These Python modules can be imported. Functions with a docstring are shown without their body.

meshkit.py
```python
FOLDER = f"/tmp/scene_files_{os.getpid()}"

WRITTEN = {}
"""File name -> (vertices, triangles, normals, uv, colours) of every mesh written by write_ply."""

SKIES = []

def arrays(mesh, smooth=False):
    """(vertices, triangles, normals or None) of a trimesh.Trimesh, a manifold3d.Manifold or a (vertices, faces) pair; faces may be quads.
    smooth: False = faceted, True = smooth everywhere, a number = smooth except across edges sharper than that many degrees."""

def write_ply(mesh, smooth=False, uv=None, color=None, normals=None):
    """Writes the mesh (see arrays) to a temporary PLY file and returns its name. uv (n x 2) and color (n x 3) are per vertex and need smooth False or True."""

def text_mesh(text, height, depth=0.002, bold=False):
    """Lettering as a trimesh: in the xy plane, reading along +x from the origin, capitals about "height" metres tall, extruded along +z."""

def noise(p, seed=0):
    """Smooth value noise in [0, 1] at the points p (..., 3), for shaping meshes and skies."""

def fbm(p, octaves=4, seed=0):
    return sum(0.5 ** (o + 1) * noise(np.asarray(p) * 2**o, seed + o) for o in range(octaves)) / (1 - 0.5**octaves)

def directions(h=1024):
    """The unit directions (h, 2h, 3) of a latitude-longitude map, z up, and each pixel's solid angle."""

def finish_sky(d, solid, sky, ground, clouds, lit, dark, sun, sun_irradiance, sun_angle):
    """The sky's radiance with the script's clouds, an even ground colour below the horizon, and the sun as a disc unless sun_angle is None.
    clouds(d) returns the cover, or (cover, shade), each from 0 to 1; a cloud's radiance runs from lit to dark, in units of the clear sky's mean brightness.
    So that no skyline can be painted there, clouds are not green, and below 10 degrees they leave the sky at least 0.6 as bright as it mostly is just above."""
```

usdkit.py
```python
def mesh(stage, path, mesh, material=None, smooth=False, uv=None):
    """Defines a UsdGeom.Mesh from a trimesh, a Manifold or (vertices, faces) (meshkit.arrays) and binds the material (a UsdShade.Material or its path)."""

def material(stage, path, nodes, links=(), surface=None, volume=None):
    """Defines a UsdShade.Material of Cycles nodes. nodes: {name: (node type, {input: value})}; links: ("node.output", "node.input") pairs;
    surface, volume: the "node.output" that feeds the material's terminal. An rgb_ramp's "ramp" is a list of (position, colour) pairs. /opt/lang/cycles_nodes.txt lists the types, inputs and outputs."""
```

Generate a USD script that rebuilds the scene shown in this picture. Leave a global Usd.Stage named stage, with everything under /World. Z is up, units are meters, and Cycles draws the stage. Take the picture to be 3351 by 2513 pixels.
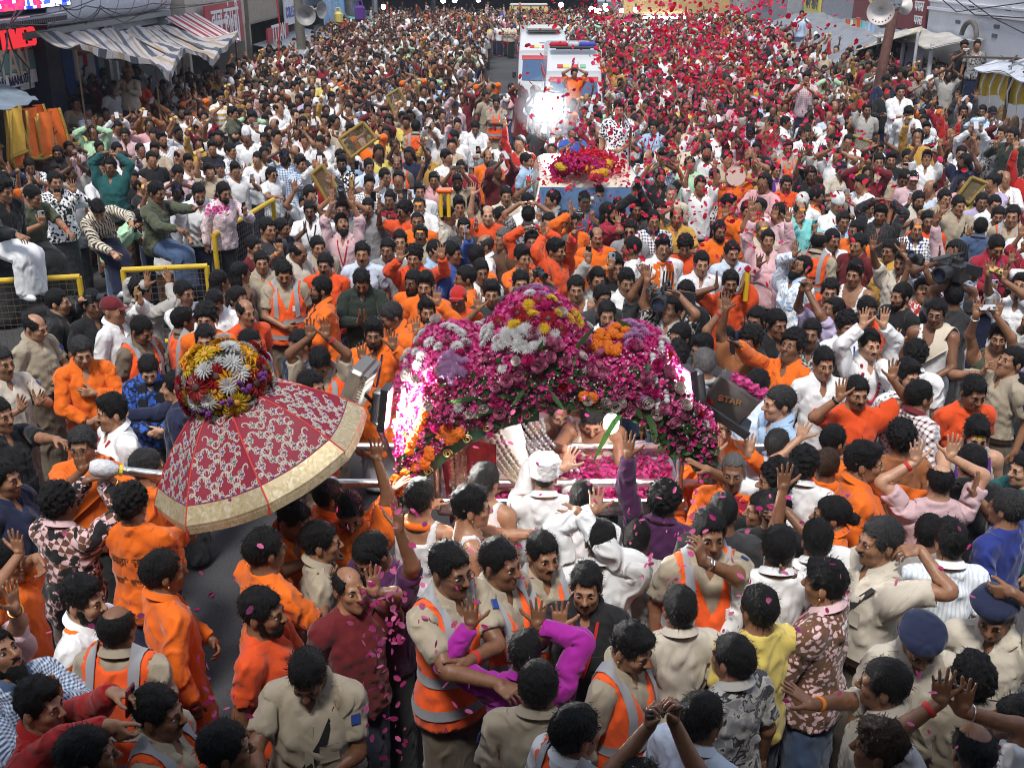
import math, random
import numpy as np
import trimesh, usdkit
from meshkit import noise, fbm, text_mesh
from pxr import Usd, UsdGeom, UsdLux, UsdShade, Gf, Sdf, Vt

stage = Usd.Stage.CreateInMemory()
UsdGeom.SetStageUpAxis(stage, 'Z')
UsdGeom.SetStageMetersPerUnit(stage, 1.0)
UsdGeom.Xform.Define(stage, '/World')
UsdGeom.Scope.Define(stage, '/World/Looks')
stage.SetDefaultPrim(stage.GetPrimAtPath('/World'))

# ------------------------------------------------------------------ camera, sky, sun, exposure
CAM_H, PITCH, F_PX, PW, PH = 4.75, math.radians(21.75), 3500.0, 3351.0, 2513.0
cam = UsdGeom.Camera.Define(stage, '/World/main_camera')
cam.CreateHorizontalApertureAttr(36.0)
cam.CreateVerticalApertureAttr(36.0 * 767 / 1024)
cam.CreateFocalLengthAttr(36.0 * F_PX / PW)
cam.CreateClippingRangeAttr(Gf.Vec2f(0.05, 2000))
cam.AddTranslateOp().Set(Gf.Vec3d(0, 0, CAM_H))
cam.AddRotateXOp().Set(90 - math.degrees(PITCH))
cam.CreateExposureAttr(1.34)

SUN_EL, SUN_AZ = math.radians(62), math.radians(195)      # azimuth from +y towards +x
usdkit.material(stage, '/World/Looks/sky', {
 'sky': ('sky_texture', {'sky_type': 'single_scattering', 'sun_disc': False, 'sun_elevation': SUN_EL, 'sun_rotation': SUN_AZ, 'aerosol_density': 2.0}),
 'tc': ('texture_coordinate', {}),
 'n': ('noise_texture', {'scale': 2.2, 'detail': 5.0}),
 'r': ('rgb_ramp', {'ramp': [(0.3, (0.0, 0.0, 0.0)), (0.55, (1, 1, 1))]}),
 'm': ('mix_color', {'b': (3.9, 4.3, 5.2)}),
 'bg': ('background_shader', {'strength': 0.075})},
 [('tc.generated', 'n.vector'), ('n.fac', 'r.fac'), ('r.color', 'm.fac'), ('sky.color', 'm.a'), ('m.result', 'bg.color')], surface='bg.background')
dome = UsdLux.DomeLight.Define(stage, '/World/sky')
UsdShade.MaterialBindingAPI.Apply(dome.GetPrim()).Bind(UsdShade.Material.Get(stage, '/World/Looks/sky'))
dome.GetPrim().SetCustomDataByKey('kind', 'structure')
sun = UsdLux.DistantLight.Define(stage, '/World/sun')
sun.CreateIntensityAttr(0.4)
sun.CreateAngleAttr(12.0)
sun.CreateColorAttr(Gf.Vec3f(1.0, 0.97, 0.92))
sun.CreateNormalizeAttr(True)
sun.AddRotateZOp().Set(-math.degrees(SUN_AZ))
sun.AddRotateXOp().Set(-(90 - math.degrees(SUN_EL)))

# ------------------------------------------------------------------ picture geometry
CT, ST = math.cos(PITCH), math.sin(PITCH)
def ray(px, py):
 a, b = (px - PW / 2) / F_PX, (PH / 2 - py) / F_PX
 return np.array([a, CT + b * ST, -ST + b * CT])
def at_z(px, py, z):
 d = ray(px, py); t = (z - CAM_H) / d[2]
 return np.array([0, 0, CAM_H]) + d * t
def at_y(px, py, y):
 d = ray(px, py)
 return np.array([0, 0, CAM_H]) + d * (y / d[1])
def at_x(px, py, x):
 d = ray(px, py)
 return np.array([0, 0, CAM_H]) + d * (x / d[0])
def project(p):
 p = np.asarray(p, float) - [0, 0, CAM_H]
 zc = p[..., 1] * CT - p[..., 2] * ST
 return PW / 2 + F_PX * p[..., 0] / zc, PH / 2 - F_PX * (p[..., 1] * ST + p[..., 2] * CT) / zc

# ------------------------------------------------------------------ prims
USED = {}
def numbered(parent, name):
 k = (parent, name); n = USED.get(k, 0); USED[k] = n + 1
 return f'{parent}/{name}' if n == 0 else f'{parent}/{name}_{n:03d}'
def pathof(p):
 return '/World' if p is None else (p if isinstance(p, str) else str(p.GetPath()))
def tag(prim, label=None, cat=None, group=None, kind=None):
 prim = prim.GetPrim() if hasattr(prim, 'GetPrim') else prim
 for k, v in (('label', label), ('category', cat), ('group', group), ('kind', kind)):
  if v:
   prim.SetCustomDataByKey(k, v)
 return prim
def thing(name, label=None, cat=None, loc=(0, 0, 0), rotz=0.0, group=None, kind=None):
 x = UsdGeom.Xform.Define(stage, numbered('/World', name))
 x.AddTranslateOp().Set(Gf.Vec3d(*map(float, loc)))
 if rotz:
  x.AddRotateZOp().Set(float(rotz))
 return tag(x, label, cat, group, kind)
def mesh(name, vf, m, parent=None, smooth=False, rest=None, label=None):
 v, f = vf if isinstance(vf, tuple) else (np.asarray(vf.vertices), np.asarray(vf.faces))
 if smooth in (False, True):
  nrm = None
  g = UsdGeom.Mesh.Define(stage, numbered(pathof(parent), name))
  g.CreatePointsAttr(Vt.Vec3fArray.FromNumpy(np.ascontiguousarray(v, np.float32)))
  f = np.asarray(f)
  g.CreateFaceVertexCountsAttr(Vt.IntArray.FromNumpy(np.full(len(f), f.shape[1], np.int32)))
  g.CreateFaceVertexIndicesAttr(Vt.IntArray.FromNumpy(np.ascontiguousarray(f, np.int32).ravel()))
  g.CreateSubdivisionSchemeAttr('none')
  if smooth:
   g.CreateNormalsAttr(Vt.Vec3fArray.FromNumpy(vnormals(v, f).astype(np.float32)))
   g.SetNormalsInterpolation('vertex')
  if m is not None:
   UsdShade.MaterialBindingAPI.Apply(g.GetPrim()).Bind(m)
 else:
  g = usdkit.mesh(stage, numbered(pathof(parent), name), (v, f), m, smooth=smooth)
 if rest is not None:
  UsdGeom.PrimvarsAPI(g).CreatePrimvar('rest', Sdf.ValueTypeNames.Float3Array, 'vertex').Set(Vt.Vec3fArray.FromNumpy(np.ascontiguousarray(rest, np.float32)))
 if label:
  g.GetPrim().SetCustomDataByKey('label', label)
 return g.GetPrim()
def vnormals(v, f):
 tri = f if f.shape[1] == 3 else np.vstack([f[:, [0, 1, 2]], f[:, [0, 2, 3]]])
 fn = np.cross(v[tri[:, 1]] - v[tri[:, 0]], v[tri[:, 2]] - v[tri[:, 0]])
 n = np.zeros((len(v), 3))
 for c in range(3):
  for k in range(3):
   n[:, k] += np.bincount(tri[:, c], fn[:, k], len(v))
 return n / np.maximum(np.linalg.norm(n, axis=1, keepdims=True), 1e-12)
def cat(parts):
 vs, fs, o = [], [], 0
 for p in parts:
  v, f = p if isinstance(p, tuple) else (np.asarray(p.vertices), np.asarray(p.faces))
  f = np.asarray(f)
  if f.shape[1] == 4:
   f = np.vstack([f[:, [0, 1, 2]], f[:, [0, 2, 3]]])
  vs.append(np.asarray(v, float)); fs.append(f + o); o += len(v)
 return np.vstack(vs), np.vstack(fs)

# ------------------------------------------------------------------ small shapes
def rotm(axis, ang):
 axis = np.asarray(axis, float); n = np.linalg.norm(axis)
 if n < 1e-9 or abs(ang) < 1e-9:
  return np.eye(3)
 x, y, z = axis / n; c, s = math.cos(ang), math.sin(ang); C = 1 - c
 return np.array([[c + x * x * C, x * y * C - z * s, x * z * C + y * s], [y * x * C + z * s, c + y * y * C, y * z * C - x * s], [z * x * C - y * s, z * y * C + x * s, c + z * z * C]])
def box(c, s, R=None, bevel=0.0):
 c, s = np.asarray(c, float), np.asarray(s, float) / 2
 if bevel > 0:
  b = min(bevel, s.min() * 0.9); pts = []
  for sx in (-1, 1):
   for sy in (-1, 1):
    for sz in (-1, 1):
     sg = np.array([sx, sy, sz])
     for k in range(3):
      q = s - b; q = q.copy(); q[k] = s[k]; pts.append(sg * q)
  h = trimesh.convex.convex_hull(np.array(pts)); v, f = np.asarray(h.vertices), np.asarray(h.faces)
 else:
  v = np.array([[x, y, z] for x in (-1, 1) for y in (-1, 1) for z in (-1, 1)]) * s
  f = np.array([[0, 1, 3], [0, 3, 2], [4, 6, 7], [4, 7, 5], [0, 4, 5], [0, 5, 1], [2, 3, 7], [2, 7, 6], [0, 2, 6], [0, 6, 4], [1, 5, 7], [1, 7, 3]])
 if R is not None:
  v = v @ np.asarray(R).T
 return v + c, f
def frame_of(d, up=(0, 0, 1)):
 d = np.asarray(d, float); d = d / np.linalg.norm(d)
 a = np.cross(up, d)
 if np.linalg.norm(a) < 1e-6:
  a = np.cross((1, 0, 0), d)
 a /= np.linalg.norm(a)
 return a, np.cross(d, a), d
def tube(pts, r, n=8, caps=True):
 pts = np.asarray(pts, float); m = len(pts)
 r = np.broadcast_to(np.asarray(r, float), (m,))
 tang = np.gradient(pts, axis=0) if m > 2 else np.repeat((pts[1] - pts[0])[None], m, 0)
 a, b, _ = frame_of(tang[0]); rings = []
 for i in range(m):
  t = tang[i] / max(np.linalg.norm(tang[i]), 1e-9)
  a = a - t * a.dot(t); a /= max(np.linalg.norm(a), 1e-9); b = np.cross(t, a)
  ang = np.arange(n) * 2 * math.pi / n
  rings.append(pts[i] + r[i] * (np.cos(ang)[:, None] * a + np.sin(ang)[:, None] * b))
 v = np.vstack(rings); f = []
 for i in range(m - 1):
  for k in range(n):
   k2 = (k + 1) % n
   f += [[i * n + k, i * n + k2, (i + 1) * n + k2], [i * n + k, (i + 1) * n + k2, (i + 1) * n + k]]
 if caps:
  v = np.vstack([v, pts[0], pts[-1]])
  for k in range(n):
   k2 = (k + 1) % n
   f += [[m * n, k2, k], [m * n + 1, (m - 1) * n + k, (m - 1) * n + k2]]
 return v, np.array(f)
def rod(a, b, r, n=8):
 return tube([a, b], r, n)
def beam(a, b, w, h, up=(0, 0, 1)):
 a, b = np.asarray(a, float), np.asarray(b, float)
 x, y, d = frame_of(b - a, up)
 return box((a + b) / 2, (w, h, np.linalg.norm(b - a)), np.stack([x, y, d], 1))
def lathe(prof, n=24, c=(0, 0, 0), R=None):
 prof = np.asarray(prof, float); ang = np.arange(n) * 2 * math.pi / n
 v = np.vstack([np.stack([r * np.cos(ang), r * np.sin(ang), np.full(n, z)], 1) for r, z in prof]); f = []
 for i in range(len(prof) - 1):
  for k in range(n):
   k2 = (k + 1) % n
   f += [[i * n + k, i * n + k2, (i + 1) * n + k2], [i * n + k, (i + 1) * n + k2, (i + 1) * n + k]]
 if R is not None:
  v = v @ np.asarray(R).T
 return v + np.asarray(c, float), np.array(f)
def ball(c, r, sub=1, R=None):
 s = trimesh.creation.icosphere(sub); v = np.asarray(s.vertices) * np.asarray(r, float)
 if R is not None:
  v = v @ np.asarray(R).T
 return v + np.asarray(c, float), np.asarray(s.faces)
def sheet(P, thick=0.0):
 """Grid of points (m, n, 3) as a sheet; thick > 0 closes it into a thin solid."""
 m, n = P.shape[:2]; v = P.reshape(-1, 3); i = np.arange(m * n).reshape(m, n)
 q = np.stack([i[:-1, :-1], i[1:, :-1], i[1:, 1:], i[:-1, 1:]], -1).reshape(-1, 4)
 f = np.vstack([q[:, [0, 1, 2]], q[:, [0, 2, 3]]])
 if thick:
  nn = vnormals(v, f); v2 = v - nn * thick; o = len(v)
  rim = np.concatenate([i[0, :], i[1:, -1], i[-1, -2::-1], i[-2:0:-1, 0]])
  r2 = np.roll(rim, -1)
  side = np.vstack([np.stack([rim, r2, r2 + o], 1), np.stack([rim, r2 + o, rim + o], 1)])
  v, f = np.vstack([v, v2]), np.vstack([f, f[:, ::-1] + o, side[:, ::-1]])
 return v, f
def moved(vf, t=(0, 0, 0), R=None, s=1.0):
 v, f = vf if isinstance(vf, tuple) else (np.asarray(vf.vertices), np.asarray(vf.faces))
 v = np.asarray(v, float) * s
 if R is not None:
  v = v @ np.asarray(R).T
 return v + np.asarray(t, float), f

# ------------------------------------------------------------------ materials
MATS = {}
def mat(key, nodes, links=(), surface='p.BSDF', volume=None):
 if key not in MATS:
  MATS[key] = usdkit.material(stage, '/World/Looks/' + key, nodes, links, surface, volume)
 return MATS[key]
def plain(key, col, rough=0.6, metal=0.0, spec=0.5, var=0.0, scale=6.0, bump=0.0, coat=0.0):
 if key in MATS:
  return MATS[key]
 nodes = {'p': ('principled_bsdf', {'base_color': col, 'roughness': rough, 'metallic': metal, 'specular_ior_level': spec, 'coat_weight': coat})}
 links = []
 if var or bump:
  nodes['g'] = ('geometry', {}); nodes['n'] = ('noise_texture', {'scale': scale, 'detail': 5.0, 'roughness': 0.6})
  links.append(('g.position', 'n.vector'))
 if var:
  c = np.array(col)
  nodes['r'] = ('rgb_ramp', {'ramp': [(0.25, tuple(c * (1 - var))), (0.75, tuple(np.minimum(c * (1 + var), 1)))]})
  links += [('n.fac', 'r.fac'), ('r.color', 'p.base_color')]
 if bump:
  nodes['b'] = ('bump', {'strength': bump, 'distance': 0.02}); links += [('n.fac', 'b.height'), ('b.normal', 'p.normal')]
 return mat(key, nodes, links)
def glow(key, col, strength):
 return mat(key, {'e': ('emission', {'color': col, 'strength': strength})}, [], 'e.emission')

# ------------------------------------------------------------------ figures: signed distances -> templates -> posed meshes
def smin(a, b, k):
 h = np.clip(0.5 + 0.5 * (b - a) / k, 0, 1)
 return b + (a - b) * h - k * h * (1 - h)
def smax(a, b, k):
 return -smin(-a, -b, k)
def sph(p, c, r):
 return np.linalg.norm(p - np.asarray(c, float), axis=1) - r
def ell(p, c, r):
 r = np.asarray(r, float); q = (p - np.asarray(c, float)) / r
 k0 = np.linalg.norm(q, axis=1); k1 = np.linalg.norm(q / r, axis=1)
 return k0 * (k0 - 1) / np.maximum(k1, 1e-6)
def cap(p, a, b, ra, rb=None):
 a, b = np.asarray(a, float), np.asarray(b, float); rb = ra if rb is None else rb
 ba = b - a; t = np.clip(((p - a) @ ba) / ba.dot(ba), 0, 1)
 return np.linalg.norm(p - a - t[:, None] * ba, axis=1) - (ra + (rb - ra) * t)
def nets(sdf, lo, hi, h, proj=2):
 """Surface nets: a signed distance in a box as (vertices, triangles)."""
 lo, hi = np.asarray(lo, float), np.asarray(hi, float)
 n = np.maximum(np.ceil((hi - lo) / h).astype(int) + 1, 3)
 ax = [lo[k] + h * np.arange(n[k]) for k in range(3)]
 G = np.stack(np.meshgrid(*ax, indexing='ij'), -1).reshape(-1, 3)
 F = sdf(G).reshape(n); F = np.where(F == 0, 1e-9, F); S = F < 0
 acc, cnt = np.zeros((*(n - 1), 3)), np.zeros(n - 1)
 edges = []
 for k in range(3):
  sl0 = [slice(None)] * 3; sl1 = [slice(None)] * 3; sl0[k] = slice(0, -1); sl1[k] = slice(1, None)
  I = np.argwhere(S[tuple(sl0)] != S[tuple(sl1)])
  if not len(I):
   continue
  J = I.copy(); J[:, k] += 1
  f0, f1 = F[tuple(I.T)], F[tuple(J.T)]
  P = lo + h * I; P[:, k] += h * f0 / (f0 - f1)
  edges.append((k, I, f0 < 0)); u, w = [x for x in range(3) if x != k]
  for du in (0, -1):
   for dw in (0, -1):
    C = I.copy(); C[:, u] += du; C[:, w] += dw
    ok = ((C >= 0) & (C < n - 1)).all(1)
    np.add.at(acc, tuple(C[ok].T), P[ok]); np.add.at(cnt, tuple(C[ok].T), 1)
 idx = -np.ones(n - 1, int); on = cnt > 0; idx[on] = np.arange(on.sum())
 v = acc[on] / cnt[on][:, None]; tri = []
 for k, I, inside in edges:
  u, w = [(1, 2), (2, 0), (0, 1)][k]
  ok = (I[:, u] > 0) & (I[:, w] > 0) & (I[:, u] < n[u] - 1) & (I[:, w] < n[w] - 1)
  I, inside = I[ok], inside[ok]
  def c(du, dw):
   C = I.copy(); C[:, u] += du; C[:, w] += dw
   return idx[tuple(C.T)]
  q = np.stack([c(-1, -1), c(0, -1), c(0, 0), c(-1, 0)], 1)
  q = np.where(inside[:, None], q, q[:, ::-1])
  q = q[(q >= 0).all(1)]
  tri += [q[:, [0, 1, 2]], q[:, [0, 2, 3]]]
 f = np.vstack(tri)
 for _ in range(proj):
  e = 0.15 * h
  g = np.stack([sdf(v + np.eye(3)[k] * e) - sdf(v - np.eye(3)[k] * e) for k in range(3)], 1) / (2 * e)
  v = v - np.clip(sdf(v), -h / 2, h / 2)[:, None] * g / np.maximum((g * g).sum(1, keepdims=True), 0.3) * 0.8
 return v, f

A45 = math.sqrt(0.5)
SHX, SHZ, L1, L2 = 0.175, 1.395, 0.28, 0.25
def sh(s): return np.array([s * SHX, 0.012, SHZ])
def uu(s): return np.array([s * A45, 0, -A45])
TZ = np.array([0.45, 0.80, 0.90, 0.98, 1.08, 1.18, 1.28, 1.36, 1.42, 1.46, 1.50, 1.56])
TRX = np.array([.155, .158, .165, .155, .143, .152, .168, .165, .130, .085, .060, .052])
TRY = np.array([.105, .108, .118, .110, .104, .108, .114, .104, .084, .068, .058, .055])
TCY = np.array([.01, .01, .01, .005, -.005, -.003, .0, .008, .018, .024, .026, .022])
def torso(p, grow=0.0, rx=None, ry=None):
 z = p[:, 2]
 a = np.interp(z, TZ, TRX if rx is None else rx) + grow; b = np.interp(z, TZ, TRY if ry is None else ry) + grow
 q = np.sqrt((p[:, 0] / a) ** 2 + ((p[:, 1] - np.interp(z, TZ, TCY)) / b) ** 2)
 return (q - 1) * np.minimum(a, b) * 0.92
def mirror(p):
 q = p.copy(); q[:, 0] = np.abs(q[:, 0]); return q
def arm_sd(p, g0=0.0, g1=0.0, g2=0.0):
 q = mirror(p); s, u = sh(1), uu(1)
 d = cap(q, s, s + u * L1, .058 + g0, .043 + g1)
 return smin(d, cap(q, s + u * L1, s + u * (L1 + L2 + .012), .043 + g1, .027 + g2), .02)
def traps(p, g=0.0):
 return cap(mirror(p), (0.03, .03, 1.455), (.165, .012, 1.408), .048 + g, .052 + g)
def body_sd(p):
 d = smin(torso(p), traps(p), .04)
 d = smin(d, arm_sd(p), .035)
 d = smin(d, cap(p, (0, .022, 1.40), (0, .012, 1.54), .056), .03)
 return np.maximum(d, 1.13 - p[:, 2] - 10 * np.maximum(np.abs(p[:, 0]) - .21, 0))
HC = np.array([0, 0, 1.60])
def head_sd(P):
 p = P - HC; q = mirror(p)
 d = ell(p, (0, .012, .033), (.073, .094, .086))
 d = smin(d, ell(p, (0, -.020, -.035), (.059, .070, .080)), .03)
 d = smin(d, ell(p, (0, -.036, -.078), (.046, .048, .036)), .025)
 d = smin(d, sph(p, (0, -.074, -.098), .017), .025)
 d = smin(d, cap(q, (0, -.084, .019), (.036, -.078, .020), .012), .018)
 d = smin(d, sph(q, (.040, -.066, -.022), .018), .025)
 d = smax(d, -ell(q, (.030, -.103, .001), (.017, .016, .011)), .012)
 d = smin(d, cap(p, (0, -.090, .010), (0, -.112, -.026), .008, .0125), .010)
 d = smin(d, sph(q, (.012, -.100, -.029), .009), .008)
 d = smin(d, cap(q, (0, -.092, -.056), (.017, -.083, -.056), .006), .007)
 d = smin(d, cap(q, (0, -.090, -.067), (.014, -.083, -.066), .0075), .007)
 d = smin(d, ell(q, (.076, .014, -.006), (.010, .019, .031)), .008)
 d = smin(d, cap(p, (0, .020, -.07), (0, .016, -.20), .052, .056), .03)
 return np.maximum(d, -.175 - p[:, 2])
EL = {'flat': [(4, 4, 3)] * 4, 'open': [(-4, 6, 4)] * 4, 'relax': [(25, 35, 20), (30, 38, 20), (34, 40, 22), (38, 42, 24)], 'grip': [(52, 62, 30), (56, 66, 30), (58, 68, 32), (60, 68, 34)]}
def hand_sd(kind):
 bones = []
 spread = {'flat': .012, 'open': .16, 'relax': .05, 'grip': .0}[kind]
 for i, (y, ln, r) in enumerate([(.030, .074, .0088), (.010, .083, .0090), (-.012, .076, .0086), (-.031, .058, .0076)]):
  p = np.array([.088 - .004 * abs(i - 1), y, 0.0]); yaw = spread * (1.2 - i * 0.95); pit = 0.0
  for k, (seg, be) in enumerate(zip((.45, .31, .24), EL[kind][i])):
   pit += math.radians(be)
   d = np.array([math.cos(pit) * math.cos(yaw), math.cos(pit) * math.sin(yaw), -math.sin(pit)])
   bones.append((p.copy(), p + d * seg * ln, r * (1 - .08 * k), r * (.92 - .08 * k))); p = p + d * seg * ln
 ty = {'flat': (.85, .45, -.12), 'open': (.60, .80, -.1), 'relax': (.78, .5, -.35), 'grip': (.70, .35, -.62)}[kind]
 t1 = np.array(ty) / np.linalg.norm(ty); t2 = t1 + np.array([.35, -.15, -.25 if kind == 'grip' else 0]); t2 /= np.linalg.norm(t2)
 a = np.array([.022, .026, -.006]); b = a + t1 * .042; c = b + t1 * .030; e = c + t2 * .026
 thumb = [(a, b, .0145, .0115), (b, c, .0115, .0098), (c, e, .0098, .008)]
 def f(p):
  d = cap(p, (-.045, 0, 0), (.02, 0, 0), .028, .028)
  q = p * [1, 1, 1.35]
  for y0, r0 in ((.024, .017), (.004, .018), (-.016, .017), (-.028, .014)):
   d = smin(d, cap(q, (.012, y0 * .75, 0), (.088, y0 * 1.15, 0), r0, r0 * .82), .010)
  for A, B, ra, rb in thumb:
   d = smin(d, cap(p, A, B, ra, rb), .006)
  fg = None
  for A, B, ra, rb in bones:
   x = cap(p, A, B, ra, rb); fg = x if fg is None else np.minimum(fg, x)
  return smin(d, fg, .004)
 return f
def along(p, side):
 return (p - sh(side)) @ uu(side)
def shirt_sd(La, hem, loose=1.0, vneck=0.0, flare=0.0, round_neck=False):
 g = np.interp(TZ, [.45, .8, 1.0, 1.15, 1.3, 1.42, 1.5], [.050 + flare, .036, .034, .026, .017, .011, .006]) * loose
 rx, ry = TRX + g, TRY + g
 if flare:
  rx = np.where(TZ < .9, .19 + (0.9 - TZ) * .14, rx); ry = np.where(TZ < .9, .155 + (.9 - TZ) * .16, ry)
 def f(p):
  q = mirror(p)
  d = smin(torso(p, 0, rx, ry), traps(p, .011), .035)
  a = along(q, 1)
  s = smax(arm_sd(p, .017, .026, .022), a - La, .006)
  d = smin(d, s, .03)
  d = smax(d, hem - p[:, 2], .008)
  nk = np.where(p[:, 1] < .0, 1.452, 1.478)
  d = smax(d, p[:, 2] - nk - 2.5 * np.maximum(np.abs(p[:, 0]) - .075, 0) - (.03 if round_neck else .012), .006)
  if vneck:
   w = (p[:, 2] - vneck) * .42
   d = smax(d, np.where(p[:, 1] < -.02, (w - np.abs(p[:, 0])) * .9, -1.0), .004)
  return d
 return f
def tank_sd(p):
 q = mirror(p); d = smin(torso(p, .010), traps(p, .006), .03)
 d = smax(d, -cap(q, sh(1) + [0.02, 0, .02], sh(1) + uu(1) * .5, .088), .01)
 w = .068 + (p[:, 2] - 1.30) * .12
 d = smax(d, np.where(p[:, 2] > np.where(p[:, 1] < 0, 1.29, 1.36), (w - np.abs(p[:, 0])), -1), .01)
 return smax(d, .88 - p[:, 2], .008)
def vest_sd(p):
 q = mirror(p); g = np.interp(TZ, [.8, 1.0, 1.15, 1.35, 1.45], [.062, .056, .046, .034, .026])
 d = smin(torso(p, 0, TRX + g, TRY + g), traps(p, .023), .03)
 d = smax(d, -cap(q, sh(1) + [0.035, 0, .02], sh(1) + uu(1) * .5, .078), .012)
 d = smax(d, np.where(p[:, 1] < .0, ((p[:, 2] - 1.20) * .36 - np.abs(p[:, 0])), np.where(p[:, 2] > 1.455, .07 - np.abs(p[:, 0]), -1)), .006)
 return smax(d, .80 - p[:, 2], .01)
def trouser_sd(p):
 q = mirror(p)
 d = smin(torso(p, .014), cap(q, (.092, .012, .92), (.105, .012, .49), .090, .066), .03)
 d = smin(d, cap(q, (.105, .012, .49), (.11, .03, .06), .066, .056), .03)
 return np.maximum(np.maximum(d, p[:, 2] - 1.0), .045 - p[:, 2])
def shoe_sd(p):
 q = mirror(p)
 return np.maximum(smin(ell(q, (.10, -.045, .035), (.047, .115, .045)), cap(q, (.10, .03, .03), (.10, .03, .09), .042), .03), -p[:, 2])
HL = ([-.12, -.085, -.06, -.03, .0, .03, .06, .11], [.080, .066, .040, -.008, -.012, -.03, -.065, -.085])
def hair_sd(kind, seed=0):
 def f(P):
  p = P - HC; y = p[:, 1]; line = np.interp(y, *HL)
  line = np.where(np.abs(p[:, 0]) < .05, np.maximum(line, np.interp(y, [-.11, -.02, .05], [.062, .062, -.2])), line)
  n1 = fbm(p * [34, 34, 26] + 7.3 + seed * 11, 3, seed) - .5
  n2 = noise(p * [95, 60, 70] + 3.1, seed + 5) - .5
  base = (.073, .094, .086)
  if kind == 'short':
   d = ell(p, (0, .014, .038), np.array(base) + [.011, .013, .018]) + n1 * .016 + n2 * .006
   line = line + n1 * .015
  elif kind == 'quiff':
   d = ell(p, (0, .008, .044), np.array(base) + [.008, .013, .025]) + n1 * .024 + n2 * .008
   d = smin(d, ell(p, (.005, -.055, .105), (.05, .045, .030)) + n1 * .022 + n2 * .008, .02); line = line + n1 * .02
  elif kind == 'curly':
   d = ell(p, (0, .014, .045), np.array(base) + [.021, .020, .026]) + (noise(p * 52 + seed, seed) - .5) * .030 + n2 * .008
   line = line - .008 + n1 * .02
  elif kind == 'bald':
   d = ell(p, (0, .012, .033), np.array(base) + [.009, .009, .002]) + n1 * .010
   top = ell(p, (0, -.020, .105), (.056, .085, .062)); d = smax(d, -top - n1 * .02, .006)
  elif kind == 'shaved':
   d = ell(p, (0, .012, .034), np.array(base) + .0035) + n2 * .002
  elif kind in ('long', 'bun', 'mane'):
   d = ell(p, (0, .014, .040), np.array(base) + [.012, .011, .014]) + n1 * .012 + n2 * .004
   if kind == 'bun':
    d = smin(d, sph(p, (0, .125, -.005), .042) + n1 * .015, .02)
   elif kind == 'long':
    d = smin(d, cap(p, (0, .075, .0), (0, .115, -.30), .075, .055) * .8 + n1 * .02, .04)
   else:
    d = smin(d, ell(p, (0, .055, -.075), (.095, .062, .10)) + n1 * .03, .03)
   line = np.where(y > .03, -1.0, line)
  d = smax(d, (line - p[:, 2]) * .75, .008)
  d = smax(d, -ell(mirror(p), (.077, .012, -.008), (.03, .022, .030)), .004) if kind in ('short', 'quiff', 'bald', 'shaved', 'curly') else d
  return d
 return f
def beard_sd(P):
 p = P - HC; q = mirror(p)
 d = smin(ell(p, (0, -.030, -.078), (.058, .062, .045)), ell(p, (0, -.062, -.100), (.030, .032, .030)), .03)
 d = smin(d, ell(q, (.058, -.015, -.045), (.012, .022, .045)), .015)
 d = d + (noise(p * 60, 3) - .5) * .010
 d = smax(d, np.interp(np.abs(p[:, 0]), [0, .022, .035, .06], [-.074, -.066, -.046, -.005]) * -1 + p[:, 2], .006)
 return smax(d, p[:, 1] - .02, .01)
def mous_sd(P):
 q = mirror(P - HC)
 return cap(q, (.003, -.103, -.046), (.024, -.090, -.052), .0062, .004) + (noise(P * 90, 1) - .5) * .003
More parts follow.
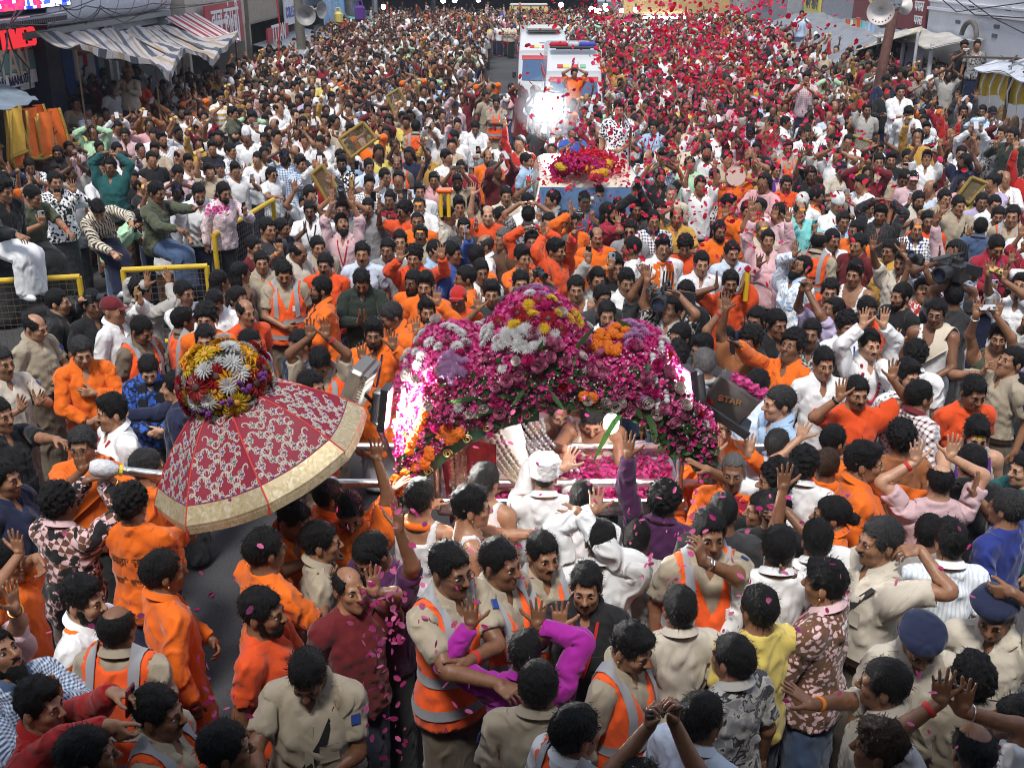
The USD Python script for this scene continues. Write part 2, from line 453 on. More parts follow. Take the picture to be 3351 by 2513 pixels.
def cap_sd(P):
 p = P - HC
 d = ell(p, (0, .014, .042), (.084, .104, .092)); d = np.maximum(d, .034 - p[:, 2])
 brim = np.maximum(ell(p, (0, -.085, .040 - 0 * p[:, 1][0]), (.075, .085, .5)), np.abs(p[:, 2] - .040 + (p[:, 1] + .07) * -.12) - .004)
 return np.minimum(d, np.maximum(brim, p[:, 1] + .03))
def beret_sd(P):
 p = P - HC
 d = ell(p, (-.012, .012, .088), (.112, .120, .050)); d = smin(d, np.maximum(ell(p, (0, .012, .05), (.084, .104, .06)), np.abs(p[:, 2] - .05) - .028), .03)
 return d + (noise(p * 18, 2) - .5) * .010
def turban_sd(P):
 p = P - HC
 d = ell(p, (0, .012, .075), (.110, .125, .075)) + .008 * np.sin(p[:, 2] * 150 + p[:, 0] * 60) + (noise(p * 25, 4) - .5) * .01
 return np.maximum(d, .030 - p[:, 2] - .3 * np.minimum(p[:, 1], 0))
def topi_sd(P):
 p = P - HC
 return np.maximum(ell(p * [1, 1, .45], (0, .01, .035), (.078, .102, .062)), .035 - p[:, 2])
def furcap_sd(P):
 p = P - HC; r = np.sqrt((p[:, 0] / .098) ** 2 + ((p[:, 1] - .015) / .115) ** 2)
 d = smax((r - 1) * .098, np.abs(p[:, 2] - .088) - .062, .02)
 return d + (noise(p * 70, 6) - .5) * .014

# ---- templates per level of detail
LOD = {0: dict(body=.018, head=.0088, hand=.0068, cloth=.022, hair=.0115, leg=.030), 1: dict(body=.026, head=.0135, hand=.0095, cloth=.031, hair=.0165, leg=.05), 2: dict(body=.038, head=.021, hand=.017, cloth=.046, hair=.026, leg=.07)}
HB = ((-.10, -.135, 1.42), (.10, .13, 1.73)); HRB = ((-.135, -.16, 1.22), (.135, .19, 1.80)); TB = ((-.62, -.25, .40), (.62, .27, 1.56))
TPL = {}
def weights(v):
 """Rest-pose weights of the vertices: for each arm (shoulder share, distance along the arm), head, hip and knee."""
 w = {}
 dT = np.minimum(torso(v), traps(v))
 for s in (-1, 1):
  a = along(v, s); u = uu(s)
  dA = np.linalg.norm(v - sh(s) - np.clip(a, 0, .75)[:, None] * u, axis=1) - .05
  t = np.clip(.5 + (dT - dA) / .10, 0, 1); t = t * t * (3 - 2 * t)
  t = np.where(a > .2, np.where(dA < .09, 1.0, t), t) * (v[:, 0] * s > 0.02)
  t = np.where((v[:, 2] > 1.47) & (np.abs(v[:, 0]) < .13), 0, t)
  t = np.where((a > .1) & (np.linalg.norm(v - sh(s) - a[:, None] * u, axis=1) > .16), 0, t)
  w[s] = (t, a)
 st = lambda x, lo, hi: (lambda k: k * k * (3 - 2 * k))(np.clip((x - lo) / (hi - lo), 0, 1))
 w['head'] = st(v[:, 2], 1.44, 1.53) * (np.abs(v[:, 0]) < .135)
 arm = np.maximum(w[-1][0], w[1][0])
 w['spine'] = np.maximum(st(v[:, 2], .86, 1.22), arm)
 w['hip'] = (1 - st(v[:, 2], .84, 1.0)) * (1 - arm)
 w['knee'] = (1 - st(v[:, 2], .42, .56)) * (1 - arm)
 return w
def tpl(kind, lod):
 key = (kind, lod)
 if key in TPL:
  return TPL[key]
 L = LOD[lod]; k = kind.split(':')
 if k[0] == 'body':
  v, f = nets(body_sd, (-.62, -.14, 1.0), (.62, .16, 1.56), L['body'])
  far = f[(np.abs(v[f][:, :, 0]).max(1) < .215) & (v[f][:, :, 2].max(1) < 1.16)]
  v, f = clean(v, f)
 elif k[0] == 'skin':           # body, head and hands of one kind each: 'skin:right:left:fine head or not'
  b = tpl('body', lod); h = tpl('head', lod if k[3] == '1' else min(lod + 1, 2))
  parts = [b, h]
  for s, n in ((-1, k[1]), (1, k[2])):
   hl = 2 if n == 'none' else (lod if n != 'relax' else min(lod + 1, 2))
   hv, hf = tpl('hand:' + (n if n != 'none' else 'relax'), hl)[:2]
   R = np.stack([uu(-1), [0, -1, 0], [-A45, 0, A45]], 1)
   q = hv @ R.T + sh(-1) + uu(-1) * (L1 + L2)
   if s == 1:
    q = q * [-1, 1, 1]; hf = hf[:, ::-1]
   parts.append((q, hf))
  v, f = cat([(p[0], p[1]) for p in parts])
  inn = np.clip((1.425 - v[:, 2]) / .05, 0, 1) * (np.abs(v[:, 0]) < .17) * .007; v = v - unit_rows(v * [1, 1, 0]) * inn[:, None]
  m = np.zeros((len(v), 3)); hp = v - HC; n0 = len(b[0])
  face = (np.arange(len(v)) >= n0) & (np.abs(hp[:, 0]) < .1) & (hp[:, 2] > -.2)
  lip = np.exp(-((hp[:, 0] / .020) ** 2) ** 2 - ((hp[:, 2] + .061) / .0105) ** 4) * (hp[:, 1] < -.07)
  stub = np.clip(1.3 - np.abs(ell(hp, (0, -.02, -.085), (.072, .075, .062))) / .012, 0, 1) * (hp[:, 2] < -.03) * (hp[:, 1] < .03) * (1 - lip)
  m[:, 0] = lip * face; m[:, 1] = stub * face; m[:, 2] = np.clip(1 - np.abs(hp[:, 2] - .0) / .1, 0, 1) * face
  TPL[key] = (v, f, weights(v), m); return TPL[key]
 elif k[0] == 'head':
  v, f = nets(head_sd, *HB, L['head'])
 elif k[0] == 'hand':
  v, f = nets(hand_sd(k[1]), (-.05, -.06, -.10), (.20, .11, .03), L['hand']); TPL[key] = (v, f); return TPL[key]
 elif k[0] == 'cloth':
  fn, h = {'short': (shirt_sd(.215, .80, vneck=1.36), 'cloth'), 'tuck': (shirt_sd(.205, .93, .85, vneck=1.37), 'cloth'), 'tee': (shirt_sd(.20, .82, round_neck=True), 'cloth'),
                 'long': (shirt_sd(.515, .80, vneck=1.36), 'cloth'), 'rolled': (shirt_sd(.36, .80, vneck=1.36), 'cloth'), 'kurta': (shirt_sd(.505, .46, 1.1, vneck=1.33, flare=.04), 'cloth'),
                 'tank': (tank_sd, 'cloth'), 'vest': (vest_sd, 'cloth'), 'trousers': (trouser_sd, 'leg'), 'shoes': (shoe_sd, 'leg')}[k[1]]
  bb = ((-.3, -.25, -.02), (.3, .25, 1.04)) if k[1] in ('trousers', 'shoes') else TB
  v, f = nets(fn, *bb, L[h] * (.8 if k[1] == 'shoes' else 1))
 elif k[0] == 'hair':
  v, f = nets(hair_sd(k[1], int(k[2])), *HRB, L['hair'] * (.8 if k[1] == 'curly' else 1), proj=1)
  n_ = {0: 620, 1: 170, 2: 0}[lod] if k[1] != 'shaved' else 0
  if n_:                     # loose locks standing a little off the mass of hair
   r = np.random.RandomState(5); nn = vnormals(v, f); i = r.choice(len(v), n_); o = v[i] + r.normal(0, .003, (n_, 3)); g = nn[i]
   sw = np.cross(o - HC - [.012, .03, .06], g) * .4 + np.stack([0 * g[:, 0], .5 * np.sign(o[:, 1] + .04), -.7 + 0 * g[:, 0]], 1)
   t = sw - g * (sw * g).sum(1, keepdims=True) + r.normal(0, .45, (n_, 3)); t = unit_rows(t); L_ = r.uniform(.012, .030, (n_, 1)) * (1.4 if k[1] in ('long', 'mane') else 1); b_ = np.cross(t, g); wd = r.uniform(.0012, .0026, (n_, 1)) * (1 if lod == 0 else 1.7)
   V = np.stack([o - b_ * wd, o + b_ * wd, o + t * L_ * .55 + g * L_ * .26 - b_ * wd * .8, o + t * L_ * .55 + g * L_ * .26 + b_ * wd * .8, o + t * L_ + g * L_ * .18], 1).reshape(-1, 3)
   F = (np.array([[0, 1, 3], [0, 3, 2], [2, 3, 4]])[None] + (np.arange(n_) * 5)[:, None, None]).reshape(-1, 3); f = np.vstack([f, F + len(v)]); v = np.vstack([v, V])
 else:
  fn, h = {'beard': (beard_sd, .009), 'mous': (mous_sd, .006), 'cap': (cap_sd, .009), 'beret': (beret_sd, .012), 'turban': (turban_sd, .012), 'topi': (topi_sd, .013), 'furcap': (furcap_sd, .012)}[k[0]]
  v, f = nets(fn, (-.15, -.19, 1.42), (.15, .17, 1.80), h * (1, 1.4, 2.2)[lod] if k[0] != 'mous' else .006 * (1, 1.2, 1.6)[lod], proj=1)
 TPL[key] = (v, f, weights(v)); return TPL[key]
def clean(v, f):
 on = np.zeros(len(v), bool); on[f] = True; i = np.cumsum(on) - 1
 return v[on], i[f]

# ---- posing
def aa(R):
 c = np.clip((np.trace(R) - 1) / 2, -1, 1); ang = math.acos(c)
 if ang < 1e-5:
  return np.array([1., 0, 0]), 0.0
 if ang > math.pi - 1e-3:
  M = (R + np.eye(3)) / 2; k = int(np.argmax(np.diag(M))); ax = M[:, k] / math.sqrt(max(M[k, k], 1e-9)); return ax / np.linalg.norm(ax), ang
 ax = np.array([R[2, 1] - R[1, 2], R[0, 2] - R[2, 0], R[1, 0] - R[0, 1]]) / (2 * math.sin(ang))
 return ax, ang
def turn(v, c, axis, ang, t):
 """Each vertex turned about the point c by its own share t of the angle."""
 if abs(ang) < 1e-6:
  return v
 on = t > 0
 if not on.any():
  return v
 p = v[on] - c; th = (ang * t[on])[:, None]; k = axis[None]
 q = p * np.cos(th) + np.cross(k, p) * np.sin(th) + k * (p @ axis)[:, None] * (1 - np.cos(th))
 out = v.copy(); out[on] = q + c
 return out
def unit(x):
 x = np.asarray(x, float); return x / max(np.linalg.norm(x), 1e-9)
def sstep(x, lo, hi):
 k = np.clip((x - lo) / (hi - lo), 0, 1); return k * k * (3 - 2 * k)
class Arm:
 def __init__(self, s, W, palm, fing, pole):
  S, u = sh(s), uu(s); fwd = np.array([0, -1., 0]); W = np.asarray(W, float); self.s = s
  d = np.linalg.norm(W - S); dr = unit(W - S); d = min(max(d, .10), .522)
  ca = np.clip((L1 * L1 + d * d - L2 * L2) / (2 * L1 * d), -1, 1); e = np.asarray(pole, float); e = unit(e - dr * e.dot(dr))
  U = dr * ca + e * math.sqrt(1 - ca * ca); E = S + U * L1; W = S + dr * d; Fv = unit(W - E)
  beta = math.acos(np.clip(U.dot(Fv), -1, 1)); B = Fv - U * Fv.dot(U)
  B = unit(B) if np.linalg.norm(B) > 1e-3 else unit(-e + U * e.dot(U))
  n = np.cross(u, fwd); Re = rotm(n, beta)
  Rs = np.stack([U, B, np.cross(U, B)], 1) @ np.stack([u, fwd, n], 1).T
  self.sh = aa(Rs); self.el = (n, beta); Rt = Rs @ Re
  p0 = np.array([-s * A45, 0, -A45])             # palm normal at rest
  D = unit(Rt.T @ unit(fing)); P = Rt.T @ unit(palm)
  ang = math.acos(np.clip(u.dot(D), -1, 1)); ang = min(ang, 1.25); ax = np.cross(u, D); ax = unit(ax) if np.linalg.norm(ax) > 1e-4 else fwd
  Rw = rotm(ax, ang); Pw = Rw.T @ P
  Pp = Pw - u * Pw.dot(u); phi = math.atan2(np.dot(np.cross(p0, Pp), u), np.dot(p0, Pp)) if np.linalg.norm(Pp) > .05 else 0.0
  self.phi, self.wr = phi, (ax, ang); self.R = Rt @ Rw @ rotm(u, phi); self.W = W; self.E = E
  self.u, self.p0 = self.R @ u, self.R @ p0
 def apply(self, v, w):
  t, a = w[self.s]; s = self.s
  v = turn(v, sh(s), uu(s), self.phi, t * sstep(a, .24, .54))
  v = turn(v, sh(s) + uu(s) * (L1 + L2), *self.wr, t * sstep(a, .505, .56))
  v = turn(v, sh(s) + uu(s) * L1, *self.el, t * sstep(a, .21, .35))
  return turn(v, sh(s), *self.sh, t)
def preset(c, s):
 """Wrist place, palm, finger and elbow directions of a named arm pose (s = -1 right, 1 left), and the hand's shape."""
 f, up, dn = np.array([0, -1., 0]), np.array([0, 0, 1.]), np.array([0, 0, -1.]); x = np.array([float(s), 0, 0])
 T = {'d': ((s * .27, .0, .885), -x, dn, x * .3 - f, 'relax'), 'n': ((s * .036, -.25, 1.20), -x, up + f * .5, x + dn * .7, 'flat'), 'N': ((s * .034, -.22, 1.40), -x, up + f * .25, x + dn * .8, 'flat'),
         'c': ((s * .075, -.29, 1.27), -x, up + f * .9, x + dn, 'open'), 'C': ((s * .07, -.14, 1.74), -x, up, x + dn * .2, 'open'), 'u': ((s * .24, -.16, 1.80), f, up, x + dn * .3, 'open'),
         'U': ((s * .20, -.10, 1.90), f, up, x, 'open'), 'p': ((s * .075, -.33, 1.44), -x * .7 - f * .7, up + f * .2, x + dn * .8, 'grip'), 'P': ((s * .085, -.24, 1.80), -x * .8 - f * .5, up, x * .8 + dn * .1, 'grip'),
         'q': ((s * .10, -.36, 1.42), -x * .4 - f, up, x + dn, 'grip'), 'Q': ((s * .16, -.20, 1.87), -x * .3 - f, up, x, 'grip'), 'f': ((s * .05, -.22, 1.03), -x * .2 - f, -x + dn * .3, x + dn * .2 - f * .3, 'relax'),
         'x': ((-s * .10, -.20 - .03 * s, 1.17), -f, -x + up * .15, x + dn * .6, 'relax'), 'h': ((s * .33, -.20, 1.58), f, up, x + dn * .7, 'open'), 'H': ((s * .12, -.28, 1.52), f - x * .2, up, x + dn, 'open'),
         'r': ((s * .17, -.47, 1.30), dn - x * .3, f, x + dn, 'relax'), 'R': ((s * .16, -.42, 1.60), dn + f * .4, f + up * .5, x + dn * .5, 'open'), 'b': ((s * .22, -.34, 1.12), up - x * .4, f, x + dn, 'relax'),
         's': ((s * .58, -.18, 1.42), f, x + up * .3, dn, 'open'), 't': ((s * .02, -.17, 1.27), -f, -x + up * .3, x + dn * .7, 'relax'), 'w': ((s * .10, -.30, 1.15), -f * .6 + up * .5, up * .4 + f - x * .4, x + dn, 'grip'),
         'o': ((s * .10, .02, 1.80), dn, -x + up * .2, x + up * .1, 'relax'), 'y': ((s * .14, -.10, 1.50), -x * .5 - f * .5, up - x * .3, x + dn * .6, 'relax')}
 return T[c]
def shares(name):
 return name
class Pose:
 def __init__(self, rh='d', lh='d', yaw=0.0, h=1.70, head=(0, 0, 0), lean=0.0, roll=0.0, fat=1.0, hip=0.0, knee=0.0, seed=0, targets=None):
  self.scale, self.yaw, self.fat, self.lean, self.roll, self.hip, self.knee, self.seed = h / 1.71, yaw, fat, lean, roll, hip, knee, seed
  self.head = [math.radians(a) for a in head]; self.arms, self.hands = {}, {}
  q = np.random.RandomState(seed + 77); self.face = .075 + q.normal(0, 1, 3).clip(-2, 2) * [.035, .030, .030]; self.fat = fat * q.uniform(.95, 1.10)
  for s, c in ((-1, rh), (1, lh)):
   W, palm, fing, pole, hk = preset(c, s); W = np.array(W)
   if targets and targets.get(s) is not None:
    W = targets[s]
   j = np.random.RandomState(seed * 7 + s + 3).uniform(-.02, .02, 3) if c not in 'nN' else 0
   self.arms[s] = Arm(s, W + j, palm, fing, pole); self.hands[s] = hk
 def torso_turn(self, v, w):
  c = np.array([0, 0, .93])
  v = turn(v, c, np.array([1., 0, 0]), math.radians(self.lean), w['spine'])
  return turn(v, c, np.array([0, 1., 0]), math.radians(self.roll), w['spine'])
 def __call__(self, v, w, cloth=0.0):
  v0 = v = v + (v - [0, .02, 1.475]) * (self.face * w['head'][:, None])
  if cloth:
   r = np.random.RandomState(self.seed); d = np.zeros(len(v))
   for k in range(7):
    kv = r.normal(0, 1, 3) * [1, 1, .75]; kv *= r.uniform(16, 52) / np.linalg.norm(kv)
    d += np.abs(np.sin(v @ kv + r.uniform(0, 6) + 1.5 * np.sin(v[:, [2, 0, 1]] @ kv * .33))) * 2 - 1.27
   d = np.maximum(d, -.4)
   v = v + unit_rows(v - [0, .01, 0] - np.stack([0 * v[:, 0], 0 * v[:, 0], v[:, 2]], 1)) * (d * cloth * .13)[:, None]
  if self.fat != 1.0:
   g = 1 + (self.fat - 1) * np.interp(v0[:, 2], [.7, 1.0, 1.25, 1.45, 1.5], [.6, 1, .8, .3, .0]) * (1 - np.maximum(w[-1][0], w[1][0]))
   v = v * np.stack([g, np.where(v[:, 1] < 0, 2 * g - 1, g), np.ones(len(v))], 1)
  hy, hp, hr = self.head; c = np.array([0, .02, 1.475]); t = w['head']
  v = turn(v, c, np.array([0, 1., 0]), hr, t); v = turn(v, c, np.array([1., 0, 0]), hp, t); v = turn(v, c, np.array([0, 0, 1.]), hy, t)
  for s in (-1, 1):
   v = self.arms[s].apply(v, w)
  if self.hip:
   legs = w['hip'] > 0
   v = turn(v, np.array([0, 0, .49]), np.array([1., 0, 0]), math.radians(self.knee), w['knee'])
   v = turn(v, np.array([0, .02, .93]), np.array([1., 0, 0]), -math.radians(self.hip), w['hip'])
  return self.torso_turn(v, w) * self.scale
 def point(self, p, spine=1.0):
  v = np.asarray(p, float)[None]
  return (self.torso_turn(v, {'spine': np.array([spine])}) * self.scale)[0]
 def grip(self, s):
  """A hand's place and directions (fingers, palm) in the person's frame."""
  A = self.arms[s]; o = self.point(A.W + A.u * .085 + A.p0 * .028)
  a = self.point(A.W) ; return o, unit(self.point(A.W + A.u) - a), unit(self.point(A.W + A.p0) - a)
def unit_rows(x):
 return x / np.maximum(np.linalg.norm(x, axis=1, keepdims=True), 1e-9)

# ------------------------------------------------------------------ lettering
DEVA = {"dawakhana":[[[78,32,78,38,274,38,274,32,268,32,268,-1,261,0,261,32,253,32,253,-1,246,-1,246,16,237,16,237,12,235,10,231,10,225,17,226,22,229,23,246,23,246,32,219,32,219,-1,212,0,212,32,204,32,203,-1,196,0,183,-1,172,4,163,13,160,19,161,23,164,25,171,24,171,31,169,32,154,32,154,-1,148,-1,147,32,139,32,139,-1,133,-1,132,7,118,7,112,13,112,21,115,26,124,29,132,28,132,32,103,32,102,22,92,22,88,18,88,13,91,10,96,10,97,14,100,16,103,16,107,13,108,9,106,4,109,-2,103,-4,99,3,87,5,81,12,82,23,89,28,95,28,96,32],[172,14,177,8,181,6,195,6,196,9,189,8,183,10,180,14,179,21,181,26,185,29,197,29,197,32,178,32,177,20],[186,21,188,15,195,15,197,17,197,23,188,23],[121,22,119,14,121,13,129,13,132,15,132,22]],[[0,32,0,38,64,38,64,32,58,32,58,-1,51,0,51,32,29,32,29,24,40,24,44,20,45,10,41,2,36,3,35,6,38,10,38,17,32,18,29,15,29,-1,23,-1,22,8,17,6,9,7,3,13,3,22,6,26,14,29,22,28,22,32],[10,20,12,13,19,13,22,15,22,22,12,22]]],"dr":[[[0,32,0,38,40,38,40,40,34,41,30,45,28,49,29,53,33,54,39,46,45,46,49,54,55,52,53,45,49,41,43,39,53,38,53,32,47,32,47,-1,40,0,40,32,31,32,30,22,15,22,16,18,28,18,34,12,34,6,29,0,16,-1,7,3,2,8,2,11,7,13,15,6,23,5,26,6,27,10,26,12,14,11,8,19,8,23,11,27,24,29,24,32]]],"raghuvir":[[[150,32,150,38,154,38,153,46,155,50,163,54,172,54,181,51,193,38,242,37,242,32,236,32,235,22,218,22,219,18,227,19,234,17,238,11,237,4,230,-1,228,-1,226,4,231,7,231,11,220,12,217,9,218,3,227,-4,224,-9,221,-9,211,3,211,12,213,15,211,18,211,23,216,28,229,29,229,32,203,32,203,-1,196,0,196,15,180,15,181,11,191,3,186,-2,172,12,168,19,169,23,172,25,179,24,179,31,177,32,162,32,162,-1,156,-1,155,32],[185,22,196,21,196,32,186,32],[160,44,162,38,185,39,179,45,170,48,162,47]],[[196,48,198,50,202,50,204,48,204,43,202,41,198,41,196,43]],[[0,32,0,38,81,38,81,50,87,54,94,54,100,50,104,38,136,38,136,32,131,32,130,21,123,15,135,2,131,-2,127,0,115,12,111,19,113,24,122,23,124,24,124,32,105,32,105,-1,98,0,98,32,90,32,90,-1,84,-1,83,7,69,7,63,13,63,21,66,26,75,29,83,28,83,32,57,32,57,2,63,-4,63,-11,58,-16,49,-17,39,-13,33,-7,33,-5,39,-3,47,-10,56,-10,57,-6,55,-5,47,-6,45,0,50,1,50,8,40,6,34,8,31,11,30,18,31,22,28,25,28,31,22,32,22,23,19,18,14,15,26,3,21,-2,6,12,2,19,4,24,14,23,15,32],[87,46,88,38,97,39,95,46,92,48],[71,20,70,14,72,13,80,13,83,15,83,22,72,22],[34,29,36,26,45,26,45,20,37,18,38,13,47,13,50,15,50,32,35,32]]],"watch":[[[103,32,103,38,204,38,203,48,207,53,210,54,217,54,221,52,226,44,227,38,234,38,234,32,228,32,228,-1,221,0,221,32,213,32,213,-1,206,-1,206,16,197,16,197,12,195,10,191,10,185,17,186,22,189,23,206,23,206,32,180,32,180,0,173,-1,173,9,164,7,156,11,154,15,154,32,132,32,132,24,143,24,147,20,148,10,144,2,139,3,138,6,141,10,141,17,135,18,132,15,132,-1,126,-1,125,8,120,6,112,7,106,13,106,22,109,26,117,29,125,28,125,32],[210,46,211,38,220,39,218,46,215,48],[161,17,162,14,168,14,173,17,173,32,161,32],[113,20,115,13,122,13,125,15,125,22,115,22]],[[138,48,140,50,144,50,146,48,146,43,144,41,140,41,138,43]],[[0,32,0,38,90,38,90,32,84,32,83,-1,77,-1,77,8,67,6,60,9,57,16,58,21,51,22,52,28,74,28,74,22,67,21,64,17,66,13,73,13,77,16,77,32,45,32,45,-1,38,0,38,32,30,32,30,-1,24,-1,23,7,9,7,3,13,3,21,6,26,15,29,23,28,23,32],[12,22,10,14,12,13,20,13,23,15,23,22]]],"shahi":[[[121,32,121,38,224,38,223,48,227,53,230,54,237,54,241,52,246,44,247,38,254,38,254,32,248,32,248,-1,241,0,241,32,233,32,233,23,230,18,225,15,237,3,233,-2,229,0,217,12,213,19,215,24,224,23,226,24,226,32,207,32,207,-1,200,0,200,32,192,32,192,-1,186,-1,185,7,171,7,165,13,165,21,168,26,177,29,185,28,185,32,158,32,158,-1,151,0,151,15,135,15,136,11,146,3,141,-2,127,12,123,19,124,23,127,25,134,24,134,31,132,32],[230,46,231,38,240,39,238,46,235,48],[174,22,172,14,174,13,182,13,185,15,185,22],[141,32,140,21,151,21,151,32]],[[2,14,3,18,5,19,13,18,16,19,14,22,8,23,4,28,4,34,8,38,12,39,18,38,24,33,26,38,77,38,77,50,83,54,90,54,96,50,100,38,107,38,107,32,101,32,101,-1,94,0,94,32,86,32,85,22,68,22,69,18,77,19,84,17,88,11,87,4,80,-1,78,-1,76,4,81,7,81,11,70,12,67,9,68,3,77,-4,74,-9,71,-9,61,3,61,12,63,15,61,18,61,23,66,28,79,29,79,32,53,32,53,-1,46,0,46,32,38,32,37,31,37,-1,31,-1,31,30,30,32,24,32,25,22,19,13,27,3,25,0,21,-1,12,10,5,10],[83,46,84,38,93,39,91,46,88,48],[11,32,12,28,18,28,16,32]]],"mahakal":[[[0,32,0,38,190,37,189,32,183,32,183,-1,176,0,176,20,171,17,169,11,163,13,164,18,163,20,156,19,157,11,166,4,166,1,163,-2,159,0,150,10,149,21,151,24,158,27,165,26,168,24,176,26,176,32,142,32,142,-1,135,0,135,32,113,32,113,24,124,24,128,20,129,10,125,2,120,3,119,6,122,10,122,17,116,18,113,15,113,-1,107,-1,106,8,101,6,93,7,87,13,87,22,90,26,98,29,106,28,106,32,80,32,80,-1,74,-1,73,32,65,32,64,22,47,22,48,18,56,19,63,17,67,11,66,4,59,-1,57,-1,55,4,60,7,60,11,49,12,46,9,47,3,56,-4,53,-9,50,-9,40,3,40,12,42,15,40,18,40,23,45,28,58,29,58,32,33,32,33,0,26,-1,26,13,14,13,13,8,8,8,4,11,2,17,3,19,8,20,8,31,7,32],[94,20,96,13,103,13,106,15,106,22,96,22],[15,31,14,20,26,20,26,32]]],"bag":[[[86,14,87,18,89,19,97,18,100,19,98,22,92,23,88,28,88,34,92,38,99,39,108,33,110,38,130,38,130,40,124,41,120,45,118,52,122,54,129,46,135,46,139,54,145,52,143,45,139,41,133,40,133,38,178,38,178,32,172,32,171,-1,165,-1,165,9,156,7,148,11,146,15,146,32,137,32,137,-1,130,0,130,32,122,32,121,31,121,-1,115,-1,115,30,114,32,108,32,109,22,103,13,111,3,109,0,105,-1,96,10,89,10],[153,17,154,14,160,14,165,17,165,32,153,32],[95,32,96,28,102,28,100,32]],[[0,32,0,38,21,38,20,41,10,40,8,44,11,47,10,54,14,55,21,54,25,51,30,38,70,38,71,32,65,32,64,31,64,-1,58,-1,58,30,57,32,49,32,48,31,47,10,40,11,36,18,38,22,42,23,42,31,40,32,31,32,31,-1,24,-1,24,8,13,6,6,9,3,13,3,21,5,25,15,29,24,28,24,32],[18,22,22,15,24,15,24,22],[10,19,12,13,16,13,11,20]]],"ja":[[[0,32,0,38,63,38,63,32,57,32,57,-1,50,0,50,32,41,32,41,-1,35,-1,34,21,27,21,29,17,29,8,25,4,18,3,10,7,2,22,2,25,8,26,14,12,17,10,22,10,23,15,16,22,18,27,34,28,34,32]]],"papas":[[[0,32,0,38,111,38,111,32,105,32,105,-1,98,0,98,15,82,15,83,11,93,3,89,-2,74,12,70,19,71,23,74,25,81,24,81,31,80,32,65,32,64,-1,58,-1,58,9,49,7,41,11,39,15,39,32,31,32,31,0,24,-1,24,9,15,7,7,11,5,15,5,32],[88,32,87,21,98,21,98,32],[46,17,47,14,53,14,58,17,58,32,46,32],[12,17,13,14,19,14,24,17,24,32,12,32]]]}
import shapely.geometry as sg
def deva(key, height, depth=.01):
 """A word in Devanagari as an extruded mesh in the xy plane; height = the letters' height under the head line."""
 s = height / 42.0; out = []
 for rings in DEVA[key]:
  R = [np.array(r, float).reshape(-1, 2) * s for r in rings]
  g = sg.Polygon(R[0], R[1:]).buffer(0)
  for q in getattr(g, 'geoms', [g]):
   if q.area > 0:
    out.append(trimesh.creation.extrude_polygon(q, depth, engine='earcut'))
 return cat(out)
def latin(t, height, depth=.01, bold=True):
 m = text_mesh(t, height, depth, bold); return np.asarray(m.vertices), np.asarray(m.faces)
def sign_text(vf, centre, right, up, width=None):
 """Lettering set with its centre at a point, reading along right."""
 v, f = vf; right, up = unit(right), unit(up); n = np.cross(right, up)
 c = (v.max(0) + v.min(0)) / 2; c[2] = 0; v = v - c
 if width:
  v = v * [width / (v[:, 0].max() - v[:, 0].min()), width / (v[:, 0].max() - v[:, 0].min()), 1]
 return v[:, :1] * right + v[:, 1:2] * up + v[:, 2:3] * n + np.asarray(centre, float), f
def strips(items):
 return cat(items)

# ------------------------------------------------------------------ what figures wear
COL = dict(white=(.79, .79, .79), cream=(.62, .54, .42), orange=(.78, .145, .008), saffron=(.80, .20, .01), redorange=(.70, .075, .012), red=(.42, .015, .012), maroon=(.13, .010, .014), crimson=(.30, .012, .03), khaki=(.37, .31, .225),
           darkkhaki=(.165, .128, .09), sand=(.56, .50, .41), black=(.011, .011, .012), navy=(.012, .017, .05), charcoal=(.035, .035, .038), grey=(.26, .26, .27), stone=(.40, .38, .35), skyblue=(.36, .52, .72), paleblue=(.55, .63, .74), blue=(.03, .10, .42), royal=(.02, .035, .20), denim=(.06, .10, .19),
           teal=(.010, .085, .085), turquoise=(.22, .62, .60), green=(.05, .16, .05), olive=(.075, .085, .05), darkgreen=(.018, .028, .02), mint=(.42, .66, .42), yellow=(.66, .52, .13), mustard=(.55, .31, .06), pink=(.66, .36, .38), rose=(.62, .42, .44), magenta=(.33, .012, .27), purple=(.10, .03, .22), plum=(.06, .012, .06), lilac=(.45, .38, .55), brown=(.12, .055, .028), rust=(.30, .11, .04), hivis=(.95, .115, .018), tape=(.33, .33, .35), beige=(.45, .36, .26))
def restnodes(**more):
 return {'p': ('principled_bsdf', {'roughness': .82, 'specular_ior_level': .25, 'sheen_weight': .15}), 'a': ('attribute', {'attribute': 'rest'}), 'mpz': ('mapping', {'scale': (1, 1, .55)}), 'wn': ('noise_texture', {'type': 'ridged_multifractal', 'scale': 11.0, 'detail': 2.5, 'roughness': .5, 'distortion': .7}), 'bu': ('bump', {'strength': .9, 'distance': .035}), **more}
RL = [('a.vector', 'mpz.vector'), ('mpz.vector', 'wn.vector'), ('wn.fac', 'bu.height'), ('bu.normal', 'p.normal')]
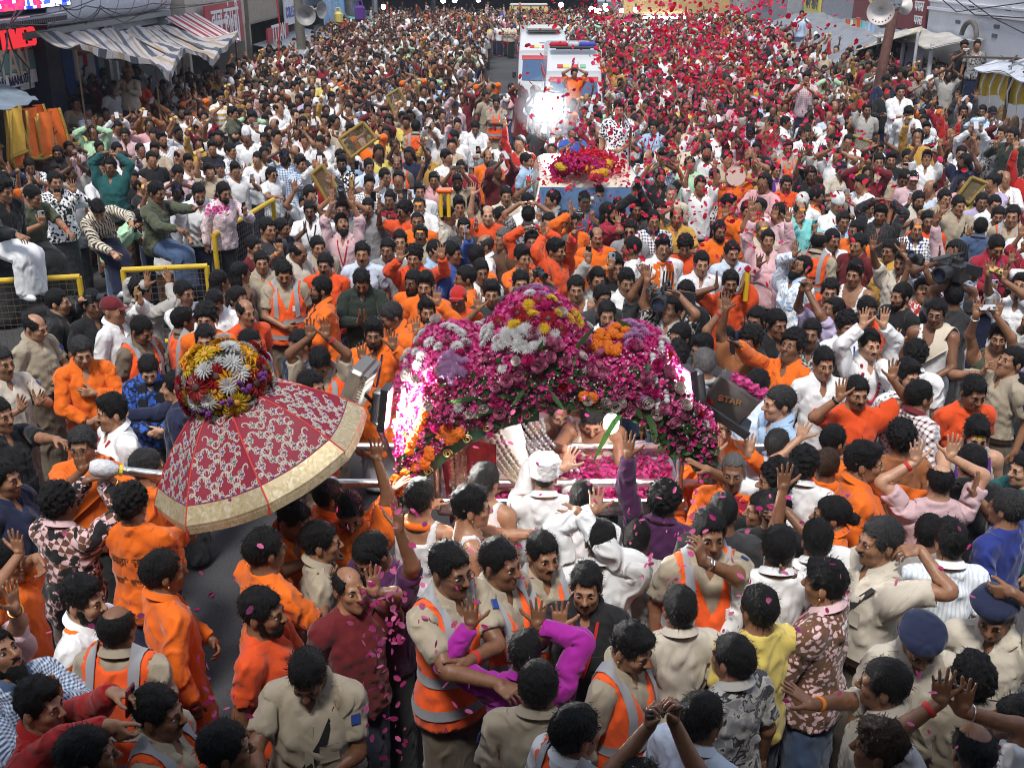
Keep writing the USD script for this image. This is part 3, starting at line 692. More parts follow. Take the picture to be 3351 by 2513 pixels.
def fabric(key):
 k = 'fabric_' + key
 if k in MATS:
  return MATS[k]
 if key in COL:
  c = np.array(COL[key])
  return mat(k, restnodes(r=('rgb_ramp', {'ramp': [(.3, tuple(c * .86)), (.7, tuple(c * 1.08))]})), RL + [('wn.fac', 'r.fac'), ('r.color', 'p.base_color')])
 pat, cols = key.split('_')[0], key.split('_')[1:]; c = [COL[x] for x in cols]
 if pat in ('check', 'gingham'):       # ground, line: plaid from two bands
  sc = 26.0 if pat == 'check' else 60.0
  n = {}; links = list(RL); links += [('a.vector', 's.vector')]; n['s'] = ('separate_xyz', {})
  for ax in 'xz':
   n['m' + ax] = ('math', {'math_type': 'multiply', 'value2': sc}); n['f' + ax] = ('math', {'math_type': 'fraction'}); n['t' + ax] = ('math', {'math_type': 'less_than', 'value2': .38 if pat == 'check' else .5})
   links += [(f's.{ax}', f'm{ax}.value1'), (f'm{ax}.value', f'f{ax}.value1'), (f'f{ax}.value', f't{ax}.value1')]
  n['ad'] = ('math', {'math_type': 'add'}); n['h'] = ('math', {'math_type': 'multiply', 'value2': .5}); n['mix'] = ('mix_color', {'a': c[0], 'b': c[1]})
  links += [('tx.value', 'ad.value1'), ('tz.value', 'ad.value2'), ('ad.value', 'h.value1'), ('h.value', 'mix.fac'), ('mix.result', 'p.base_color')]
  return mat(k, restnodes(**n), links)
 if pat in ('stripe', 'band', 'wavy'):
  n = {'w': ('wave_texture', {'wave_type': 'bands', 'bands_direction': 'z' if pat == 'band' else 'x', 'scale': {'stripe': 14.0, 'band': 2.6, 'wavy': 9.0}[pat], 'distortion': {'stripe': 0.0, 'band': 0.0, 'wavy': 5.0}[pat], 'detail': 2.0, 'detail_scale': 1.2}),
             'r': ('rgb_ramp', {'ramp': [(0, c[0]), (.62, c[0]), (.70, c[1]), (1, c[1])]})}
  return mat(k, restnodes(**n), RL + [('a.vector', 'w.vector'), ('w.fac', 'r.fac'), ('r.color', 'p.base_color')])
 if pat in ('floral', 'camo', 'leaf', 'dots', 'marble'):
  sc = {'floral': 26.0, 'camo': 13.0, 'leaf': 34.0, 'dots': 40.0, 'marble': 18.0}[pat]
  if pat in ('floral', 'leaf'):
   n = {'v': ('voronoi_texture', {'scale': sc}), 'n2': ('noise_texture', {'scale': sc * .7, 'detail': 2.0, 'distortion': 1.5}), 'ad': ('math', {'math_type': 'multiply'}), 'r': ('rgb_ramp', {'ramp': [(.0, c[1]), (.20, c[1]), (.225, c[0]), (1, c[0])]})}
   return mat(k, restnodes(**n), RL + [('a.vector', 'v.vector'), ('a.vector', 'n2.vector'), ('v.distance', 'ad.value1'), ('n2.fac', 'ad.value2'), ('ad.value', 'r.fac'), ('r.color', 'p.base_color')])
  n = {'n2': ('noise_texture', {'scale': sc, 'detail': 2.5, 'distortion': .9}), 'r': ('rgb_ramp', {'interpolate': False, 'ramp': [(0, c[0]), (.43, c[1]), (.53, c[min(2, len(c) - 1)]), (.62, c[0])]})}
  return mat(k, restnodes(**n), RL + [('a.vector', 'n2.vector'), ('n2.fac', 'r.fac'), ('r.color', 'p.base_color')])
 if pat == 'squares':
  n = {'ch': ('checker_texture', {'scale': 26.0, 'color1': c[0], 'color2': c[1]}), 'n2': ('noise_texture', {'scale': 14.0, 'detail': 2.0}), 'mp': ('mapping', {'rotation': (.2, .3, .25)}), 'mx': ('mix_color', {'b': c[2]}), 'r': ('rgb_ramp', {'interpolate': False, 'ramp': [(0, (0, 0, 0)), (.52, (1, 1, 1))]})}
  return mat(k, restnodes(**n), RL + [('a.vector', 'mp.vector'), ('mp.vector', 'ch.vector'), ('a.vector', 'n2.vector'), ('n2.fac', 'r.fac'), ('r.color', 'mx.fac'), ('ch.color', 'mx.a'), ('mx.result', 'p.base_color')])
 raise KeyError(key)
SKIN = {'a': (.46, .26, .165), 'b': (.36, .19, .11), 'c': (.27, .132, .072), 'd': (.185, .085, .045), 'e': (.105, .048, .027)}
def skin_mat(k, stubble=0.0):
 key = f'skin_{k}_{int(stubble * 10)}'
 if key in MATS:
  return MATS[key]
 c = np.array(SKIN[k])
 nodes = {'p': ('principled_bsdf', {'roughness': .47, 'specular_ior_level': .42}), 'a': ('attribute', {'attribute': 'mask'}), 's': ('separate_xyz', {}), 'g': ('geometry', {}), 'n': ('noise_texture', {'scale': 24.0, 'detail': 4.0}), 'n2': ('noise_texture', {'scale': 260.0, 'detail': 2.0}),
             'r': ('rgb_ramp', {'ramp': [(.3, tuple(c * [.84, .80, .80])), (.7, tuple(c * [1.1, 1.1, 1.08]))]}), 'l': ('mix_color', {'b': tuple(c * [.74, .44, .46])}), 'st': ('math', {'math_type': 'multiply', 'value2': stubble}),
             'k': ('mix_color', {'b': tuple(c * .22)}), 'b': ('bump', {'strength': .12, 'distance': .004})}
 return mat(key, nodes, [('g.position', 'n.vector'), ('g.position', 'n2.vector'), ('n.fac', 'r.fac'), ('a.vector', 's.vector'), ('r.color', 'l.a'), ('s.x', 'l.fac'), ('l.result', 'k.a'), ('s.y', 'st.value1'), ('st.value', 'k.fac'), ('k.result', 'p.base_color'), ('n2.fac', 'b.height'), ('b.normal', 'p.normal')])
HAIRC = {'black': (.0045, .004, .004), 'brown': (.030, .016, .009), 'grey': (.085, .08, .078), 'salt': (.022, .021, .021), 'white': (.55, .54, .52), 'tint': (.11, .04, .012)}
def hair_mat(k):
 c = np.array(HAIRC[k])
 return mat('hair_' + k, {'p': ('principled_bsdf', {'roughness': .5, 'specular_ior_level': .22}), 'g': ('texture_coordinate', {}), 'm': ('mapping', {'scale': (1, 1, .35)}), 'n': ('noise_texture', {'scale': 95.0, 'detail': 5.0, 'roughness': .75}), 'b': ('bump', {'strength': 1.0, 'distance': .012}),
       'r': ('rgb_ramp', {'ramp': [(.35, tuple(c * .6)), (.7, tuple(c * 1.9))]})}, [('g.object', 'm.vector'), ('m.vector', 'n.vector'), ('n.fac', 'b.height'), ('b.normal', 'p.normal'), ('n.fac', 'r.fac'), ('r.color', 'p.base_color')])
def eye_mat():
 return mat('eyeball', {'p': ('principled_bsdf', {'roughness': .15}), 'a': ('attribute', {'attribute': 'rest'}), 'l': ('vector_math', {'math_type': 'length'}), 'r': ('rgb_ramp', {'ramp': [(0, (.01, .006, .004)), (.55, (.018, .009, .005)), (.66, (.30, .26, .24)), (1, (.34, .28, .26))]}), 'm': ('math', {'math_type': 'multiply', 'value2': 72.0})},
               [('a.vector', 'l.vector1'), ('l.value', 'm.value1'), ('m.value', 'r.fac'), ('r.color', 'p.base_color')])
def fur(key, col, scale=60.0, bump=1.0):
 return mat(key, {'p': ('principled_bsdf', {'base_color': col, 'roughness': .9, 'sheen_weight': .3}), 'g': ('texture_coordinate', {}), 'n': ('noise_texture', {'scale': scale, 'detail': 5.0, 'roughness': .7}), 'b': ('bump', {'strength': bump, 'distance': .012})}, [('g.object', 'n.vector'), ('n.fac', 'b.height'), ('b.normal', 'p.normal')])

# ---- flat pieces laid on clothing: rays through the rest pose find the cloth's surface
def onto(sdf, o, d, off=.004, far=.4):
 """Points at height off above the surface along the rays o + t d, coming from outside."""
 o, d = np.asarray(o, float), np.asarray(d, float); t = np.full(len(o), far);
 for _ in range(40):
  t = np.maximum(t - np.maximum(sdf(o + d * t[:, None]) - off, -.01) * .8, 0)
 return o + d * t[:, None]
def ring_on(sdf, z0, z1, off, n=34, gap=0.0):
 ang = np.linspace(-math.pi / 2 + gap, 1.5 * math.pi - gap, n); d = np.stack([np.cos(ang), np.sin(ang), 0 * ang], 1)
 return sheet(np.stack([onto(sdf, np.stack([0 * ang, 0 * ang + .008, 0 * ang + z], 1), d, off) for z in np.linspace(z0, z1, 3)]).transpose(1, 0, 2)[:, ::-1], .003)
def strap_on(sdf, x0, x1, off, n=26, a0=-2.85, a1=2.75, cz=1.22):
 ang = np.linspace(a0, a1, n); rows = []
 for x in np.linspace(x0, x1, 3):
  d = np.stack([0 * ang, np.sin(ang), np.cos(ang)], 1) * 1.0
  rows.append(onto(sdf, np.stack([0 * ang + x, 0 * ang + .01, 0 * ang + cz], 1), d, off))
 return sheet(np.stack(rows).transpose(1, 0, 2), .003)
def front_patch(sdf, x0, x1, z0, z1, off=.004, nx=4, nz=4, side=-1, thick=.004):
 X, Z = np.meshgrid(np.linspace(x0, x1, nx), np.linspace(z0, z1, nz), indexing='ij')
 P = onto(sdf, np.stack([X.ravel(), 0 * X.ravel() + .01, Z.ravel()], 1), np.tile([0., side, 0], (X.size, 1)), off).reshape(nx, nz, 3)
 return sheet(P if side < 0 else P[::-1], thick)
def path_on(sdf, pts, w, off=.006, side=-1):
 pts = np.asarray(pts, float); n = np.gradient(pts, axis=0)[:, [1, 0]] * [1, -1]; n = unit_rows(n) * w / 2; rows = []
 for k in (-1, 1):
  q = pts + n * k
  rows.append(onto(sdf, np.stack([q[:, 0], 0 * q[:, 0] + .01, q[:, 1]], 1), np.tile([0., side, 0], (len(q), 1)), off))
 P = np.stack(rows, 1)
 return sheet(P if side > 0 else P[:, ::-1], .003)
PIECE = {}
def piece(kind):
 """Small worn pieces in the rest pose, with their weights."""
 if kind in PIECE:
  return PIECE[kind]
 k = kind.split(':'); ss = shirt_sd(.515, .80)
 if k[0] == 'tape':
  i = int(k[1]); m = ring_on(vest_sd, *[(.88, .935), (1.06, 1.115)][i], .004) if i < 2 else strap_on(vest_sd, *[(.085, .132), (-.132, -.085)][i - 2], .006, a0=-2.2, a1=2.2, cz=1.24)
 elif k[0] == 'collar':
  ang = np.linspace(-math.pi / 2 + .30, 1.5 * math.pi - .30, 26); fr = np.clip(-np.sin(ang), 0, 1) ** 2
  P = np.stack([np.stack([np.cos(ang) * rx, np.sin(ang) * ry + .018, z + .030 * np.sin(ang) - zz * fr], 1) for rx, ry, z, zz in ((.060, .060, 1.470, .02), (.065, .064, 1.522, .016), (.079, .078, 1.517, .030), (.100, .097, 1.490, .062))], 1)
  m = sheet(P[::-1], .004)
 elif k[0] == 'belt':
  m = ring_on(shirt_sd(.205, .80, .85), .935, .975, .010)
 elif k[0] == 'placket':
  m = path_on(ss, [(0.004, 1.345), (.004, 1.2), (.004, 1.0), (.004, .83)], .034, .006)
 elif k[0] == 'pocket':
  m = front_patch(ss, .045, .115, 1.17, 1.26, .006)
 elif k[0] == 'patch':
  x0, x1, z0, z1, side = map(float, k[1:6]); m = front_patch(ss if len(k) < 7 else vest_sd, x0, x1, z0, z1, .006, side=int(side))
 elif k[0] == 'lanyard':
  sd = ss if len(k) < 2 else vest_sd
  a = path_on(sd, [(-.070, 1.44), (-.062, 1.38), (-.045, 1.30), (-.022, 1.20), (-.004, 1.13)], .016, .010); b = path_on(sd, [(.070, 1.44), (.062, 1.38), (.045, 1.30), (.022, 1.20), (.004, 1.13)], .016, .010)
  m = cat([a, b])
 elif k[0] == 'necklace':
  pts = [(np.cos(t) * .082, np.sin(t) * .090 - .012 * (np.sin(t) < 0), 1.435 + .028 * np.sin(t) - .05 * max(-math.sin(t), 0)) for t in np.linspace(0, 2 * math.pi, 25)[:-1]]
  m = cat([ball(p, .0085, 0) for p in pts])
 elif k[0] == 'garland':        # a long loop of beads or flowers on the chest
  t = np.linspace(0, 2 * math.pi, 45)[:-1]; zz = 1.44 + .03 * np.sin(t) - .30 * np.maximum(-np.sin(t), 0) ** .8
  o = np.stack([.085 * np.cos(t), .075 * np.sin(t) + .01, zz], 1)
  fr = np.sin(t) < .1; o[fr] = onto(ss, np.stack([o[fr, 0], 0 * o[fr, 0] + .01, o[fr, 2]], 1), np.tile([0., -1, 0], (fr.sum(), 1)), .014)
  m = cat([ball(p, .016, 1) for p in o])
 elif k[0] == 'scarf':
  t = np.linspace(0, 2 * math.pi, 20); ringp = np.stack([.080 * np.cos(t), .074 * np.sin(t) + .022, 1.455 + .016 * np.sin(t)], 1)
  a = path_on(ss, [(.075, 1.44), (.085, 1.32), (.080, 1.15), (.085, .98)], .085, .014); b = path_on(ss, [(-.075, 1.44), (-.080, 1.32), (-.085, 1.2), (-.080, 1.05)], .085, .014)
  m = cat([tube(ringp, .026, 8), a, b])
 elif k[0] == 'shawl':          # a cloth over one shoulder and across the chest
  sd = shirt_sd(.40, .80, 1.1); ang = np.linspace(-2.6, 2.6, 30); rows = []
  for j, x in enumerate(np.linspace(.025, .165, 6)):
   sl = np.where(ang < 0, 1, 1)
   xx = x - .20 * np.clip(np.abs(ang) - .7, 0, 2) * .9
   o = np.stack([xx, 0 * ang + .01, 0 * ang + 1.20], 1); d = np.stack([0 * ang, np.sin(ang), np.cos(ang)], 1)
   rows.append(onto(sd, o, d, .016 + .004 * (j % 2)))
  m = sheet(np.stack(rows).transpose(1, 0, 2), .006)
 elif k[0] == 'strap':          # a bag or rifle strap from one shoulder to the other hip
  f = path_on(ss, [(.12, 1.40), (.06, 1.28), (-.02, 1.12), (-.10, .96)], .035, .008); b = path_on(ss, [(.12, 1.40), (.06, 1.28), (-.02, 1.12), (-.10, .96)], .035, .008, 1); m = cat([f, b])
 elif k[0] == 'tikka':
  m = moved(ball((0, 0, 0), (.0045, .002, .018), 1), HC + [0, -.0885, .052])
 elif k[0] == 'mark':
  m = sheet(np.stack([onto(head_sd, np.stack([np.linspace(-.035, .035, 7), 0 * np.ones(7), HC[2] + 0 * np.ones(7) + z], 1), np.tile([0., -1, 0], (7, 1)), .0025, .2) for z in (.038, .05, .062)]).transpose(1, 0, 2)[:, ::-1][::-1], .002)
 elif k[0] == 'brow':
  s = float(k[1]); m = tube([HC + [s * .014, -.0945, .020], HC + [s * .030, -.0905, .0255], HC + [s * .046, -.079, .019]], [.0042, .0048, .0022], 5)
 elif k[0] == 'eye':
  s = float(k[1]); m = ball(HC + [s * .031, -.0795, .001], (.0140, .0118, .0082), 2 if k[2] == '0' else 1)
 elif k[0] == 'glasses':
  r = [tube([HC + [s * .032 + .022 * math.cos(t), -.101, .000 + .017 * math.sin(t)] for t in np.linspace(0, 2 * math.pi, 15)], .0018, 5) for s in (-1, 1)]
  m = cat(r + [rod(HC + [-.010, -.102, .004], HC + [.010, -.102, .004], .0016, 5)] + [rod(HC + [s * .054, -.100, .004], HC + [s * .080, .0, .006], .0016, 5) for s in (-1, 1)])
 elif k[0] == 'lenses':
  m = cat([lathe([(.0001, 0), (.0205, 0), (.0205, .0012), (.0001, .0012)], 14, HC + [s * .032, -.1015, .000], rotm((1, 0, 0), math.pi / 2)) for s in (-1, 1)])
 elif k[0] == 'epaulette':
  s = float(k[1]); m = box((s * .125, .012, 1.478), (.085, .045, .010), rotm((0, 1, 0), s * .30), .004)
 elif k[0] == 'badge':
  s = float(k[1]); p = sh(s) + uu(s) * .10 + np.array([s * A45, 0, A45]) * .080; m = box(p, (.05, .045, .006), np.stack([uu(s), [0, 1, 0], np.cross(uu(s), [0, 1, 0])], 1), .002)
 elif k[0] in ('watch', 'bangle', 'thread'):
  s = float(k[1]); r, a0, a1 = {'watch': (.035, .485, .50), 'bangle': (.038, .49, .494), 'thread': (.0345, .468, .490)}[k[0]]
  R = np.stack(frame_of(uu(s)), 1); pr = [(r - .004, a0), (r + .002, a0), (r + .002, a1), (r - .004, a1)]
  m = lathe(pr, 14, sh(s), R)
  if k[0] == 'watch':
   m = cat([m, box(sh(s) + uu(s) * .4925 + np.array([s * A45, 0, A45]) * .036, (.03, .03, .01), R, .003)])
 elif k[0] == 'backtext':       # printed lettering on the back (side 1) or chest (-1)
  sd = vest_sd if k[3] == 'v' else ss; v, f = deva(k[1], 1.0, .02) if k[1] in DEVA else latin(k[1], 1.0, .02)
  v = np.asarray(v); sc = float(k[2]) / np.ptp(v[:, 0]); c0 = (v.max(0) + v.min(0)) / 2; q = (v - c0) * sc; sgn = float(k[5]); n_ = len(v); z_ = float(k[4])
  o = np.stack([-sgn * q[:, 0], 0 * q[:, 0] + .01, q[:, 1] + z_], 1); m = (onto(sd, o, np.tile([0., sgn, 0], (n_, 1)), .0045) + np.array([0, sgn, 0]) * (q[:, 2:] > 0) * .002, f)
 elif k[0] == 'earring':
  m = ball(HC + [float(k[1]) * .084, .006, -.038], .006, 1)
 PIECE[kind] = (*m, weights(m[0])); return PIECE[kind]
POSES = {}
PEOPLE = []
RNG = np.random.RandomState(11)
def add_person(parent, P, lod, top, legs, skin, hair, hairc, beard, extras, hat, fine, shoes=False):
 """The meshes of one figure under its Xform; P is its pose."""
 kinds = top.split('+')
 sk = tpl(f'skin:{P.hands[-1]}:{P.hands[1]}:{int(fine)}', lod)
 stub = {'': .12, 'stub': .75, 'beard': .6, 'mous': .35, 'mousstub': .8, 'full': .6, 'none': 0.0}[beard]
 g = mesh('body', (P(sk[0], sk[2]), sk[1]), skin_mat(skin, stub), parent, True)
 UsdGeom.PrimvarsAPI(g).CreatePrimvar('mask', Sdf.ValueTypeNames.Float3Array, 'vertex').Set(Vt.Vec3fArray.FromNumpy(np.ascontiguousarray(sk[3], np.float32)))
 def put(name, kind, m, cloth=0.0, smooth=True, par=parent):
  v, f, w = tpl(kind, lod); return mesh(name, (P(v, w, cloth), f), m, par, smooth, rest=v)
 def pin(name, kind, m, smooth=True, par=parent, rest=None):
  v, f, w = piece(kind); return mesh(name, (P(v, w), f), m, par, smooth, rest=rest(v) if rest else None)
 if hat and not hat.startswith('cap') and hair != 'none':
  hair = 'shaved:0'
 if hair != 'none':
  put('hair', f'hair:{hair}', hair_mat(hairc))
 if hat:
  hk, hc = hat.split(':'); put('hat', hk, fur('fur_' + hc, COL[hc]) if hk == 'furcap' else fabric(hc))
 if beard in ('beard', 'full'):
  put('beard', 'beard', hair_mat(hairc))
 if beard in ('mous', 'mousstub', 'beard', 'full') and fine:
  put('moustache', 'mous', hair_mat(hairc))
 if fine:
  for s in ('-1', '1'):
   pin('eye', f'eye:{s}:{lod}', eye_mat(), True, rest=lambda v, s=s: (v - HC - [float(s) * .031, -.0915, .001]) * [1, .4, 1])
   if lod < 2:
    pin('eyebrow', f'brow:{s}', hair_mat(hairc))
 shirt = None
 for t in kinds:
  k, c = t.split(':')
  name = {'vest': 'safety_vest', 'tank': 'undershirt', 'kurta': 'kurta'}.get(k, 'shirt')
  q = put(name, 'cloth:' + k, fabric('hivis' if k == 'vest' else c), .014 if k in ('tank',) else .040 if k != 'vest' else .022)
  if k == 'vest':
   for i in range(4):
    pin('reflective_tape', f'tape:{i}', fabric('tape'), par=q)
  else:
   shirt = q
   if k in ('short', 'tuck', 'long', 'rolled', 'kurta') and lod < 2 and c not in ():
    pin('collar', 'collar', fabric(c), par=q)
    if lod == 0 and fine and k != 'kurta' and 'vest' not in top:
     pin('placket', 'placket', fabric(c), par=q); pin('pocket', 'pocket', fabric(c), par=q)
 for e in extras:
  k = e.split('/'); name = k[0].split(':')[0]
  m = MATS.get(k[1]) if k[1] in MATS else fabric(k[1])
  pin({'tape': 'reflective_tape', 'patch': 'badge', 'strap': 'shoulder_strap', 'mark': 'forehead_mark', 'tikka': 'forehead_mark', 'thread': 'wrist_thread', 'lanyard': 'lanyard', 'backtext': 'lettering'}.get(name, name) if len(k) < 3 else k[2], k[0], m, smooth=name not in ('epaulette', 'badge', 'patch', 'backtext'), par=shirt if name in ('epaulette', 'badge') and shirt else parent)
 if 'tuck' in top and lod < 2:
  pin('belt', 'belt', plain('belt_dark', (.03, .015, .01), .45))
 if legs:
  put('trousers', 'cloth:trousers', fabric(legs), .02)
  if shoes:
   put('shoes', 'cloth:shoes', plain('leather_dark', (.03, .022, .018), .45) if shoes is True else plain('shoe_white', (.6, .6, .6), .6))
plain('gold', (.72, .46, .13), .28, 1.0); plain('steel', (.62, .62, .64), .25, 1.0); plain('plastic_black', (.012, .012, .013), .35); plain('thread_orange', (.75, .20, .02), .8); plain('thread_red', (.45, .02, .015), .8); plain('bead_brown', (.10, .035, .018), .5); plain('bead_white', (.7, .68, .62), .5)
plain('tikka_red', (.5, .02, .01), .7); plain('mark_orange', (.72, .25, .02), .8); plain('mark_yellow', (.75, .48, .05), .8); plain('card_white', (.75, .75, .74), .5); plain('badge_blue', (.02, .05, .22), .5); plain('badge_red', (.40, .01, .01), .5); plain('lens_clear', (.5, .52, .55), .1); plain('marigold', (.85, .25, .01), .7); plain('rose_red', (.38, .008, .03), .6)

# ------------------------------------------------------------------ the setting
MATS['asphalt'] = usdkit.material(stage, '/World/Looks/asphalt', {
 'g': ('geometry', {}), 'n': ('noise_texture', {'scale': .35, 'detail': 6.0, 'roughness': .6}), 'n2': ('noise_texture', {'scale': 60.0, 'detail': 3.0}), 'r': ('rgb_ramp', {'ramp': [(.3, (.03, .03, .034)), (.7, (.06, .059, .061))]}),
 'r2': ('rgb_ramp', {'ramp': [(.3, (.6, .6, .6)), (.7, (1.25, 1.25, 1.25))]}), 'm': ('mix_color', {'blend_type': 'multiply', 'fac': 1.0, 'use_clamp_result': False}), 'b': ('bump', {'strength': .4, 'distance': .01}), 'p': ('principled_bsdf', {'roughness': .8})},
 [('g.position', 'n.vector'), ('g.position', 'n2.vector'), ('n.fac', 'r.fac'), ('n2.fac', 'r2.fac'), ('r.color', 'm.a'), ('r2.color', 'm.b'), ('m.result', 'p.base_color'), ('n2.fac', 'b.height'), ('b.normal', 'p.normal')], 'p.BSDF')
tag(mesh('road', (np.array([[-60, -10, 0], [60, -10, 0], [60, 130, 0], [-60, 130, 0.]]), np.array([[0, 1, 2, 3]])), MATS['asphalt']), kind='structure')
white_clad = plain('cladding_white', (.50, .53, .60), .45, var=.06, scale=.8); wall_white = plain('wall_white', (.55, .57, .60), .8, var=.14, scale=1.3, bump=.2)
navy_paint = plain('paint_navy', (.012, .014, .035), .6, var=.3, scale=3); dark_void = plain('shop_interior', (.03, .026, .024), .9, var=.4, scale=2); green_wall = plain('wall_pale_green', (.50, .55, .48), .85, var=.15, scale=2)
blue_paint = plain('paint_blue', (.03, .10, .32), .6, var=.1); wood_dark = plain('wood_dark', (.06, .035, .02), .7, var=.3, scale=9); steel_grey = plain('pipe_grey', (.30, .31, .33), .45, .6); rust = plain('rust_pole', (.14, .062, .045), .75, var=.4, scale=14, bump=.3); cable_m = plain('cable_black', (.012, .012, .013), .5)
yellow_paint = plain('paint_yellow', (.56, .36, .02), .55, var=.22, scale=7); wire_steel = plain('mesh_wire', (.24, .19, .10), .5, .5); tin = plain('tin_sheet', (.24, .255, .28), .55, .3, var=.25, scale=2.5); board_white = plain('board_white', (.62, .63, .64), .6, var=.08); red_sign = plain('sign_red', (.32, .018, .03), .5, var=.12)
teal_sign = plain('sign_teal', (.10, .25, .26), .5, var=.12); maroon_sign = plain('sign_maroon', (.16, .025, .03), .6, var=.15); letter_white = plain('letter_white', (.7, .7, .7), .5); letter_black = plain('letter_black', (.01, .01, .015), .5); letter_yellow = plain('letter_yellow', (.62, .50, .12), .5); letter_navy = plain('letter_navy', (.015, .015, .06), .5); sky_board = plain('board_sky', (.20, .38, .60), .5, var=.3, scale=1.2)
red_letter = glow('letter_red_lit', (1.0, .045, .06), .36)
LX, RX = -9.8, 12.5
E = lambda *a: np.array(a, float)
def ybox(x0, x1, y0, y1, z0, z1, bevel=0.0):
 return box(((x0 + x1) / 2, (y0 + y1) / 2, (z0 + z1) / 2), (x1 - x0, y1 - y0, z1 - z0), bevel=bevel)
FY, UZ = E(0, 1, 0), E(0, 0, 1)                 # signs on the near side wall read away from the camera
# ---- the fronts on the west side of the street
b = thing('shop_building', 'white shopfront building with rounded parapet above the clinic and striped awning', 'building')
prof = [(-.55, 7.0), (-.05, 7.0), (.0, 6.9), (.0, 3.95), (-.03, 3.72), (-.12, 3.52), (-.27, 3.40), (-.45, 3.35), (-.55, 3.35)]
P = np.array([[[LX + a + .25, y, z] for a, z in prof] for y in np.linspace(23.3, 32.1, 8)])
mesh('parapet', sheet(P[:, ::-1]), white_clad, b, 40)
for y in np.linspace(24.0, 31.2, 7):
 mesh('cladding_joint', tube([(LX + a + .256, y, z) for a, z in prof[2:8]], .008, 5), plain('joint_grey', (.2, .21, .25), .7), b)
mesh('parapet_end', ybox(LX - .3, LX + .2, 23.24, 23.3, 3.35, 7.0), navy_paint, b)
mesh('upper_wall', ybox(LX - 3.5, LX - .32, 18.4, 33.5, 3.0, 7.0), wall_white, b)
mesh('back_wall', ybox(LX - 2.2, LX - 2.0, 22.6, 33.4, 0, 3.35), green_wall, b)
mesh('side_wall', ybox(LX - 2.2, LX - .02, 32.2, 32.5, 0, 3.3), wall_white, b)
mesh('ceiling_slab', ybox(LX - 2.2, LX + .0, 22.6, 32.5, 3.2, 3.33), plain('slab_grey', (.25, .25, .24), .8), b)
mesh('column', ybox(LX - .5, LX + .05, 23.35, 24.1, 0, 3.3, .02), navy_paint, b)
mesh('blue_panel', ybox(LX - 1.99, LX - 1.95, 29.1, 31.6, .1, 2.95), blue_paint, b)
mesh('shutter_guide', ybox(LX - .30, LX - .18, 27.55, 27.75, 0, 3.2), steel_grey, b)
mesh('shutter_guide', ybox(LX - .30, LX - .18, 28.05, 28.2, 0, 3.2), board_white, b)
s = thing('clinic_sign', 'pale board with black Devanagari clinic lettering on the green wall', 'sign')
mesh('board', ybox(LX - 1.94, LX - 1.90, 25.3, 27.7, 2.50, 3.05), plain('board_pale_green', (.42, .46, .30), .7, var=.12), s); mesh('lettering', sign_text(deva('dawakhana', .30), (LX - 1.888, 26.45, 2.72), FY, UZ, 1.95), letter_black, s)
s = thing('doctor_banner', 'navy banner with red cross roundel and yellow Devanagari name in the clinic', 'sign')
mesh('banner', ybox(LX - 1.94, LX - 1.91, 25.9, 27.7, 1.15, 2.42), plain('banner_navy', (.02, .02, .07), .6), s)
mesh('roundel', lathe([(.0, 0), (.20, 0), (.20, .01), (.0, .01)], 20, (LX - 1.905, 26.15, 2.05), rotm((0, 1, 0), math.pi / 2)), letter_white, s)
mesh('red_cross', cat([ybox(LX - 1.892, LX - 1.885, 26.10, 26.20, 1.92, 2.18), ybox(LX - 1.8925, LX - 1.8855, 26.02, 26.28, 2.0, 2.1)]), red_sign, s)
mesh('lettering', sign_text(deva('dr', .22), (LX - 1.9, 26.55, 2.1), FY, UZ), letter_white, s); mesh('lettering', sign_text(deva('raghuvir', .22), (LX - 1.9, 27.2, 2.1), FY, UZ, .9), letter_yellow, s)
for i in range(3):
 mesh('text_line', ybox(LX - 1.909, LX - 1.903, 26.0, 27.6, 1.60 - i * .15, 1.64 - i * .15), plain('text_grey', (.3, .3, .38), .6), s)
s = thing('red_cross_board', 'white board with a large red cross on the blue panel', 'sign')
mesh('board', ybox(LX - 1.945, LX - 1.90, 29.75, 31.2, 1.65, 3.0), board_white, s); mesh('red_cross', cat([ybox(LX - 1.896, LX - 1.886, 30.36, 30.62, 1.95, 2.85), ybox(LX - 1.897, LX - 1.887, 30.04, 30.94, 2.27, 2.53)]), plain('cross_red', (.5, .012, .015), .5), s)
# the near end: wall with lit letters, signboards, screen
b = thing('shop_building', 'pale shop wall behind the lit red letters and stacked signboards', 'building')
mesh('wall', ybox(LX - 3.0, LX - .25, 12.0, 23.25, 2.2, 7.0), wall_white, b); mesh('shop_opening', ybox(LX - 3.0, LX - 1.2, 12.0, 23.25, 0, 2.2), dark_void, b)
mesh('ledge', ybox(LX - .28, LX + .55, 17.5, 23.5, 3.62, 3.68), tin, b)
mesh('ledge_fringe', cat([ybox(LX + .54, LX + .56, 17.5 + .1 * i, 17.56 + .1 * i, 3.54, 3.63) for i in range(60)]), plain('fringe_dark', (.05, .04, .04), .7), b)
mesh('pier', ybox(LX - .6, LX - .25, 22.0, 22.55, 0, 2.3), plain('pier_brown', (.09, .07, .06), .85, var=.3), b)
s = thing('red_letter_sign', 'glowing red channel letters on the pale wall above teal signboard', 'sign')
mesh('backing', ybox(LX - .24, LX - .20, 20.6, 23.3, 3.0, 3.5), plain('backing_pale', (.45, .47, .52), .6), s)
yy = 21.62
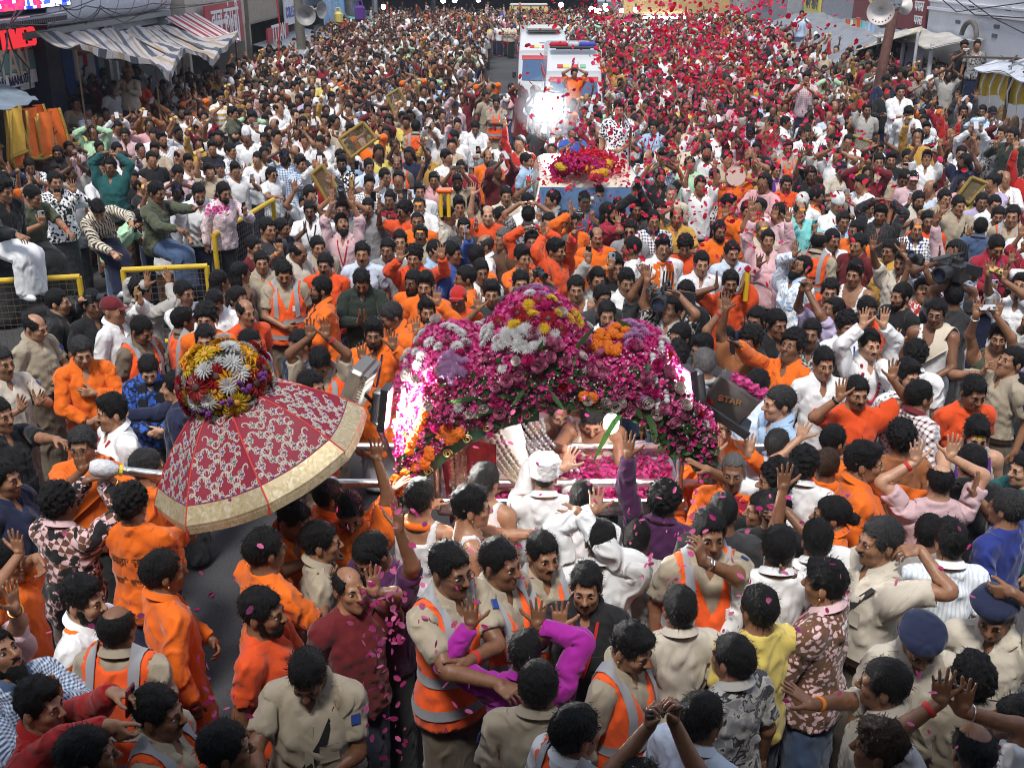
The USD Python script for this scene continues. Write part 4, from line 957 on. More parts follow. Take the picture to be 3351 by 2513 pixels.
for ch, wd in (('T', .31), ('I', .13), ('M', .40), ('E', .27), ('S', .28)):
 vf = latin(ch, .36, .07, False); v, f = sign_text(vf, (LX - .12, yy + wd / 2, 3.24), FY, UZ); v[:, 1] = yy + wd / 2 + (v[:, 1] - yy - wd / 2) * (wd / np.ptp(v[:, 1])); mesh('letter', (v, f), red_letter, s); v2 = v.copy(); v2[:, 0] -= .075
 mesh('letter_side', (v2 + [-.01, .0, 0], f), letter_black, s); yy += wd + .055
s = thing('teal_signboard', 'teal signboard with cream capitals below the red letters', 'sign')
mesh('board', ybox(LX - .24, LX - .16, 19.5, 23.25, 2.60, 2.98), teal_sign, s); mesh('lettering', sign_text(latin('TITAN', .26, .012), (LX - .155, 21.8, 2.79), FY, UZ, 2.2), plain('letter_cream', (.5, .42, .30), .5), s)
s = thing('white_signboard', 'white signboard with navy capitals under the teal signboard', 'sign')
mesh('board', ybox(LX - .24, LX - .17, 19.5, 23.25, 2.32, 2.585), board_white, s); mesh('lettering', sign_text(latin('GOPAL MANDIR', .11, .01), (LX - .165, 21.95, 2.45), FY, UZ, 1.85), letter_navy, s)
s = thing('led_screen', 'colourful lit pixel screen on the corner above the ledge', 'screen')
mesh('casing', ybox(LX - .2, LX + .28, 17.8, 24.5, 3.78, 4.7), letter_black, s)
MATS['led'] = usdkit.material(stage, '/World/Looks/led', {'g': ('geometry', {}), 'm': ('mapping', {'scale': (14, 14, 14)}), 'fl': ('vector_math', {'math_type': 'floor'}), 'mm': ('mapping', {'scale': (.11, .11, .16)}), 'n': ('noise_texture', {'scale': 1.0, 'detail': 1.5}), 'r': ('rgb_ramp', {'interpolate': False, 'ramp': [(0, (.02, .03, .5)), (.38, (.05, .10, 1.0)), (.46, (.9, .9, 1.0)), (.54, (1.0, .02, .15)), (.62, (.9, .05, .1)), (.7, (.02, .02, .02))]}), 'e': ('emission', {'strength': 1.0})},
 [('g.position', 'm.vector'), ('m.vector', 'fl.vector1'), ('fl.vector', 'mm.vector'), ('mm.vector', 'n.vector'), ('n.fac', 'r.fac'), ('r.color', 'e.color')], 'e.emission')
mesh('screen', ybox(LX + .281, LX + .30, 17.9, 24.4, 3.80, 4.68), MATS['led'], s)
# striped awning over the clinic
MATS['awning_stripe'] = usdkit.material(stage, '/World/Looks/awning_stripe', restnodes(w=('wave_texture', {'wave_type': 'bands', 'bands_direction': 'y', 'profile': 'saw', 'scale': .36, 'distortion': 1.0, 'detail': 1.0, 'detail_scale': .4}), r=('rgb_ramp', {'interpolate': False, 'ramp': [(0, (.36, .33, .31)), (.22, (.30, .22, .15)), (.40, (.37, .36, .36)), (.58, (.06, .065, .085)), (.84, (.34, .33, .33))]})), RL + [('a.vector', 'w.vector'), ('w.fac', 'r.fac'), ('r.color', 'p.base_color')], 'p.BSDF')
aw = thing('striped_awning', 'sagging grey and tan striped cloth awning over the clinic front', 'awning')
bk = [at_x(115, 122, LX + .25), at_x(330, 100, LX + .25), at_x(470, 88, LX + .25), at_x(560, 76, LX + .25)]
fr = [at_x(262, 158, -8.5), at_x(490, 195, -7.5), at_x(552, 236, -7.2), at_x(605, 152, -7.5), at_x(698, 186, -7.3), at_x(780, 112, -7.6)]
bi = lambda pts, n: np.stack([np.interp(np.linspace(0, 1, n), np.linspace(0, 1, len(pts)), np.array(pts)[:, k]) for k in range(3)], 1)
B_, F_ = bi(bk, 41), bi(fr, 41); t = np.linspace(0, 1, 17)[:, None, None]
G = B_[None] * (1 - t) + F_[None] * t; G[..., 2] += -.18 * np.sin(math.pi * t[..., 0]) + (fbm(G * [1.2, 1.2, 0] + 3, 3, 4) - .5) * .30
rs = np.stack(list(np.meshgrid(np.linspace(0, 1, 17), np.linspace(0, 10, 41), indexing='ij')) + [np.zeros((17, 41))], -1).reshape(-1, 3)
v, f = sheet(G[:, ::-1], .012); mesh('canopy', (v, f), MATS['awning_stripe'], aw, True, rest=np.vstack([rs.reshape(17, 41, 3)[:, ::-1].reshape(-1, 3)] * 2))
e = G[-1]; mesh('valance', sheet(np.stack([e, e + [0, 0, -.13] + (noise(e * 3)[:, None] - .5) * .12])), MATS['awning_stripe'], aw, True, rest=np.tile(np.stack([np.ones(41), np.linspace(0, 10, 41), np.zeros(41)], 1), (2, 1)))
for i in (0, 12, 24, 40):
 q = G[-1, i]; mesh('pole', rod((q[0] - .15, q[1] + .1, 0), (q[0] - .12, q[1] + .1, q[2] - .02), .02), wood_dark, aw)
for i in (6, 20, 33):
 mesh('rafter', rod(G[0, i] - [0, 0, .05], G[-1, i] - [0, 0, .05], .02, 6), wood_dark, aw)
# near corner: tarp stall with orange cloths
s = thing('tarp_stall', 'slate blue tarpaulin stall roof at the picture edge over orange cloths', 'stall')
q = [at_x(-60, 280, -9.0), at_x(60, 300, -9.2), at_x(128, 332, -8.6), at_x(10, 362, -8.2), at_x(-70, 380, -8.0)]
A0, A1, B0, B1 = at_x(-120, 270, -9.6), at_x(45, 288, -9.6), at_x(-100, 392, -8.0), at_x(126, 330, -8.2)
u_, w_ = np.meshgrid(np.linspace(0, 1, 12), np.linspace(0, 1, 10), indexing='ij'); u_, w_ = u_[..., None], w_[..., None]
G2 = (A0 * (1 - u_) + A1 * u_) * (1 - w_) + (B0 * (1 - u_) + B1 * u_) * w_; G2[..., 2] += (fbm(G2 * 2.5, 3, 8) - .5) * .22
mesh('tarpaulin', sheet(G2, .01), plain('tarp_slate', (.14, .19, .22), .6, var=.35, scale=3), s, True); mesh('pole', rod((-8.3, 17.2, 0), (-8.3, 17.2, 2.35), .03), steel_grey, s)
g_ = thing('orange_cloths', 'orange and gold tinselled cloths hanging under the slate tarpaulin', 'cloth display')
for i, (px, py, w, hgt, m) in enumerate([(48, 400, .34, .85, 'paint_cloth_gold'), (105, 395, .42, 1.0, 'paint_cloth_orange'), (160, 405, .36, .8, 'paint_cloth_orange'), (70, 440, .36, .7, 'paint_cloth_orange')]):
 c = at_x(px, py, -8.1 - .12 * (i % 2)); yy = np.linspace(-w, w, 9); zz = np.linspace(.22, -hgt * .55, 8)
 Gc = np.array([[[c[0] + .09 * math.sin(13 * a + i + .2 * k) , c[1] + a * (1 + .25 * (k / 7)), c[2] + z_ - .12 * abs(a) / w * (k / 7)] for k, z_ in enumerate(zz)] for a in yy])
 mesh('cloth', sheet(Gc, .004), plain(m, (.72, .42, .05) if 'gold' in m else (.85, .17, .02), .75, var=.2, scale=8), g_, True)
 mesh('tinsel', tube([Gc[0, k] + [.03, 0, 0] for k in range(8)] + [Gc[k, 7] + [.03, 0, 0] for k in range(1, 9)] + [Gc[8, k] + [.03, 0, 0] for k in range(6, -1, -1)], .03, 6), plain('tinsel_gold', (.55, .36, .08), .35, .8, bump=1.0, scale=70), g_, True)
s = thing('notice_board', 'white notice board with a dark edge frame beside the orange cloths', 'board')
pa, pb = at_x(-25, 350, -7.6), at_x(48, 600, -6.9); mesh('board', beam((-7.75, 14.6, .9), (-7.75, 14.6, 2.35), .06, 1.5), board_white, s); mesh('edge_frame', ybox(-7.80, -7.70, 15.36, 15.42, .85, 2.36), letter_black, s)
# ---- farther shops on the west side
def shop(y0, y1, x, h, wallm, label, sill=2.5):
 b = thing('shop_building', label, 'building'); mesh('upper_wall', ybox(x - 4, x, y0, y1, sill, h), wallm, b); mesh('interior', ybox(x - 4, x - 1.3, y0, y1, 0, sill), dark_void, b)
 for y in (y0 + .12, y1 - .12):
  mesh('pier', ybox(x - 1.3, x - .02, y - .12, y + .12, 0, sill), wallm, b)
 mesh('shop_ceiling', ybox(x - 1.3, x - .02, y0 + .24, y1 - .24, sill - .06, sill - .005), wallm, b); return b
shop(33.6, 41, LX + .1, 7, plain('wall_cream', (.45, .40, .33), .85, var=.15), 'cream shop building carrying the two red watch shop signs')
shop(41.2, 50, LX + .2, 7, plain('wall_stone', (.30, .26, .2), .85, var=.2), 'stone shop building behind the loudspeaker pole')
shop(50.2, 61, LX - .1, 7, plain('wall_grey', (.26, .27, .29), .85, var=.2), 'grey shop building under the sky blue billboard')
shop(61.2, 76, LX + 1.2, 7, plain('wall_dark', (.10, .09, .09), .85, var=.3), 'dark far shop building with lit bulbs at its front')
def flat_sign(name, label, x, y0, y1, z0, z1, m, words=(), up=0.0, catg='sign'):
 s = thing(name, label, catg); mesh('board', ybox(x, x + .06, y0, y1, z0, z1), m, s)
 for vf, yc, zc, w, lm in words:
  mesh('lettering', sign_text(vf, (x + .066, yc, zc), FY, UZ, w), lm, s)
 return s
flat_sign('watch_sign', 'red watch shop sign with white capitals past the striped awning', LX + .35, 34.6, 39.3, 2.05, 3.35, red_sign, [(deva('watch', .3), 37.0, 3.0, 3.6, letter_white), (latin('TITAN', .42, .012), 37.1, 2.45, 3.3, letter_white)])
flat_sign('watch_sign', 'white and red watch shop sign near the loudspeaker pole', LX + .6, 42.0, 46.0, 1.75, 2.25, red_sign, [(latin('TITAN', .3, .012), 44.0, 2.0, 2.6, letter_white)])
flat_sign('shop_sign', 'white shop sign with blue capitals beside the loudspeaker pole', LX + .4, 46.5, 50.5, 2.1, 3.4, board_white, [(latin('COLLECTION', .4, .012), 48.5, 2.6, 3.6, plain('letter_blue', (.03, .06, .35), .5))])
flat_sign('shop_sign', 'black shop sign with grey capitals below the loudspeakers', LX + .5, 52.4, 57.2, .75, 1.75, letter_black, [(latin('SWISS', .5, .012), 54.8, 1.25, 3.2, plain('letter_grey', (.3, .3, .3), .5))])
flat_sign('billboard', 'sky blue printed billboard over the far western shops', LX + .7, 54.5, 67.0, 1.7, 3.9, sky_board, catg='billboard')
aw = thing('shop_awning', 'red and white striped shop awning beyond the grey one', 'awning')
MATS['awning_red'] = usdkit.material(stage, '/World/Looks/awning_red', restnodes(w=('wave_texture', {'wave_type': 'bands', 'bands_direction': 'y', 'profile': 'saw', 'scale': .5}), r=('rgb_ramp', {'interpolate': False, 'ramp': [(0, (.32, .02, .03)), (.5, (.55, .52, .52))]})), RL + [('a.vector', 'w.vector'), ('w.fac', 'r.fac'), ('r.color', 'p.base_color')], 'p.BSDF')
G3 = np.array([[[LX + .3 + k * .32, y, 3.2 - k * .19 + .03 * math.sin(y * 5)] for k in range(5)] for y in np.linspace(30.9, 33.9, 14)]); mesh('canopy', sheet(G3, .012), MATS['awning_red'], aw, True, rest=np.tile(np.array([[[k, (y - 30) * 1.3, 0] for k in range(5)] for y in np.linspace(30.9, 33.9, 14)]).reshape(-1, 3), (2, 1)))
mesh('bracket', rod((LX + .3, 31, 2.5), (LX + 1.55, 31, 2.45), .02, 6), steel_grey, aw)
aw = thing('shop_awning', 'teal cloth awning over a far shop beside the grey pole', 'awning'); G3 = np.array([[[LX + .5 + k * .6, y, 1.9 - k * .16] for k in range(4)] for y in np.linspace(60, 68, 9)]); mesh('canopy', sheet(G3, .012), plain('cloth_teal', (.06, .30, .28), .7), aw); mesh('bracket', rod((LX + .5, 60.5, 1.2), (LX + 2.2, 60.5, 1.4), .03, 6), steel_grey, aw)
aw = thing('shop_awning', 'grey sheet awning under the white and red watch sign', 'awning'); G3 = np.array([[[LX + .3 + k * .5, y, 1.75 - k * .1] for k in range(4)] for y in np.linspace(41, 51, 9)]); mesh('canopy', sheet(G3, .02), tin, aw); mesh('bracket', rod((LX + .3, 45, 1.2), (LX + 1.7, 45, 1.4), .03, 6), steel_grey, aw)
def horn(name, label, c, d, r, m, text=False):
 s = thing(name, label, 'loudspeaker', c); a, b_, dd = frame_of(d); R = np.stack([a, b_, dd], 1)
 mesh('horn_bell', lathe([(.10 * r, -.35 * r), (.16 * r, .0), (.35 * r, .45 * r), (.72 * r, .80 * r), (1.0 * r, .95 * r), (1.03 * r, 1.0 * r), (.97 * r, 1.0 * r), (.66 * r, .80 * r), (.30 * r, .45 * r), (.02 * r, .1 * r)], 28, (0, 0, 0), R), m, s, 40)
 mesh('driver', lathe([(.0, -1.0 * r), (.36 * r, -.95 * r), (.36 * r, -.45 * r), (.12 * r, -.33 * r), (0, -.33 * r)], 18, (0, 0, 0), R), plain('driver_grey', (.2, .2, .21), .5), s, 40); mesh('bracket', tube([R @ E(0, 0, -.4 * r), R @ E(0, -.5 * r, -.2 * r) + E(0, 0, -.1), R @ E(0, 0, -.6 * r) + E(.1, .15, -.25)], .02, 6), steel_grey, s)
 if text:
  for k in range(7):
   th = -2.25 + k * .32; p = R @ E(.80 * r * math.cos(th), .80 * r * math.sin(th), .89 * r); mesh('print_mark', ball(p, (.06 * r, .06 * r, .06 * r), 1), plain('print_red', (.4, .02, .03), .6), s)
 return s
horn_grey = plain('horn_grey', (.30, .29, .28), .55, var=.15); horn_white = plain('horn_white', (.58, .56, .52), .55, var=.12)
p = thing('street_pole', 'dull metal pole with a white painted foot carrying two horn loudspeakers', 'pole', (-7.35, 39.0, 0)); mesh('shaft', rod((0, 0, 0), (0, 0, 7), .16, 12), plain('pole_olive', (.13, .12, .10), .6, var=.2), p); mesh('painted_foot', rod((0, 0, .0), (0, 0, 1.75), .18, 12), plain('foot_white', (.5, .5, .55), .6), p); mesh('cross_bar', rod((-.2, 0, 3.55), (1.6, 0, 3.45), .03), steel_grey, p)
horn('loudspeaker', 'round grey horn loudspeaker turned towards the square on its pole', at_y(1003, 45, 38.4), E(.1, -1, -.15), .33, horn_grey); horn('loudspeaker', 'horn loudspeaker seen from the side behind the round grey one', at_y(1032, 32, 38.9), E(.9, -.5, -.05), .28, horn_grey)
p = thing('street_pole', 'slim grey lamp pole beside the teal awning', 'pole', (-8.0, 66.0, 0)); mesh('shaft', rod((0, 0, -.0), (0, 0, 8), .17, 10), steel_grey, p); mesh('collar', rod((0, 0, 2.6), (0, 0, 2.75), .2, 10), steel_grey, p)
p = thing('street_pole', 'black pole in the far western crowd', 'pole', (-4.6, 66.0, 0)); mesh('shaft', rod((0, 0, 0), (0, 0, 8), .15, 10), letter_black, p); mesh('collar', rod((0, 0, 2.6), (0, 0, 2.75), .19, 10), steel_grey, p)
# hanging goods at the bag shops
for i, (px, py, dx, c, lab) in enumerate([(1070, 110, .5, 'maroon', 'maroon handbag hanging at the bag shop'), (1128, 100, .4, 'red', 'red handbag hanging beside the lit stall'), (1150, 108, .35, 'yellow', 'yellow bag hanging beside the red handbag'), (1178, 45, .5, 'purple', 'purple bag hanging beneath the teal awning'), (1108, 60, .4, 'yellow', 'yellow cloth bag under the sky blue billboard')]):
 c0 = at_y(px, py, 56); s = thing('hanging_bag', lab, 'bag', c0); mesh('bag', box((0, 0, 0), (dx * 1.1, .25, dx * 1.5), None, .12), fabric(c), s); mesh('strap', tube([(-dx * .3, 0, dx * .7), (-dx * .2, 0, dx * 1.2), (dx * .2, 0, dx * 1.2), (dx * .3, 0, dx * .7)], .04, 6), fabric(c), s)
# ---- far end of the street
b = thing('far_building', 'ochre trimmed building with a lit arcade closing the street', 'building')
xl, xr = at_y(2040, 40, 62)[0], at_y(2520, 40, 62)[0]; zt = at_y(2300, 0, 62)[2]; z1 = at_y(2300, 45, 62)[2]
mesh('lintel', ybox(xl, xr + 4, 62, 63, z1, z1 + 5), plain('wall_ochre', (.42, .29, .13), .8, var=.15), b); mesh('arcade_interior', ybox(xl, xr + 4, 66, 66.3, 0, z1), plain('arcade_pale', (.5, .5, .52), .7), b); mesh('arcade_ceiling', ybox(xl, xr + 4, 63, 66, z1 - .1, z1), plain('arcade_pale', (.5, .5, .52), .7), b)
for i in range(6):
 x = xl + (xr + 4 - xl) * i / 5; mesh('pillar', ybox(x - .25, x + .25, 62, 62.6, 0, z1), plain('wall_tan', (.30, .20, .12), .8, var=.2), b)
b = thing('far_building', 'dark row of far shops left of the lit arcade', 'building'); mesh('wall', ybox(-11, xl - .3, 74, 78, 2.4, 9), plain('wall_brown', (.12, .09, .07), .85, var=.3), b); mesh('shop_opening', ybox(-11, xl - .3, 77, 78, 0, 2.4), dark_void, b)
lampw = glow('bulb_white', (1.0, .97, .92), 14.0); lampo = glow('bulb_warm', (1.0, .72, .32), 10.0)
for i, (px, py, y) in enumerate([(1836, 17, 60), (1935, 31, 60), (1946, 35, 60), (1960, 37, 60), (1981, 20, 60), (1984, 30, 60), (2034, 36, 60), (2080, 33, 60.5), (2322, 97, 58), (1255, 24, 60), (1450, 4, 62), (1488, 3, 62), (1565, 1, 66), (2345, 75, 59), (2416, 95, 59), (2328, 73, 59)]):
 c = at_y(px, py, y); s = thing('hanging_bulb', f'lit white bulb hanging before the far shops', 'bulb', c, group='lit bulbs before the far shops'); mesh('glass', ball((0, 0, 0), .13, 2), lampo if px > 2400 else lampw, s, True); mesh('cap', rod((0, 0, .12), (0, 0, .3), .05, 6), letter_black, s)
s = thing('tube_light', 'long lit tube lights under the arcade ceiling', 'lamp', at_y(2180, 58, 61.8)); mesh('tube', beam((-1.3, 0, 0), (1.3, 0, 0), .1, .1), lampw, s); mesh('fitting', beam((-1.35, 0, .12), (1.35, 0, .12), .14, .1), board_white, s)
# ---- east side
b = thing('white_building', 'tall white rendered wall with small vent slots on the east side', 'building')
mesh('wall', ybox(RX, RX + 5, 24.0, 33.9, 0, 9), plain('render_white', (.60, .61, .64), .85, var=.10, scale=.9, bump=.15), b); mesh('cornice', ybox(RX - .08, RX, 24, 33.9, 3.30, 3.38), plain('render_white'   , (.6, .6, .64)), b); mesh('cornice', ybox(RX - .06, RX, 24, 33.9, 3.52, 3.57), plain('render_white', (.6, .6, .6)), b)
for px, py in [(3205, 45), (3270, 57), (3135, 73), (3262, 88), (3255, 118), (3300, 30), (3180, 20)]:
 c = at_x(px, py, RX - .004); mesh('vent_slot', box(c, (.03, .32, .09)), plain('slot_dark', (.12, .12, .13), .8), b)
c = at_x(3203, 105, RX); mesh('arched_hood', tube([c + [-.25, math.cos(t) * .5, math.sin(t) * .40 - .15] for t in np.linspace(.1, math.pi - .1, 14)], .07, 8), plain('hood_dark', (.10, .09, .08), .8, var=.3), b)
aw = thing('stall_roof', 'ragged pale roof frame on posts against the white wall', 'stall roof'); G3 = np.array([[[RX - .1 - k * .45, y, 2.72 - k * .06 + .05 * math.sin(3 * y + k)] for k in range(4)] for y in np.linspace(29.5, 34.5, 12)]); mesh('canopy', sheet(G3, .03), plain('canvas_dirty', (.38, .36, .33), .8, var=.3, scale=2.5), aw, True)
for y in (29.8, 32.0, 34.2):
 mesh('post', rod((RX - 1.3, y, 0), (RX - 1.3, y, 2.6), .06), plain('post_white', (.4, .4, .42), .7, var=.3), aw)
mesh('curtain', sheet(np.array([[[RX - 1.0 + .05 * math.sin(9 * a), 31.2 + a, z] for z in np.linspace(2.5, .5, 6)] for a in np.linspace(0, 1.4, 14)]), .01), plain('curtain_lilac', (.42, .40, .46), .8), aw, True)
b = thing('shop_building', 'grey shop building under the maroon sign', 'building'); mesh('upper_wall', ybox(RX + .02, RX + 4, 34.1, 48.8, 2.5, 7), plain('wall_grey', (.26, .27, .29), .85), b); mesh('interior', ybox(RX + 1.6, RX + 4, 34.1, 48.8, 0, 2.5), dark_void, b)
for y in (34.3, 38.5, 43.5, 48.6):
 mesh('pier', ybox(RX + .1, RX + .4, y - .15, y + .15, 0, 2.5), wall_white, b)
flat = lambda name, label, y0, y1, z0, z1, m, x: (lambda s: (mesh('board', ybox(x - .06, x, y0, y1, z0, z1), m, s), s)[1])(thing(name, label, 'sign'))
s = flat('maroon_sign', 'long maroon signboard with big yellow letters behind the rust pole', 34.0, 41.3, 2.62, 4.3, maroon_sign, RX)
for vf, yc, zc, w, lm in [(deva('ja', 1.1), 39.0, 3.7, 1.8, letter_yellow), (deva('ja', 1.1), 36.4, 3.7, 1.5, letter_yellow), (deva('papas', .25), 34.6, 3.35, .8, letter_white), (deva('papas', .25), 34.55, 2.95, .7, letter_white)]:
 mesh('lettering', sign_text(vf, (RX - .066, yc, zc), -FY, UZ, w), lm, s)
s = flat('yellow_sign', 'small yellow shop sign with dark Devanagari letters beyond the maroon sign', 45.8, 48.3, 2.55, 3.5, plain('sign_yellow', (.55, .48, .08), .5), RX); mesh('lettering', sign_text(deva('bag', .4), (RX - .066, 47.05, 3.05), -FY, UZ, 1.9), letter_navy, s)
aw = thing('tin_awning', 'bent tin awning below the maroon sign', 'awning')
G3 = np.array([[[RX + .9 - k * .8, y, 2.72 - .05 * k * k - .06 * k + .07 * math.sin(1.1 * y + k) + (.05 if int(y * 2) % 2 else 0)] for k in range(5)] for y in np.linspace(35, 48.5, 28)]); mesh('canopy', sheet(G3, .02), tin, aw, True)
mesh('post', rod((RX - 1.8, 44, 0), (RX - 1.8, 44, 2.3), .05), steel_grey, aw); mesh('post', rod((RX - 1.8, 48, 0), (RX - 1.8, 48, 2.3), .05), steel_grey, aw)
aw = thing('banner_awning', 'slanting worn printed banner stretched as an awning behind the rust pole', 'awning')
A0, A1, B0, B1 = at_x(2830, 130, 11.8), at_x(3018, 88, 12.2), at_x(2788, 172, 10.2), at_x(3005, 105, 10.9)
G4 = (A0 * (1 - u_) + A1 * u_) * (1 - w_) + (B0 * (1 - u_) + B1 * u_) * w_; G4[..., 2] -= .10 * np.sin(math.pi * w_[..., 0]); mesh('canopy', sheet(G4, .01), plain('banner_print', (.46, .43, .33), .6, var=.5, scale=2.2), aw, True)
for q in (B0, B1):
 mesh('post', rod((q[0], q[1], 0), q, .04), plain('post_white', (.4, .4, .42)), aw)
hang = [('orange', 2769, 118), ('white', 2780, 118), ('mustard', 2792, 118), ('redorange', 2803, 115), ('turquoise', 2818, 125), ('paleblue', 2836, 128), ('skyblue', 2850, 125)]
for c, px, py in hang:
 q = at_x(px, py, 12.0); s = thing('hanging_garment', f'{dict(redorange="flame orange", mustard="mustard yellow", paleblue="pale blue", skyblue="sky blue").get(c, c)} garment hanging in the row under the tin awning', 'garment', q)
 mesh('garment', sheet(np.array([[[.06 * math.sin(14 * a), a, z] for z in np.linspace(.55, -.65, 5)] for a in np.linspace(-.24, .24, 9)]), .02), fabric(c), s, True, rest=np.zeros((90, 3))); mesh('hanger', rod((0, -.2, .56), (0, .2, .56), .015, 5), steel_grey, s)
p = thing('rust_pole', 'leaning rust brown pole carrying white horn loudspeakers on the east side', 'pole'); q0 = at_z(2868, 330, 0.0); q0 = at_y(2868, 310, 27.0); q1 = at_y(2934, 0, 27.0); dq = (q1 - q0); q0 = q0 - dq * (q0[2] / dq[2]); mesh('shaft', tube([q0, q1 + dq * 1.0], [.125, .11], 14), rust, p); mesh('clamp', lathe([(.14, 0), (.15, .02), (.15, .12), (.14, .14)], 12, q1 - dq * .05), steel_grey, p)
horn('loudspeaker', 'white horn loudspeaker with red print on the rust pole', at_y(2884, 28, 26.4), E(-.35, -1, -.25), .30, horn_white, True); horn('loudspeaker', 'small white horn loudspeaker on the far side of the rust pole', at_y(2945, 22, 27.0), E(.8, .5, 0), .2, horn_white)
s = thing('yellow_tarp_stall', 'market stall with yellow tarpaulin and rubble strewn roof at the east edge', 'stall')
xs, y0 = 11.3, 23.0
G5 = np.array([[[xs - .9 + .45 * k, y, 2.42 + .09 * k + .06 * math.sin(3 * y + 2 * k)] for k in range(7)] for y in np.linspace(21.5, 25.0, 14)]); mesh('roof_sheet', sheet(G5, .03), plain('plastic_white', (.46, .48, .53), .45, var=.25, scale=3), s, True)
mesh('yellow_tarpaulin', sheet(np.array([[[xs - .75 + .10 * math.sin(9 * y) * (2.5 - z), y, z + .1 * math.sin(4 * y) * (2.4 - z)] for z in np.linspace(2.40, 1.9, 4)] for y in np.linspace(21.6, 24.9, 24)])[:, ::-1], .01), plain('tarp_yellow', (.42, .28, .012), .55, var=.3, scale=4), s, True)
rr = np.random.RandomState(5)
for i in range(26):
 c = E(xs + rr.uniform(-.8, 1.6), rr.uniform(21.8, 24.9), 2.60 + rr.uniform(0, .12)); d = unit(rr.normal(0, 1, 3) * [1, 1, .08]); mesh('roof_stick', rod(c - d * .6, c + d * .6, .025, 5), wood_dark if i % 3 else steel_grey, s)
for y in (21.7, 23.3, 24.9):
 mesh('post', rod((xs - .8, y, 0), (xs - .8, y, 2.4), .04), wood_dark, s)
for i in range(7):
 q = E(xs - .8, 21.8 + i * .45, 2.4); mesh('frayed_strip', tube([q, q + [-.05, .08, -.3], q + [.02, .12, -.55 - .2 * rr.rand()]], [.03, .02, .008], 5), plain('strip_white', (.5, .5, .5), .7), s)
mesh('goods_shelf', ybox(xs - .2, xs + 1.4, 21.6, 24.9, .4, 1.0), wood_dark, s); mesh('back_cloth', ybox(xs + 1.4, xs + 1.44, 21.6, 24.9, .4, 2.4), plain('cloth_brown', (.10, .06, .035), .8, var=.3), s)
for i in range(9):
 q = E(xs - .3 + rr.uniform(-.2, .3), 21.8 + i * .34, 1.35 + rr.uniform(-.15, .2)); mesh('hanging_goods', moved(ball((0, 0, 0), (.10, .13, .28), 1), q), plain('goods_tan', (.30, .19, .10), .8, var=.4), s)
q = at_x(3298, 295, xs - .55); l_ = thing('stall_bulb', 'lit bulb with white shade hanging in the yellow tarpaulin stall', 'bulb', q); mesh('glass', ball((0, 0, 0), (.10, .10, .08), 2), glow('bulb_stall', (1.0, .85, .6), 9.0), l_, True); mesh('wire', rod((0, 0, .07), (0, 0, .6), .008, 5), cable_m, l_)
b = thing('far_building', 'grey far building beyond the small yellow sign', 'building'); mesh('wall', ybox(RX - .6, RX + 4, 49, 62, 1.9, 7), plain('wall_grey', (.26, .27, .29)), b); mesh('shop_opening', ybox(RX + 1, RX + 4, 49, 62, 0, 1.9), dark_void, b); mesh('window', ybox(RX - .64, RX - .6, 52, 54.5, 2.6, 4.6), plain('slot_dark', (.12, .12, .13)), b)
# the temple gate behind and over the photographer, which shades the nearest people
b = thing('temple_gate', 'pale gate building whose balcony overlooks the procession', 'building')
mesh('gate_wall', ybox(-14, 14, -3.2, -1.2, 0, 7.6), plain('gate_stone', (.16, .14, .12), .85, var=.2, scale=.8), b); mesh('balcony_slab', ybox(-14, 14, -1.2, .30, 2.7, 2.9), plain('gate_stone', (.3, .3, .3)), b); mesh('balcony_roof', ybox(-14, 14, -1.2, 2.0, 5.5, 5.7), plain('gate_stone', (.3, .3, .3)), b)
# ---- overhead cables on the west side
def cable(label, pts, r=.012, sag=.25):
 pts = np.array(pts, float); out = []
 for a, b_ in zip(pts[:-1], pts[1:]):
  for t_ in np.linspace(0, 1, 9)[:-1]:
   out.append(a * (1 - t_) + b_ * t_ - [0, 0, sag * 4 * t_ * (1 - t_)])
 out.append(pts[-1]); return tag(mesh('overhead_cable', tube(out, r, 5), cable_m), label, 'cable')
cx = LX + .75
cable('black cable running from the screen along the rounded parapet', [at_x(190, 14, cx), at_x(280, 20, cx), at_x(500, 12, cx), at_x(760, 0, cx)], sag=.1)
cable('sagging cable dipping below the parapet joints', [at_x(198, 15, cx), at_x(327, 20, cx), at_x(545, 5, cx)], sag=.28)
cable('cable with a knot crossing the parapet low', [at_x(20, 80, cx), at_x(275, 70, cx), at_x(500, 32, cx), at_x(700, 10, cx)], sag=.04)
cable('cable rising from the ledge to the parapet top', [at_x(100, 55, cx), at_x(310, 0, cx)], sag=.05)
cable('thick cable hanging in front of the teal signboard', [at_x(75, 32, cx), at_x(22, 95, cx), at_x(40, 160, cx), at_x(95, 225, cx), at_x(100, 290, cx)], .016, .0)
cable('second thick cable hanging in front of the red letters', [at_x(55, 34, cx), at_x(24, 92, cx), at_x(22, 160, cx), at_x(2, 235, cx)], .016, .0)
cable('zigzag cable above the striped awning', [at_x(280, 80, cx), at_x(330, 30, cx), at_x(405, 75, cx), at_x(470, 40, cx)], sag=.02)
q = [at_y(905, 0, 37), at_y(917, 90, 37), at_y(911, 190, 37), at_y(922, 250, 37), at_y(945, 275, 37)]; tag(mesh('overhead_cable', tube(q, .025, 6), plain('cable_red', (.35, .02, .02), .6)), 'red cable hanging down beside the loudspeaker pole', 'cable')
for i in range(3):
 tag(mesh('overhead_cable', tube([at_x(3060 + 40 * i, -20, 11.5), at_x(3130 + 60 * i, 40 + 10 * i, 11.6), at_x(3351, 10 + 50 * i, 11.5)], .014, 5), cable_m), f'{["topmost", "middle", "lowest"][i]} cable slanting across the white rendered wall', 'cable')

